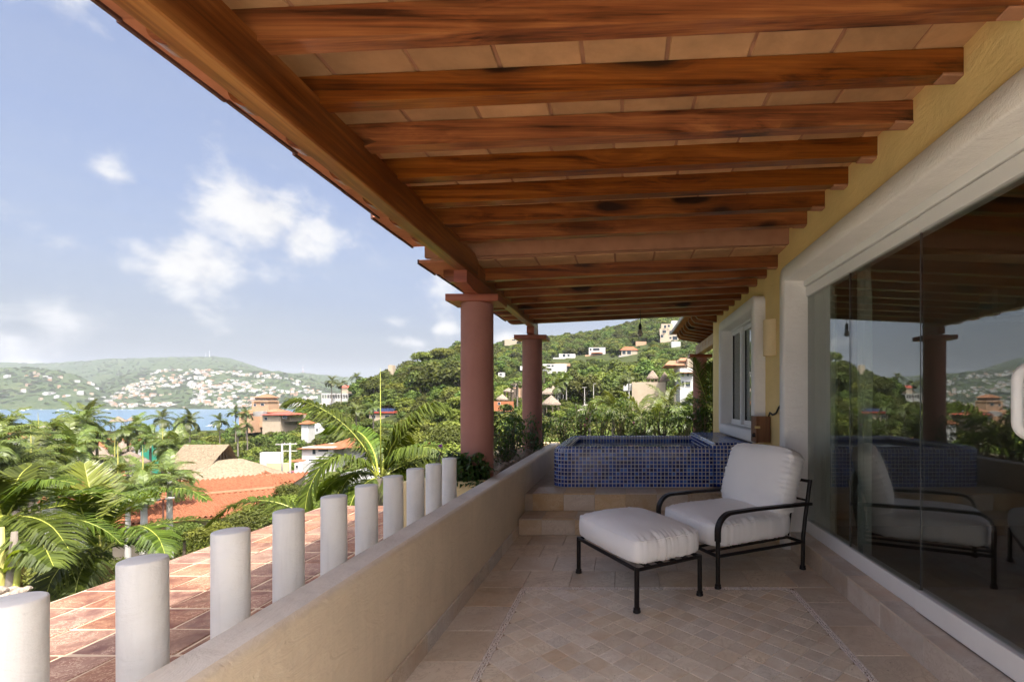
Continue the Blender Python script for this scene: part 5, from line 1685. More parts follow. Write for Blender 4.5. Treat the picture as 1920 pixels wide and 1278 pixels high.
block_house('tiled_cottage', 'orange roofed cottage beside the grey thatched huts', 'house', [(166, 205, 836, 850)], 76, 5, 'wall_white', roof=[(164, 206, 836, 819, 0)])
block_house('roadside_house', 'house with an orange roof and white chimney among the left palms', 'house', [(28, 62, 817, 840), (48, 57, 798, 818, 1.0)], 70, 7, 'wall_white', roof=[(26, 64, 817, 805, 0)])
block_house('left_edge_house', 'red roofed house at the left edge of the view behind palms', 'house', [(-40, 14, 824, 840)], 66, 7, 'wall_white', roof=[(-44, 16, 822, 808, 0)])
block_house('low_red_house', 'low house with red roof under the left palms', 'house', [(82, 114, 848, 862)], 64, 6, 'wall_white', roof=[(80, 116, 848, 836, 0)])
block_house('green_wall_shop', 'small red roofed building with a green wall beyond the huts', 'house', [(243, 270, 824, 842), (256, 268, 833, 842, -.2, 'green_tarp')], 84, 6, 'wall_peach', roof=[(241, 272, 824, 818, 0)])

# ---- peach tower house by the bay ------------------------------------------
block_house('peach_tower', 'peach tower house with an orange roof and open lookout by the bay', 'house',
            [(472, 503, 752, 772), (478, 500, 745, 752, .5, 'wall_grey'), (476, 503, 750, 753, -.4, 'wall_peach')], 190, 6, 'wall_peach', wins=[(489, 495, 756, 760), (476, 480, 757, 761)],
            roof=[(475, 503, 745, 739, 0, 'roof_clay_pale')])
block_house('peach_annex', 'low tiled annex to the left of the peach tower', 'house', [(448, 472, 774, 782)], 186, 7, 'wall_peach', roof=[(443, 473, 775, 768, 0, 'roof_clay_pale')])
block_house('red_roof_villa', 'cream villa with a long red roof right of the peach tower', 'house', [(492, 526, 778, 806), (474, 494, 771, 780, 3, 'wall_grey'), (526, 545, 777, 790, 2)], 172, 9, 'wall_cream', wins=[(496, 501, 782, 787), (530, 538, 779, 784)],
            roof=[(490, 546, 777, 772, -.5, 'red_roof'), (492, 515, 772, 766, 5, 'roof_clay_pale')], foot=10)
block_house('orange_kiosk', 'small white kiosk with an orange pyramid roof among trees', 'house', [(565, 578, 794, 800)], 140, 3, 'wall_white', roof=[(562, 581, 794, 788, 0)])
block_house('white_terrace_house', 'white flat roofed house with terraces on the slope below the arcade', 'house', [(586, 608, 800, 812), (590, 606, 793, 800, .8)], 140, 6, 'wall_white', wins=[(593, 596, 803, 808)])

# ---- white two-storey house with orange roof ---------------------------------
wh = block_house('white_house', 'white two-storey house with orange tiled roof beyond the big palm', 'house',
                 [(566, 625, 838, 900), (625, 688, 838, 872, 3), (556, 566, 864, 880, -1)], 88, 9, 'wall_white',
                 wins=[(586, 592, 842, 851), (597, 616, 842, 846), (579, 589, 861, 867)],
                 roof=[(560, 640, 840, 831, 0), (606, 694, 838, 820, 2), (543, 566, 864, 855, -1.2)], foot=5)
block_house('white_garage', 'low white building under the big palm fronds', 'house', [(638, 700, 888, 918)], 55, 8, 'wall_white', foot=5)
block_house('white_yard_wall', 'bright white yard wall behind the utility poles', 'wall', [(487, 525, 848, 862)], 100, 1, 'wall_white', foot=3)
block_house('yellow_kerb_wall', 'low yellow wall on the road beside the palapa', 'wall', [(500, 540, 868, 880)], 84, .6, 'yellow_pale', foot=2)
block_house('street_cabin', 'small white street cabin beside the red car', 'cabin', [(552, 568, 868, 886)], 74, 3, 'wall_white', wins=[(555, 559, 872, 877)], foot=3)
rd_ = MB()
P = []
for (px, py, Y, w) in ((535, 905, 66, 3.0), (545, 900, 74, 3.2), (560, 893, 86, 3.5), (585, 885, 98, 3.5)):
    c = at(px, py, Y); P.append([(c.x - w, c.y, c.z - .25), (c.x + w, c.y, c.z - .25)])
rd_.grid(P); tag(rd_.build('road', M['road']), 'pale road running past the white house', 'road', kind='structure')
# red car on it
cc = at(550, 897, 76); car = empty('red_car', (cc.x, cc.y, cc.z - .2), R(8)); tag(car, 'small red car parked on the road by the white house', 'car')
mb = MB(); mb.prism([(-.85, .32), (.85, .32), (.88, .60), (.82, .82), (-.82, .82), (-.88, .60)], -1.9, 1.9, 'y'); mb.build('body', M['red_car'], car, recalc=True)
mb = MB(); v = [(-.80, -1.1, .82), (.80, -1.1, .82), (.80, 1.4, .82), (-.80, 1.4, .82), (-.62, -.45, 1.38), (.62, -.45, 1.38), (.62, .95, 1.38), (-.62, .95, 1.38)]
mb.add(v, [(4, 5, 6, 7), (0, 1, 5, 4), (1, 2, 6, 5), (2, 3, 7, 6), (3, 0, 4, 7)]); mb.build('cabin', M['red_car'], car)
mb = MB(); mb.add([(-.66, -1.04, .88), (.66, -1.04, .88), (.56, -.56, 1.32), (-.56, -.56, 1.32)], [(0, 1, 2, 3)]); mb.build('windscreen', M['win_dark'], car, loc=(0, -.03, .02))
wme = MB(); wme.lathe([(.12, -.1), (.33, -.1), (.33, .1), (.12, .1)], 16); wme = wme.mesh('wheel', M['tyre'])
for x in (-.80, .80):
    for y in (-1.2, 1.2): link('wheel', wme, car, (x, y, .33), (0, PI / 2, 0))
CLEAR += [(538, 572, 862, 902, 60)]
# utility poles
for (px, pt, pb_, Y, lab) in ((529, 831, 872, 72, 'left concrete utility pole with wooden crossarm above the road'), (544, 830, 884, 70, 'right concrete utility pole with two crossarms above the road')):
    p0, p1 = at(px, pb_, Y), at(px, pt, Y); root = empty('utility_pole', (p0.x, p0.y, p0.z - 2)); tag(root, lab, 'pole', 'utility poles by the road')
    h = p1.z - p0.z + 2
    mb = MB(); mb.tube([(0, 0, 0), (0, 0, h)], [.17, .11], 10); mb.build('shaft', M['concrete_pole'], root, smooth=True)
    for dz in ((.15,) if px < 540 else (.15, 1.15)):
        mb = MB(); mb.cbox(-1.0, 1.0, -.05, .05, h - dz - .06, h - dz + .06, .01); mb.build('crossarm', M['concrete_pole'], root)
    for x in (-.8, 0, .8):
        mb = MB(); mb.lathe([(.04, h - .09), (.06, h - .04), (.03, h + .06), (.0, h + .07)], 8, (x, 0)); mb.build('insulator', M['wall_grey'], root)
wr_ = MB()
for o in (-.8, 0, .8):
    a, b = at(529, 831, 72) + Vector((o, 0, .05)), at(544, 830, 70) + Vector((o, 0, .05)); m = a.lerp(b, .5) - Vector((0, 0, .15)); wr_.tube([a, m, b], .02, 4)
tag(wr_.build('power_lines', M['cable']), 'thin wires strung between the two utility poles', 'wires')
CLEAR += [(522, 556, 828, 880, 60)]

# ---- arcade, solar house on the hump -------------------------------------------
AY = snap_depth(628, 750, 200)
ar = at(630, 748, AY); arc = empty('white_arcade', (ar.x, ar.y, ar.z - 2)); tag(arc, 'long white arcade with round arches on the wooded slope', 'arcade')
ax0, ax1 = at(603, 748, AY).x - ar.x, at(652, 748, AY).x - ar.x; zt_ = at(0, 737, AY).z - ar.z + 2; zb_ = 0.0
mb = MB(); mb.box(ax0, ax1, 0, 5, zt_ - .55, zt_); mb.box(ax0, ax1, 0, 5, -3, 2 - .0 + .35); mb.box(ax0, ax1, 3.6, 5.2, 1, zt_ - .1); mb.build('wall', M['wall_white'], arc)
na = 10
for k in range(na + 1):
    x = lerp(ax0, ax1, k / na); mb = MB(); mb.box(x - .13, x + .13, -.02, .4, 2.3, zt_ - .56)
    if k < na:
        x2 = lerp(ax0, ax1, (k + 1) / na); xm = (x + x2) / 2; r = (x2 - x) / 2 - .13
        for s in range(8):
            a0, a1 = PI * s / 8, PI * (s + 1) / 8
            mb.add([(xm + r * math.cos(a0), .0, zt_ - .56 - r + r * math.sin(a0)), (xm + r * math.cos(a1), .0, zt_ - .56 - r + r * math.sin(a1)), (xm + r * math.cos(a1), .0, zt_ - .56), (xm + r * math.cos(a0), .0, zt_ - .56)], [(0, 1, 2, 3)])
    mb.build('arch', M['wall_white'], arc)
CLEAR += [(600, 655, 735, 752, AY - 5)]
so = block_house('solar_house', 'low house with a row of solar panels on its red edged roof', 'house', [(692, 738, 776, 786), (690, 740, 771, 774, -.6, 'red_roof')], 150, 8, 'wall_cream', wins=[(697, 704, 778, 784), (722, 730, 778, 783)], foot=5)
for k in range(7):
    a = at(694 + k * 6.4, 771, so['depth']) - so.location; w = 6.0 / F * so['depth']
    mb = MB(); mb.add([(a.x, a.y - .4, a.z), (a.x + w, a.y - .4, a.z), (a.x + w, a.y + 1.6, a.z + .95), (a.x, a.y + 1.6, a.z + .95)], [(0, 1, 2, 3)])
    mb.add([(a.x, a.y - .4, a.z - .05), (a.x + w, a.y - .4, a.z - .05), (a.x + w, a.y - .4, a.z), (a.x, a.y - .4, a.z)], [(0, 1, 2, 3)])
    mb.build('solar_panel', M['solar'], so)
CLEAR += [(688, 742, 762, 786, 110)]
block_house('hump_hut', 'tiny red roofed hut on the wooded slope above the arcade', 'house', [(640, 652, 726, 731)], 205, 3, 'wall_cream', roof=[(638, 654, 726, 722, 0, 'red_roof')], foot=2)
block_house('hilltop_hut', 'tiny pale hut on the skyline of the wooded hump', 'house', [(728, 736, 684, 691)], 225, 3, 'wall_cream', foot=3)

# ---- houses on the right hillside -----------------------------------------------
block_house('ridge_villa', 'pale villa on the ridge skyline between the two columns', 'house', [(946, 968, 636, 646), (956, 975, 634, 640, 1.5, 'wall_cream')], 560, 12, 'wall_cream', foot=14, wins=[(960, 966, 636, 638)])
block_house('white_cube_house', 'white cubic house with a wide dark window on the green hillside', 'house', [(1104, 1135, 651, 665), (1097, 1138, 665, 673, -2, 'wall_peach')], 340, 9, 'wall_white',
            wins=[(1112, 1124, 652.5, 657), (1106, 1109, 653, 657), (1101, 1122, 668, 671.5)], roof=[(1108, 1130, 661.5, 659.5, -3)], foot=8)
block_house('grey_white_house', 'grey and white stepped house on the hillside right of the far column', 'house', [(1048, 1078, 663, 671), (1037, 1060, 670, 681, -2, 'wall_white')], 330, 8, 'wall_white',
            wins=[(1055, 1060, 664, 669), (1041, 1050, 672, 675), (1064, 1068, 664, 668), (1042, 1056, 677, 680)], foot=8)
block_house('long_white_house', 'long white house with terraces just right of the far column', 'house', [(1018, 1062, 682, 699), (975, 982, 686, 694), (1040, 1068, 681, 686, 2, 'wall_peach')], 310, 9, 'wall_white',
            wins=[(1025, 1032, 684, 687), (1034, 1038, 684, 687), (1028, 1034, 690, 694), (1020, 1025, 695, 699)], foot=8)
block_house('left_white_house', 'small white house glimpsed left of the far column', 'house', [(934, 946, 698, 706)], 290, 6, 'wall_white', wins=[(937, 941, 700, 703)], foot=6)
block_house('porch_house', 'house with an orange roof and dark porch on the green hillside', 'house', [(1165, 1195, 655, 666), (1160, 1192, 666, 674, -1, 'wall_grey')], 320, 8, 'wall_cream', wins=[(1167, 1173, 657, 664), (1176, 1183, 657, 664)], roof=[(1162, 1197, 656, 650, 0, 'roof_clay')], foot=8)
block_house('flat_pink_house', 'flat pinkish roof among trees above the porch house', 'house', [(1192, 1212, 640, 647)], 360, 8, 'wall_peach', foot=6)
hv = block_house('big_hill_villa', 'large cream villa of stacked storeys and balconies high on the right hill', 'house',
            [(1238, 1272, 628, 640), (1237, 1275, 616, 628, 1), (1240, 1262, 607, 616, 2.5), (1259, 1272, 601, 616, 3.5, 'wall_white'), (1272, 1290, 611, 636, 2)], 300, 10, 'wall_cream',
            wins=[(1245, 1249, 609.5, 615), (1252, 1256, 609, 613), (1242, 1249, 619.5, 624), (1255, 1270, 620, 627), (1239, 1244, 627.5, 632.5), (1255, 1259, 631.5, 635), (1261, 1270, 630, 637), (1265, 1272, 609, 615)], foot=9)
block_house('garden_wall_house', 'pale flat roofed building below the large hill villa', 'house', [(1259, 1276, 640, 650)], 280, 7, 'wall_white', foot=6)
block_house('cream_retaining_wall', 'broad cream retaining wall in the sun below the small thatched hut', 'wall', [(1185, 1248, 716, 742), (1169, 1185, 719, 732, 3, 'wall_white')], 100, 4, 'wall_cream', foot=4)
hut(1212, 1235, 708, 694, 102, 'small pointed thatched hut above the cream retaining wall', 'thatch_grey', h=2.2)
hut(1236, 1256, 713, 697, 104, 'leaning grey thatched roof beside the white villa', 'thatch_grey', h=2.0)
block_house('white_villa', 'white villa with arched door and tiled ledges beside the far right column', 'house',
            [(1275, 1300, 690, 736), (1289, 1300, 671, 690, 2, 'wall_cream'), (1270, 1292, 675, 692, 4, 'wall_cream')], 92, 8, 'wall_white',
            wins=[(1277.5, 1283, 699, 706), (1288, 1292, 698, 705), (1286, 1294, 715.5, 724), (1279, 1282.5, 714, 723)], roof=[(1247, 1284, 684, 676, 3, 'roof_clay_pale'), (1272, 1300, 676, 671, 4, 'roof_clay_pale'), (1273, 1301, 698, 695.5, -.4, 'roof_clay_pale')], foot=6)
# thatched compound behind the columns
block_house('stone_compound', 'rustic stone building with balcony and thatched eaves between the columns', 'house', [(961, 985, 726, 752), (957, 968, 728, 745, -.5, 'shade_in')], 128, 7, 'wall_peach', wins=[(963, 966, 720, 724)], foot=5)
hut(956, 984, 721, 713, 130, 'upper thatched eave of the rustic stone building', 'thatch_grey', h=2.2)
hut(943, 964, 733, 727, 127, 'middle thatched eave of the rustic stone building', 'thatch_grey', h=2.2)
hut(930, 953, 748, 739, 125, 'grey thatched hut at the left of the rustic stone building', 'thatch_grey', h=2.2)
hut(1012, 1058, 738, 722, 128, 'wide grey thatched roof right of the far column', 'thatch_grey', h=3)
hut(1015, 1052, 757, 741, 110, 'pointed brown thatched roof in front of the wide one', 'thatch_grey', h=2)
block_house('orange_garden_wall', 'orange garden wall with openings below the thatched compound', 'wall', [(926, 962, 752, 761)], 118, .8, 'wall_brick', foot=2, wins=[(934, 938, 754, 758)])
CLEAR += [(928, 1064, 712, 760, 95), (1165, 1300, 690, 742, 80)]
for (px, pt, pb_, lab) in ((1096, 727, 760, 'grey street lamp at the left by the road bend on the slope'), (1113, 720, 758, 'grey street lamp at the right by the road bend on the slope')):
    p0, p1 = at(px, pb_, 105), at(px, pt, 105); root = empty('street_lamp', (p0.x, p0.y, p0.z - 2)); tag(root, lab, 'street lamp', 'street lamps on the slope')
    h = p1.z - p0.z + 2
    mb = MB(); mb.tube([(0, 0, 0), (0, 0, h), (.25, 0, h + .1)], [.09, .06, .04], 8); mb.build('pole', M['concrete_pole'], root)
    mb = MB(); mb.cbox(.0 if px > 1100 else -.5, .5, -.12, .12, h + .05, h + .17, .02); mb.build('lamp_head', M['wall_grey'], root)
rd2 = MB(); P = []
for (px, py, Y, w) in ((1098, 770, 92, 1.6), (1105, 762, 104, 1.8), (1112, 757, 116, 1.8)):
    c = at(px, py, Y); P.append([(c.x - w, c.y, c.z), (c.x + w, c.y, c.z)])
rd2.grid(P); tag(rd2.build('hill_road', M['road']), 'pale road bend climbing between the trees', 'road', kind='structure')

# ---- the town across the bay ----------------------------------------------------
def town_mesh(k):
    rd = random.Random(k); mb = MB(); w, d, h = rd.uniform(9, 15), rd.uniform(8, 13), rd.uniform(5, 10)
    mb.box(-w / 2, w / 2, -d / 2, d / 2, -6, h)
    if k % 2 == 0: mb.box(-w * .1, w / 2 - .05, -d / 2 + .3, d / 2 - .05, h - .01, h + 3.2)
    for fl_ in range(int(h // 3)):
        for j in range(3):
            x = -w / 2 + (j + .6) * w / 3.4; mb.box(x, x + 1.5, -d / 2 - .06, -d / 2 + .1, fl_ * 3 + 1.0, fl_ * 3 + 2.4, 1)
    if k % 3 == 1: mb.add([(-w / 2 - .4, -d / 2 - .4, h + .02), (w / 2 + .4, -d / 2 - .4, h + .02), (w / 2 + .4, d / 2 + .4, h + .02), (-w / 2 - .4, d / 2 + .4, h + .02), (-w * .2, 0, h + 2.4), (w * .2, 0, h + 2.4)], [(0, 1, 5, 4), (1, 2, 5), (2, 3, 4, 5), (3, 0, 4)], 2)
    wall = ['wall_white', 'wall_cream', 'wall_white', 'wall_peach', 'wall_cream', 'wall_grey', 'wall_white', 'wall_peach', 'wall_white'][k % 9]
    return mb.mesh('house', [M[wall], M['win_dark'], M['roof_clay_pale']])
TOWN = [town_mesh(k) for k in range(9)]
rest_pts = []
def town_spot(zone):
    if zone == 'slope':
        px = random.uniform(190, 610); Y = random.uniform(1880, 2690)
        top = np.interp(px, [190, 240, 300, 420, 520, 610], [.25, .55, 1, 1, .9, .5])
        if (Y - 1880) / 810 > top: return None
    elif zone == 'head':
        px = random.uniform(-60, 190); Y = random.uniform(1810, 2180)
        if random.random() > .28: return None
    else:
        px = random.uniform(190, 560); Y = random.uniform(1860, 1960)
    x = (px - 1168) / F * Y; z = float(far_z(px, Y))
    n = mnoise.noise(Vector((x * .008, Y * .008, 7)))
    if n < -.12: return None
    return (x, Y, z, px)
spots = []
while len(spots) < 720:
    s = town_spot('slope')
    if s: spots.append(s)
heads_ = []
while len(heads_) < 34:
    s = town_spot('head')
    if s: heads_.append(s)
for i, s in enumerate(spots):
    if i < 250:
        o = link('house', random.choice(TOWN), None, s[:3], (0, 0, random.uniform(-.5, .5)), random.uniform(.75, 1.15))
        tag(o, 'small pale house in the crowded hillside town across the bay', 'house', 'houses of the far town')
    else: rest_pts.append(s)
for i, s in enumerate(heads_):
    o = link('house', random.choice(TOWN), None, s[:3], (0, 0, random.uniform(-.5, .5)), random.uniform(.7, 1.25))
    tag(o, 'pale house among woods on the far left headland', 'house', 'houses on the left headland')
mb = MB()
for s in rest_pts:
    w, d, h = random.uniform(8, 14), random.uniform(8, 12), random.uniform(4.5, 10)
    mb.box(s[0] - w / 2, s[0] + w / 2, s[1] - d / 2, s[1] + d / 2, s[2] - 6, s[2] + h, random.choice([0, 0, 0, 1, 1, 2, 3]))
tag(mb.build('far_town_houses', [M['wall_white'], M['wall_cream'], M['wall_peach'], M['wall_grey']]), 'dense mass of tiny houses filling the far town hillside', 'town', kind='stuff')
# two bigger white blocks on the headland
for (px0, px1, py0, py1, Y, lab) in ((70, 103, 719, 731, 2050, 'large white hotel block on the left headland'), (20, 45, 727, 736, 1980, 'low pale blue-white block on the left headland'), (72, 92, 741, 746, 1900, 'long low white building on the headland meadow'), (23, 44, 713, 722, 2080, 'white block with an orange roof on the left headland')):
    block_house('headland_block', lab, 'building', [(px0, px1, py0, py1)], Y, 18, 'wall_white', roof=[(px0 - 1, px1 + 1, py0, py0 - 2.5, 0)] if 'orange' in lab else None, foot=30, clear=False,
                wins=[(px0 + (k + .3) * (px1 - px0) / 4, px0 + (k + .75) * (px1 - px0) / 4, py0 + 2, py0 + 4.5) for k in range(4)])
# radio masts on the far ridge
for (px, pt, pb_, lab) in ((393, 656, 670, 'taller thin radio mast on the far hill crest'), (386, 661, 671, 'shorter thin radio mast on the far hill crest'), (568, 684, 700, 'red and white radio mast on the low saddle of the far hill')):
    p0, p1 = at(px, pb_, 3950), at(px, pt, 3950); root = empty('radio_mast', (p0.x, p0.y, p0.z - 20)); tag(root, lab, 'mast', 'radio masts on the far hills')
    h = p1.z - p0.z + 20; n = 6
    for k in range(n):
        mb = MB(); mb.tube([(0, 0, h * k / n), (0, 0, h * (k + 1) / n)], [lerp(3.2, .9, k / n), lerp(3.2, .9, (k + 1) / n)], 4); mb.build('segment', M['tower_red' if (k % 2 == 0 and px == 568) else 'mast'], root)
# boats
def boat(px, py, L, lab, sail=False):
    Y = F * 30.0 / (py - 752); c = at(px, py, Y)
    root = empty('sailing_boat' if sail else 'motor_boat', (c.x, c.y, SEA), random.uniform(-.5, .5)); tag(root, lab, 'boat', 'boats on the bay')
    hl = L / 2; b = L * .13
    mb = MB(); P = []
    for i in range(9):
        t = i / 8; x = lerp(-hl, hl, t); w = b * (1 - max(0, (t - .45) / .55) ** 2.2) * (.85 + .15 * min(1, t * 3)); z = L * .075 * (1 + .5 * t * t)
        P.append([(x, -w, z), (x, -w * .75, .1), (x, 0, -L * .03), (x, w * .75, .1), (x, w, z)])
    mb.grid(P); mb.add([P[i][0] for i in range(9)] + [P[i][4] for i in range(9)], [(i, i + 1, 10 + i, 9 + i) for i in range(8)]); mb.add(P[0], [(0, 1, 2, 3, 4)])
    mb.build('hull', M['boat'], root, recalc=True)
    mb = MB(); z0 = L * .08
    mb.prism([(-hl * .55, z0), (hl * .35, z0), (hl * .12, z0 + L * .07), (-hl * .45, z0 + L * .075)], -b * .6, b * .6, 'y'); cab = mb.build('cabin', M['boat'], root, recalc=True)
    mb = MB(); mb.box(-hl * .4, hl * .16, -b * .62, b * .62, z0 + L * .022, z0 + L * .05); mb.build('window_band', M['win_dark'], cab)
    if sail:
        mb = MB(); mb.tube([(hl * .05, 0, z0), (hl * .05, 0, L * 1.15)], [.16, .09], 6); mb.tube([(hl * .05, 0, L * .2), (-hl * .85, 0, L * .19)], .12, 5); mb.build('mast', M['mast'], root)
for k, (px, py, L, sl) in enumerate([(40, 770, 20, 0), (52, 767.8, 17, 0), (77, 768.2, 15, 0), (108, 769.8, 17, 0), (117, 767.7, 21, 0), (137, 773.5, 15, 1), (142, 767.8, 13, 0), (155, 767.7, 15, 0), (172, 768, 14, 0), (185, 767.7, 13, 0), (200, 768, 18, 0), (216, 767.7, 12, 0), (229, 768, 16, 0), (246, 767.8, 13, 0), (398, 800, 16, 0)]):
    lab = 'white sailing boat with a bare mast in the middle of the bay' if sl else ('white motor boat in the gap of water right of the palms' if px == 398 else 'white motor boat moored off the far shore, number %s from the left' % ['one', 'two', 'three', 'four', 'five', 'six', 'six', 'seven', 'eight', 'nine', 'ten', 'eleven', 'twelve', 'thirteen'][k])
    boat(px, py, L, lab, sl)
# ================================================================== VEGETATION OF THE VALLEY
def blocked(x, y, z, r, h):
    """would a tree here hide something behind it that the photograph shows?"""
    if y < 3: return True
    p0 = 1168 + (x - r) / y * F; p1 = 1168 + (x + r) / y * F
    q0 = 752 - (z + h - EYE) / y * F; q1 = 752 - (z - EYE) / y * F
    for (a, b, c, d, Yc) in CLEAR:
        if y < Yc + 4 and p1 > a and p0 < b and q0 < d - (d - c) * .45 and q1 > c: return True
    return False
def top_limit(px):
    """photo row above which left-hand trees must not rise"""
    return np.interp(px, [-400, 0, 60, 130, 160, 200, 260, 330, 400, 430, 470, 560, 600], [770, 772, 800, 790, 770, 800, 790, 795, 796, 775, 772, 745, 740])

# individual hillside trees: nearest and largest first
hill_lab = 'rounded broadleaf tree in the woods of the green hillside'
hump_lab = 'broadleaf tree covering the wooded hump left of the columns'
val_lab = 'leafy tree among the roofs of the valley below'
placed = []; extra = []
def sample(u0, u1, y0, y1):
    u = random.uniform(u0, u1); y = math.exp(random.uniform(math.log(y0), math.log(y1)))
    return u * y, y
def free(x, y, r):
    for (a, b, c) in placed:
        if (a - x) ** 2 + (b - y) ** 2 < (.62 * (r + c)) ** 2: return False
    return True
def try_tree(x, y, r, limit=True):
    z = float(ground_z(x, y)); px = 1168 + x / y * F
    if z < SEA + .3: return None
    h = r * 1.75
    if px < 600:
        top = 752 - (z + h - EYE) / y * F
        if top < top_limit(px): return None
    if blocked(x, y, z, r * .8, h): return None
    return z
LAND = [('the white arcade', 628, 742), ('the solar panelled house', 715, 775), ('the nearest terracotta column', 866, 700), ('the far corner column', 998, 720), ('the white cubic house', 1118, 660),
        ('the grey and white stepped house', 1055, 672), ('the orange roofed porch house', 1178, 660), ('the large hill villa', 1255, 620), ('the cream retaining wall', 1215, 728), ('the thatched compound', 965, 738),
        ('the peach tower house', 488, 755), ('the white two-storey house', 620, 850), ('the golden palapa', 420, 870), ('the utility poles', 537, 850), ('the grey thatched huts', 215, 845),
        ('the slope street lamps', 1104, 740), ('the ridge skyline villa', 960, 642), ('the red roofed villa', 515, 785), ('the big young palm', 713, 830), ('the white terrace house', 597, 802), ('the left foreground palms', 100, 960), ('the hump skyline', 790, 668)]
def tree_words(x, y, z, r, light):
    px = 1168 + x / y * F; py = 752 - (z + r - EYE) / y * F; app = r / y * F
    n, lx, ly = min(LAND, key=lambda q: (q[1] - px) ** 2 + 1.6 * (q[2] - py) ** 2)
    dx, dy = px - lx, py - ly
    side = ('right of' if dx > 0 else 'left of') if abs(dx) > abs(dy) else ('below' if dy > 0 else 'above')
    size = 'broad' if app > 24 else 'mid-sized' if app > 15 else 'small'
    far_ = 'close' if math.hypot(dx, dy) < 35 else 'well'
    return f"{size} {'light' if light else 'dark'} green tree {far_} {side} {n}", f"trees near {n}"
cnt = {'hump': 0, 'hill': 0, 'val': 0}
def run(kind, n, u0, u1, y0, y1, r0, r1, lab, group, light=.2):
    tries = 0; k = 0
    while k < n and tries < n * 60:
        tries += 1
        x, y = sample(u0, u1, y0, y1); r = random.uniform(r0, r1)
        if not free(x, y, r): continue
        z = try_tree(x, y, r)
        if z is None: continue
        placed.append((x, y, r)); k += 1
        ms = random.choice(TREES_L) if random.random() < light else random.choice(TREES)
        if y < 75: ms = random.choice(HIRES)
        lab, group = tree_words(x, y, z, r, ms in TREES_L or ms is HIRES[1])
        broad_tree(x, y, z - .4, r, lab, group, ms, random.uniform(.85, 1.15))
    return k
cnt['hump'] = run('hump', 110, -.66, -.24, 140, 290, 4.0, 7.2, hump_lab, 'trees on the wooded hump')
cnt['mid'] = run('mid', 70, -.14, .16, 118, 230, 4.5, 7.0, 'tall leafy tree at the foot of the right hillside', 'trees at the foot of the hillside')
cnt['hill'] = run('hill', 100, -.30, .20, 230, 420, 4.0, 6.0, hill_lab, 'trees on the right hillside')
cnt['val'] = run('val', 46, -1.30, -.50, 62, 260, 3.0, 5.0, val_lab, 'trees among the valley roofs', .3)
cnt['near'] = run('near', 26, -1.45, -.80, 17, 46, 1.3, 2.3, 'bushy bright tree growing under the left palms', 'bushy trees under the left palms', .5)
cnt['val2'] = run('val2', 34, -.74, -.28, 40, 150, 2.6, 4.2, 'leafy tree on the slope below the hump', 'trees below the hump', .3)
# the rest of the forest, one mass
src = [o for o in COL.objects if o.name.startswith('crown') and o.parent and o.parent.name.startswith('broadleaf_tree')]
def src_for(me): return next((o for o in src if o.data == me), None)
S_T = [s for s in (src_for(t[0]) for t in TREES + TREES_L) if s]
fp, fsc = [], []
def fill(n, u0, u1, y0, y1, r0, r1, dens=.55):
    k = t = 0
    while k < n and t < n * 20:
        t += 1
        x, y = sample(u0, u1, y0, y1); r = random.uniform(r0, r1)
        z = try_tree(x, y, r)
        if z is None: continue
        fp.append((x, y, z + r * .05)); fsc.append(r); k += 1
fill(1700, -.32, .24, 330, 640, 4.0, 6.5)
fill(900, -.34, .22, 150, 340, 3.5, 5.5)
fill(1100, -.34, .22, 100, 380, 1.8, 3.0)
fill(900, -.34, .22, 180, 420, 1.3, 2.2)
fill(260, -.72, -.26, 100, 280, 1.6, 2.6)
fill(380, -.72, -.24, 140, 330, 3.2, 5.5)
fill(700, -.74, -.24, 60, 330, 1.8, 3.0)
fill(900, -1.45, -.55, 80, 470, 2.4, 4.4)
fill(420, -1.45, -.55, 45, 120, 1.5, 2.4)
scatter('forest', fp, fsc, S_T, 'dense green woods covering the hillsides and the valley', 'forest')
# low scrub covering the ground
scrub_src = []
for k, (c, t) in enumerate(SCRUB):
    q = at(690 + 30 * k, 905 + 10 * k, 26 + 3 * k)
    o = broad_tree(q.x, q.y, float(ground_z(q.x, q.y)), 1.2, ['low bright bush under the big palm, left one', 'low bright bush under the big palm, middle one', 'low bright bush under the big palm, right one'][k], 'bushes under the big palm', (c, t), name='low_bush')
    scrub_src.append(o.children[1] if o.children[1].name.startswith('crown') else o.children[0])
sp_, ss = [], []
def scrub(n, u0, u1, y0, y1, r0, r1):
    k = t = 0
    while k < n and t < n * 10:
        t += 1
        x, y = sample(u0, u1, y0, y1); r = random.uniform(r0, r1)
        if x > -4.2 and y < 10: continue
        z = float(ground_z(x, y))
        if z < SEA + .2 or blocked(x, y, z, r * .5, r * .9): continue
        sp_.append((x, y, z - .1)); ss.append(r); k += 1
scrub(1100, -1.6, -.15, 9, 60, .6, 1.3)
scrub(2200, -1.5, .25, 50, 340, 1.2, 2.4)
scrub(500, -.2, .22, 14, 90, .8, 1.8)
scatter('undergrowth', sp_, ss, scrub_src, 'bright low scrub covering the ground between the trees', 'undergrowth')
# canopy of the far hills, one mass of small crowns
fp, fsc = [], []
while len(fp) < 5200:
    px = random.uniform(-150, 640); Y = random.uniform(1810, 3000) if random.random() < .75 else random.uniform(3000, 4050)
    x = (px - 1168) / F * Y; z = float(far_z(px, Y))
    if z < SEA + 2: continue
    fp.append((x, Y, z - 3)); fsc.append(random.uniform(5, 11))
S_S = [s for s in (src_for(t[0]) for t in TREES) if s][:3]
scatter('far_woods', fp, fsc, S_S, 'hazy woods on the hills across the bay', 'forest')

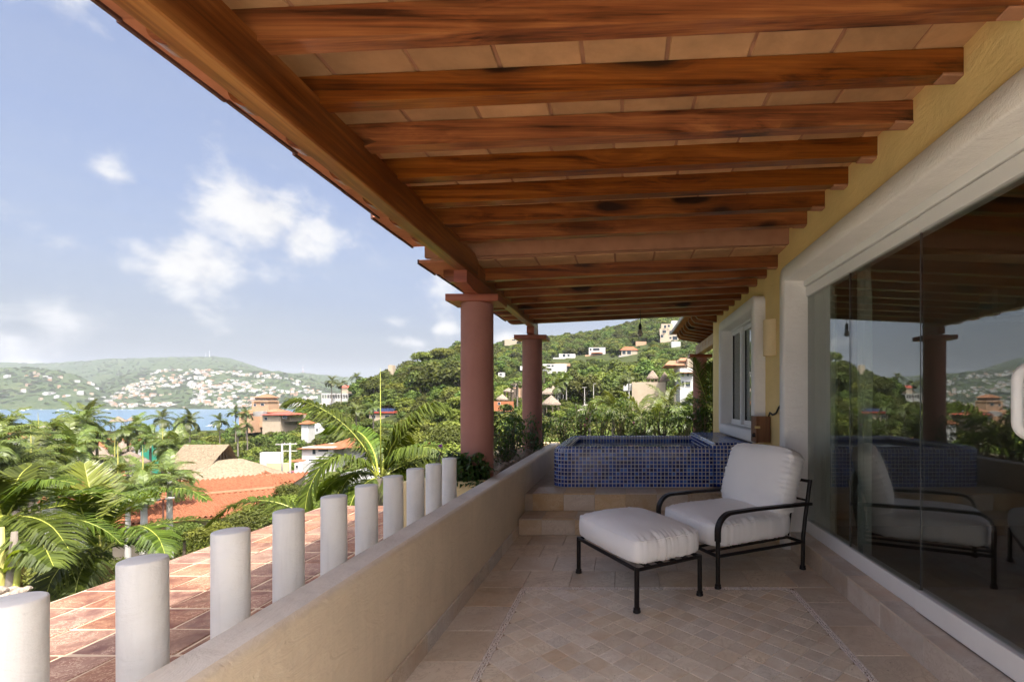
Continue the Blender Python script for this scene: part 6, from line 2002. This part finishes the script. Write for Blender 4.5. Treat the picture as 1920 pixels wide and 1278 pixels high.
for k, (px, py, Y, r) in enumerate([(345, 1000, 21, 1.0), (400, 1002, 20, 1.1), (452, 985, 22, 1.3), (505, 975, 23, 1.5), (545, 952, 26, 1.5), (590, 955, 24, 1.4), (660, 945, 22, 1.3), (735, 935, 19, 1.2), (300, 1015, 22, 1.0), (545, 925, 36, 1.6), (470, 962, 29, 1.2)]):
    q = at(px, py, Y)
    broad_tree(q.x, q.y, q.z - r * .9, r, 'bright bushy shrub beside the %s white post seen from the left' % 'second third fourth'.split()[k % 3] if False else ['low hedge bush left of the third post', 'low hedge bush right of the third post', 'bush below the tiled roof beside the third post', 'bush under the arching palm frond', 'round bush at the end of the tiled roof', 'bush behind the fifth post', 'bush behind the sixth post', 'bush behind the seventh post', 'lowest bush left of the third post', 'bush beside the dark roof end', 'bush along the lower tiled eave'][k], 'bushes beyond the deck', HIRES[k % 3], .9, name='bushy_shrub')
# ---- mid-distance palms ------------------------------------------------------
gl = 'palms below on the left'
spec = [ # px, py, Y, height, scale, bark, spear
    (8, 782, 38, 7, 1.0, 0, 0), (-8, 808, 30, 6, .95, 0, 0), (72, 800, 45, 9, 1.15, 0, 1), (100, 790, 55, 10, 1.1, 0, 0), (150, 776, 58, 11, 1.25, 0, 0), (163, 772, 62, 12, 1.2, 0, 0),
    (128, 806, 50, 9, 1.2, 0, 0), (138, 822, 46, 8, 1.15, 0, 0), (182, 806, 60, 10, 1.1, 0, 1), (240, 796, 70, 10, 1.2, 0, 0), (256, 788, 74, 11, 1.2, 0, 0), (282, 806, 70, 10, 1.1, 0, 0),
    (305, 815, 62, 9, 1.1, 0, 1), (333, 822, 60, 9, 1.25, 0, 0), (356, 780, 110, 11, 1.3, 0, 0), (304, 776, 120, 12, 1.35, 0, 0), (340, 782, 120, 11, 1.2, 0, 0),
    (58, 835, 34, 7, 1.0, 0, 1), (30, 850, 30, 6, 1.0, 0, 0), (215, 845, 52, 8, .8, 1, 1), (122, 858, 36, 6, .9, 0, 0),
    (221, 872, 34, 6, .75, 1, 1), (268, 880, 33, 7, .75, 1, 1), (318, 868, 36, 7, .85, 1, 0), (240, 906, 30, 5, .6, 1, 0),
    (412, 782, 160, 12, 1.4, 0, 0), (442, 768, 170, 12, 1.4, 0, 0), (462, 770, 175, 11, 1.3, 0, 0), (464, 792, 140, 9, 1.0, 0, 0), (446, 798, 120, 8, .9, 0, 0)]
labs = ['feathery palm at the left edge above the red roofs', 'drooping palm at the left edge of the view', 'palm with an upright new leaf over the blue bay', 'dark palm in front of the bay left of the tall pair',
        'tall dark palm rising over the bay water', 'tallest palm of the dark group over the bay', 'dense palm below the tall dark group', 'palm with drooping skirts below the dark group', 'palm with pale new leaf right of the dark group',
        'palm above the grey thatched huts', 'taller palm above the grey thatched huts', 'palm over the green walled shop', 'palm with a bright new leaf left of the golden palapa', 'shaggy palm just left of the palapa vent',
        'small palm at the water edge above the palapa', 'tall slim palm against the bay water', 'slim palm at the shore right of the tall one', 'palm with upright new leaf in the left foreground grove', 'yellowish palm in the left foreground grove',
        'young pale-trunked palm before the grey huts', 'low bright palm under the left grove', 'pale-trunked young palm in front of the tiled house', 'pale-trunked palm with bright new leaf left of the palapa', 'bushy palm touching the left edge of the palapa',
        'small palm between the two tiled roofs', 'palm on the shore left of the peach tower', 'tall palm beside the peach tower annex', 'shorter palm beside the peach tower annex', 'palm in front of the red roofed villa', 'small palm in front of the villa trees']
for s, lb_ in zip(spec, labs):
    px, py, Y, h, sc, pale, spr = s
    far_palm(px, py, Y, h, lb_, gl, sc, 'palm_bark_pale' if pale else 'palm_bark', .15 if pale else .17, bool(spr))
# white trunks before the tiled roofs
for (px, py, Y, h, lb_) in ((318, 912, 29, 4.6, 'white-trunked palm before the orange hall roof, right one'), (270, 925, 27, 3.6, 'white-trunked palm before the orange hall roof, left one'), (98, 905, 30, 5, 'white-trunked palm beside the orange tiled house')):
    far_palm(px, py - 26, Y, h, lb_, gl, .62, 'palm_bark_pale', .17)
gr_ = 'palms beyond the tub hedge'
rs = [(1042, 718, 118, 9, 1.05, 1), (1050, 708, 122, 11, 1.1, 1), (1056, 712, 120, 11, 1.1, 1), (1062, 704, 124, 12, 1.15, 1), (1046, 722, 116, 8, 1.0, 1), (970, 716, 112, 8, 1.0, 0), (1179, 703, 96, 5, 1.0, 1),
      (1200, 772, 28, 5, .85, 0), (1252, 752, 34, 6, .95, 0), (1150, 760, 40, 6, .95, 0), (1290, 776, 26, 5, .8, 0), (1265, 706, 80, 6, .75, 0), (1225, 786, 24, 4, .7, 0), (1105, 768, 48, 6, .9, 0),
      (1020, 690, 150, 7, 1.0, 0), (640, 716, 190, 9, 1.3, 0), (622, 712, 195, 9, 1.3, 0), (668, 705, 200, 9, 1.3, 0), (700, 760, 120, 8, 1.1, 0), (668, 766, 110, 8, 1.1, 0)]
rl = ['leftmost white-trunked palm beside the far column', 'second white-trunked palm beside the far column', 'third white-trunked palm beside the far column', 'tallest white-trunked palm beside the far column', 'shortest white-trunked palm beside the far column',
      'palm in front of the rustic stone building', 'lone round palm left of the small pointed hut', 'yellowish arching palm right behind the hedge', 'full green palm in front of the cream retaining wall', 'palm beyond the hedge left of the arching one', 'low palm beyond the hedge near the far right column',
      'small palm beside the white villa', 'lowest palm just over the hedge', 'palm beyond the hedge below the street lamps', 'small palm below the long white house', 'palm on the shoulder of the hump above the arcade', 'left palm on the shoulder above the arcade', 'upper palm on the shoulder of the hump',
      'round palm left of the solar house', 'palm on the slope below the arcade']
for s, lb_ in zip(rs, rl):
    px, py, Y, h, sc, pale = s
    far_palm(px, py, Y, h, lb_, gr_, sc, 'palm_bark_pale' if pale else 'palm_bark', .17, False)
CLEAR.append((560, 860, 740, 1000, 9))

# ---- near palms ----------------------------------------------------------------
kwA = dict(L=.86, n=120, hang=1.0, lift=.06, width=.040, plume=.22, stem_r=.020, tone0=.55)
palm_near(714, 888, 11, [
    ('path', [(706, 890, 11), (690, 850, 10.9), (655, 805, 10.8), (610, 770, 10.7), (565, 752, 10.6), (538, 756, 10.5)], kwA),
    ('path', [(718, 890, 11), (728, 850, 11), (752, 808, 11), (785, 774, 11.1), (820, 760, 11.2), (843, 772, 11.3)], kwA),
    ('path', [(706, 892, 11), (680, 868, 10.6), (640, 856, 10.2), (605, 872, 9.9), (580, 915, 9.7), (572, 955, 9.6)], dict(kwA, L=.72)),
    ('path', [(720, 892, 11), (745, 878, 11.2), (785, 864, 11.4), (820, 858, 11.6), (850, 864, 11.8)], dict(kwA, L=.52)),
    ('path', [(708, 896, 11), (690, 886, 11.4), (655, 888, 11.9), (622, 905, 12.3), (600, 935, 12.5)], dict(kwA, L=.66)),
    ('path', [(716, 890, 11), (722, 850, 11.3), (735, 825, 11.9), (752, 822, 12.5), (768, 838, 13)], dict(kwA, L=.66)),
    ('path', [(704, 896, 11), (686, 905, 10.6), (664, 930, 10.3), (652, 965, 10.1)], dict(kwA, L=.60)),
    ('path', [(722, 896, 11), (738, 905, 10.7), (752, 930, 10.5), (760, 960, 10.4)], dict(kwA, L=.60)),
    ('path', [(710, 890, 11), (700, 845, 11.2), (676, 812, 11.6), (640, 800, 12.0), (606, 812, 12.3)], dict(kwA, L=.7)),
    ('path', [(718, 892, 11), (738, 862, 10.8), (770, 842, 10.6), (805, 838, 10.4), (838, 850, 10.2)], dict(kwA, L=.7)),
    ('near', 95, 20, .75), ('near', 70, 40, .8), ('near', 120, 48, .8), ('near', 150, 10, .8), ('near', 20, 15, .8),
    ('spear', (713, 690, 11))],
    'large young palm with spreading fronds and upright spear behind the white posts', ground=-8.6, trunk=('palm_bark', .09), stem=False)
kwB = dict(L=.92, n=84, hang=.7, lift=.10, width=.046, plume=.25, stem_r=.026, tone0=.42)
yk = dict(mats=[M['leaf_palm_young'], M['palm_stem_y']], tone0=.75)
palm_near(190, 1028, 14.5, [
    ('path', [(190, 1030, 14.5), (205, 985, 14.4), (245, 945, 14.3), (300, 920, 14.1), (350, 916, 14), (388, 936, 13.9)], kwB),
    ('path', [(188, 1030, 14.5), (165, 985, 14.3), (150, 945, 14.0), (152, 918, 13.6), (158, 925, 13.0)], dict(kwB, L=1.0, hang=.3)),
    ('path', [(190, 1030, 14.5), (180, 970, 14.6), (168, 915, 14.8), (158, 870, 15.0)], dict(kwB, L=.95, hang=.1, lift=.5, **{k_: v_ for k_, v_ in yk.items() if k_ != 'tone0'})),
    ('path', [(194, 1032, 14.5), (225, 1000, 14.1), (262, 985, 13.6), (295, 1005, 13.1), (310, 1040, 12.8)], kwB),
    ('path', [(188, 1032, 14.5), (160, 1005, 14.0), (110, 985, 13.5), (50, 985, 13.0), (0, 1010, 12.6)], kwB),
    ('path', [(188, 1034, 14.5), (160, 1030, 13.8), (125, 1050, 13.2), (95, 1090, 12.8), (85, 1130, 12.5)], kwB),
    ('path', [(190, 1034, 14.5), (170, 1042, 13.8), (150, 1075, 13.2), (140, 1115, 12.8)], kwB),
    ('path', [(194, 1030, 14.5), (230, 1018, 14.9), (275, 1022, 15.4), (320, 1045, 15.8)], kwB),
    ('near', 60, 30, 1.1), ('near', 100, 15, 1.1), ('near', 140, 25, 1.1), ('near', 170, 5, 1.05), ('near', -70, -25, .9), ('dry', -120, -40, 1.0), ('dry', -40, -50, .9)],
    'bright green palm with a yellow trunk left of the white posts', trunk=('palm_stem_y', .062), stem=False, ground=-8.8)
palm_near(8, 972, 12, [
    ('path', [(10, 975, 12), (30, 940, 12), (62, 912, 12), (98, 900, 12), (140, 905, 12)], dict(kwB, L=.85)),
    ('path', [(10, 975, 12), (22, 925, 12.2), (38, 890, 12.6), (60, 870, 13)], dict(kwB, L=.85)),
    ('path', [(5, 975, 12), (-8, 930, 11.8), (-25, 900, 11.6)], kwB),
    ('path', [(12, 978, 12), (50, 968, 11.6), (95, 985, 11.2), (130, 1030, 10.9)], kwB),
    ('path', [(10, 980, 12), (45, 985, 11.3), (80, 1020, 10.8), (100, 1060, 10.5)], kwB),
    ('path', [(6, 980, 12), (-20, 985, 11.5), (-50, 1010, 11)], kwB),
    ('near', 40, 35, 1.05), ('near', 80, 15, 1.05), ('near', 120, 30, 1.05), ('near', 20, 10, 1.0), ('dry', -30, -45, 1.0), ('dry', -80, -50, 1.0)],
    'big dark palm filling the left edge of the view', trunk=('palm_bark', .20), ground=-8.8)
palm_near(606, 1012, 12.5, [
    ('path', [(604, 1012, 12.5), (575, 970, 12.3), (530, 945, 12.1), (480, 938, 12), (430, 950, 11.9), (390, 985, 11.8)], dict(kwB, L=.72, n=92)),
    ('near', 30, 25, .9), ('near', 80, 40, .9), ('near', 130, 15, .9), ('near', -150, 5, .85), ('near', 200, 12, .9)],
    'low palm with one long arching frond between the posts', trunk=('palm_bark', .10), ground=-8.8)
palm_near(620, 960, 21, [('near', a, e, 1.0) for a, e in ((0, 30), (50, 45), (100, 30), (150, 45), (200, 25), (250, 35), (300, 20), (20, 5), (170, 0), (80, 70))],
    'feathery palm behind the long arching frond', trunk=('palm_bark', .12), ground=-9.5)
palm_near(770, 905, 17, [('near', a, e, .9) for a, e in ((0, 30), (60, 40), (120, 30), (180, 35), (240, 20), (300, 15), (30, 60), (200, 60))],
    'bushy palm behind the third white post', trunk=('palm_bark', .12), ground=-8.5)

# ---- banana-like stems and stones at the lower left -----------------------------
bs = at(8, 1075, 10.5); bn = empty('banana_plant', (bs.x, bs.y, bs.z - 3)); tag(bn, 'banana plant with yellow and brown stems at the left edge', 'plant')
for k, (dx, dz, mt, r) in enumerate(((-.08, 1.0, 'palm_stem_y', .09), (.10, .9, 'palm_bark', .10), (.18, .5, 'palm_stem', .06))):
    mb = MB(); mb.tube([(dx, 0, 0), (dx * 1.2, .02, 2.6), (dx * 1.6, .05, 3.0 + dz)], [r * 1.2, r, r * .5], 10); mb.build('stem', M[mt], bn, smooth=True)
for k, (sx, sz) in enumerate(((.5, .55), (.42, .2), (-.35, .6))):
    P = []
    for i in range(9):
        t = i / 8; c = Vector((sx * t * 1.4, -.15 * t, 3.0 + sz * math.sin(t * 2.0)))
        w = .12 * math.sin(PI * min(1, t * .94 + .06)); P.append([(c.x, c.y - w, c.z + .03), (c.x, c.y, c.z), (c.x, c.y + w, c.z + .03)])
    mb = MB(); mb.grid(P); mb.build('leaf', M['leaf_palm_young'], bn, smooth=True)
for k in range(7):
    q = at(2 + k * 7.5 - (k % 2) * 5, 1107 + (k % 3) * 8, 8.6 + .2 * (k % 2)); r = random.uniform(.09, .15); rdm = random.Random(k)
    mb = MB(); mb.lathe([(.0, -.6)] + [(math.cos(a) * (1 + .15 * rdm.random()), math.sin(a) * .75) for a in (-.6, -.2, .2, .6, 1.0)] + [(.0, .78)], 9)
    me = mb.mesh('stone', M['rock']);
    for v in me.vertices: v.co = Vector(v.co) * (1 + .22 * mnoise.noise(Vector(v.co) * 2 + Vector((k * 3, 0, 0))))
    o = link('stone', me, None, q, (rdm.random(), rdm.random(), rdm.random() * 6), r)
    tag(o, 'pale rough stone of the rubble pile at the lower left edge', 'stone', 'rubble stones at the left edge')
hp_ = at(20, 1120, 8.9); mb = MB(); mb.box(hp_.x - 1.2, hp_.x + .14, hp_.y - .1, hp_.y + .35, -9, hp_.z - .12); tag(mb.build('stone_pier', M['rock']), 'rubble stone pier under the pale stones at the lower left', 'pier')

# ================================================================== PLANTERS
pl = empty('planter', (-1.6, 6, .4)); tag(pl, 'pale yellow planter wall holding shrubs beyond the posts and tub', 'planter')
PO = (1.6, -6, -.4)
mb = MB(); mb.cbox(-1.95, XP_OUT - .002, 4.25, 4.40, -.5, Z_PAR - .006, .008); mb.cbox(-1.95, -1.80, 4.402, 8.9, -.5, .60, .008); mb.cbox(-1.798, 1.75, 8.72, 8.9, -.5, .60, .008)
mb.build('wall', M['yellow_pale'], pl, loc=PO)
mb = MB(); mb.box(-1.80, XP_OUT - .004, 4.40, 8.72, -.5, .55); mb.box(XP_OUT - .003, 1.75, 8.19, 8.72, -.5, .55); mb.build('soil', M['soil'], pl, loc=PO)
mb = MB(); mb.cbox(-1.229, 1.6, 7.56, 8.18, -.4, .60, .01); mb.build('back_wall', M['parapet'], pl, loc=PO)
for k in range(22):
    r = random.uniform(.03, .065); rdm = random.Random(k + 50)
    mb = MB(); mb.lathe([(.0, -.6)] + [(math.cos(a), math.sin(a) * .75) for a in (-.6, -.2, .2, .6, 1.0)] + [(.0, .78)], 8)
    me = mb.mesh('planter_stone', M['rock'])
    for v in me.vertices: v.co = Vector(v.co) * (1 + .25 * mnoise.noise(Vector(v.co) * 2 + Vector((k * 3, 0, 0))))
    o = link('planter_stone', me, None, (random.uniform(-1.36, -1.27), 4.95 + k * .115, .60 + random.uniform(0, .03)), (rdm.random(), rdm.random(), rdm.random() * 6), r)
    tag(o, 'rough stone lying on the planter soil beside the parapet', 'stone', 'stones in the planter')

def shrub(name, c, rx, ry, rz, n, size, mat, label, group=None, stems=6, seed=0, flat=.0, droop=.3, hole=.0, base=None):
    """leafy shrub: stems and pointed folded leaves; c = centre of the leaf mass"""
    rd = random.Random(seed); base = base if base is not None else c[2] - rz
    root = empty(name, (c[0], c[1], base)); tag(root, label, 'shrub', group)
    mb = MB(); tips = []
    for k in range(stems):
        a = rd.uniform(0, 6.28); t = Vector((rx * .8 * math.cos(a) * rd.random() ** .5, ry * .8 * math.sin(a) * rd.random() ** .5, c[2] - base + rz * rd.uniform(-.1, .9)))
        m = t * .5 + Vector((rd.uniform(-.05, .05), rd.uniform(-.05, .05), .04))
        mb.tube([(t.x * .2, t.y * .2, 0), m, t], [.010, .007, .003], 5); tips.append(t)
    mb.build('stems', M['bark'], root)
    mb = MB()
    cl = [Vector((rd.gauss(0, .45) * rx, rd.gauss(0, .45) * ry, c[2] - base + rd.uniform(-.8, .85) * rz)) for _ in range(max(5, n // 45))]
    for i in range(n):
        if rd.random() < .55:
            q = rd.choice(cl); p = q + Vector((rd.gauss(0, .16) * rx, rd.gauss(0, .16) * ry, rd.gauss(0, .16) * rz))
        else:
            d = Vector((rd.gauss(0, 1), rd.gauss(0, 1), rd.gauss(0, 1))).normalized() * rd.random() ** .4
            p = Vector((d.x * rx, d.y * ry, d.z * rz + c[2] - base))
        s = size * rd.uniform(.6, 1.25)
        az = rd.uniform(0, 6.28); el = rd.gauss(-.25 - droop * .5, .5)
        T = Vector((math.cos(el) * math.cos(az), math.cos(el) * math.sin(az), math.sin(el)))
        S = T.cross(Vector((0, 0, 1))).normalized(); N_ = S.cross(T)
        w = s * .27
        pts = [p, p + T * s * .38 + S * w + N_ * w * .30, p + T * s * .38 - N_ * .0, p + T * s * .38 - S * w + N_ * w * .30, p + T * s * 1.0 - N_ * s * .12]
        tone = min(1, max(0, rd.gauss(.45, .24) + .2 * (p.z - (c[2] - base)) / rz))
        mb.add(pts, [(0, 1, 2), (0, 2, 3), (1, 4, 2), (2, 4, 3)], 0, tone)
    mb.build('foliage', M[mat], root, tone=True)
    return root
def flower(p, r, mat, label, name='flower', group=None):
    mb = MB(); rd = random.Random(int(p[0] * 1000))
    for k in range(14):
        a = rd.uniform(0, 6.28); e = rd.uniform(-.3, 1.2); d = Vector((math.cos(a) * math.cos(e), math.sin(a) * math.cos(e), math.sin(e))); S = d.cross(Vector((0, 0, 1))).normalized()
        mb.add([(0, 0, 0), d * r * .6 + S * r * .35, d * r, d * r * .6 - S * r * .35], [(0, 1, 2, 3)])
    o = mb.build(name, M[mat], None, loc=p); tag(o, label, 'flower', group); return o
# dark glossy bush in front of the first column
shrub('dark_shrub', (-1.43, 4.36, .735), .21, .16, .15, 620, .075, 'leaf_bush', 'dark glossy shrub spilling over the planter in front of the nearest column', seed=3, stems=9)
shrub('dark_shrub', (-1.62, 4.40, .80), .12, .12, .16, 150, .07, 'leaf_bush', 'thin dark shrub reaching left with a purple flower by the last post', seed=5, stems=5)
shrub('dark_shrub', (-1.33, 4.42, .68), .10, .13, .10, 240, .065, 'leaf_bush', 'small dark shrub tucked between the parapet and nearest column', seed=9, stems=5)
flower(at(826, 838, 4.32), .030, 'petal_purple', 'purple bougainvillea flower left of the nearest column')
flower(at(805, 832, 4.6), .022, 'petal_orange', 'orange flower further left of the nearest column')
for k, (x, y, z, rx, ry, rz, n) in enumerate([(-1.52, 5.35, .98, .22, .30, .34, 620), (-1.46, 5.95, .92, .22, .30, .32, 620), (-1.50, 6.55, .90, .22, .32, .30, 620), (-1.36, 7.05, .86, .18, .28, .28, 560), (-1.30, 7.75, .90, .25, .25, .30, 520)]):
    shrub('planter_shrub', (x, y, z), rx, ry, rz, n, .055, 'leaf_bush' if k % 2 else 'leaf_hedge', 'leafy shrub in the side planter, %s behind the nearest column' % ['first', 'second', 'third', 'fourth', 'fifth'][k], 'shrubs in the side planter', seed=20 + k, stems=10, base=.55)
hx = -1.05; k = 0
ordn = ['first', 'second', 'third', 'fourth', 'fifth', 'sixth', 'seventh', 'eighth']
while hx < 1.45:
    zt_ = [.86, 1.0, .90, 1.04, .88, .98, .90, 1.06][k]
    shrub('hedge_shrub', (hx, 8.42 + random.uniform(-.08, .08), zt_), .28, .26, [.30, .40, .32, .42, .30, .36, .33, .42][k], [520, 700, 480, 640, 560, 520, 600, 760][k], .052, 'leaf_hedge', '%s hedge shrub from the left behind the blue tub' % ordn[k], 'hedge behind the tub', seed=40 + k, stems=12, base=.55)
    hx += .345; k += 1
for k, (px, py, m) in enumerate(((1096, 797, 'petal_pink'), (1101, 785, 'petal_pink'), (1188, 793, 'petal_pink'))):
    flower(at(px, py, 8.15), .034, m, ['lower pink flower in the hedge behind the tub', 'upper pink flower in the hedge behind the tub', 'single pink flower in the hedge right of the pair'][k], group='pink hedge flowers')
# tall greenery at the wing: areca and creepers
shrub('wall_shrub', (1.50, 8.75, 1.02), .30, .30, .50, 1000, .055, 'leaf_bush', 'dense dark shrub at the window end beyond the tub', seed=71, stems=10, base=.3)
shrub('wall_shrub', (1.78, 9.0, 1.45), .20, .22, .45, 620, .05, 'leaf_bush', 'tall dark creeper climbing beside the far right column', seed=72, stems=8, base=.3)
palm_near(1335, 760, 9.3, [('path', [(1330, 765, 9.3), (1318, 730, 9.2), (1308, 700, 9.1), (1300, 672, 9.0)], dict(L=.34, n=40, hang=.25, lift=.2, width=.016, stem_r=.008, tone0=.3)),
    ('path', [(1332, 765, 9.3), (1330, 730, 9.3), (1332, 700, 9.3), (1334, 680, 9.3)], dict(L=.32, n=40, hang=.25, lift=.2, width=.016, stem_r=.008, tone0=.25)),
    ('path', [(1330, 768, 9.3), (1312, 752, 9.1), (1295, 748, 8.9), (1282, 758, 8.8)], dict(L=.30, n=36, hang=.5, lift=.1, width=.016, stem_r=.008, tone0=.3)),
    ('path', [(1336, 768, 9.3), (1345, 740, 9.2), (1352, 725, 9.1)], dict(L=.30, n=30, hang=.5, lift=.1, width=.016, stem_r=.008, tone0=.25)),
    ('path', [(1330, 770, 9.3), (1318, 765, 9.0), (1310, 775, 8.8), (1304, 792, 8.7)], dict(L=.26, n=30, hang=.6, lift=.1, width=.016, stem_r=.008, tone0=.3))],
    'slender areca palm in front of the far right column', trunk=('palm_stem', .02), stem=False, ground=.3, name='areca_palm')

# ================================================================== AIR
hz = MB(); hz.box(-7000, 3000, -300, 6500, SEA - 60, 420)
m, t, out = new_mat('haze_air')
pv = t.node('ShaderNodeVolumePrincipled')
pv.inputs['Color'].default_value = (.86, .92, 1.0, 1); pv.inputs['Density'].default_value = 0.00011; pv.inputs['Anisotropy'].default_value = .2
t.l.new(pv.outputs[0], out.inputs['Volume'])
HAZE_ON = True
if HAZE_ON:
    tag(hz.build('haze', m), 'thin pale sea haze between the terrace and the far hills', 'haze', kind='stuff')
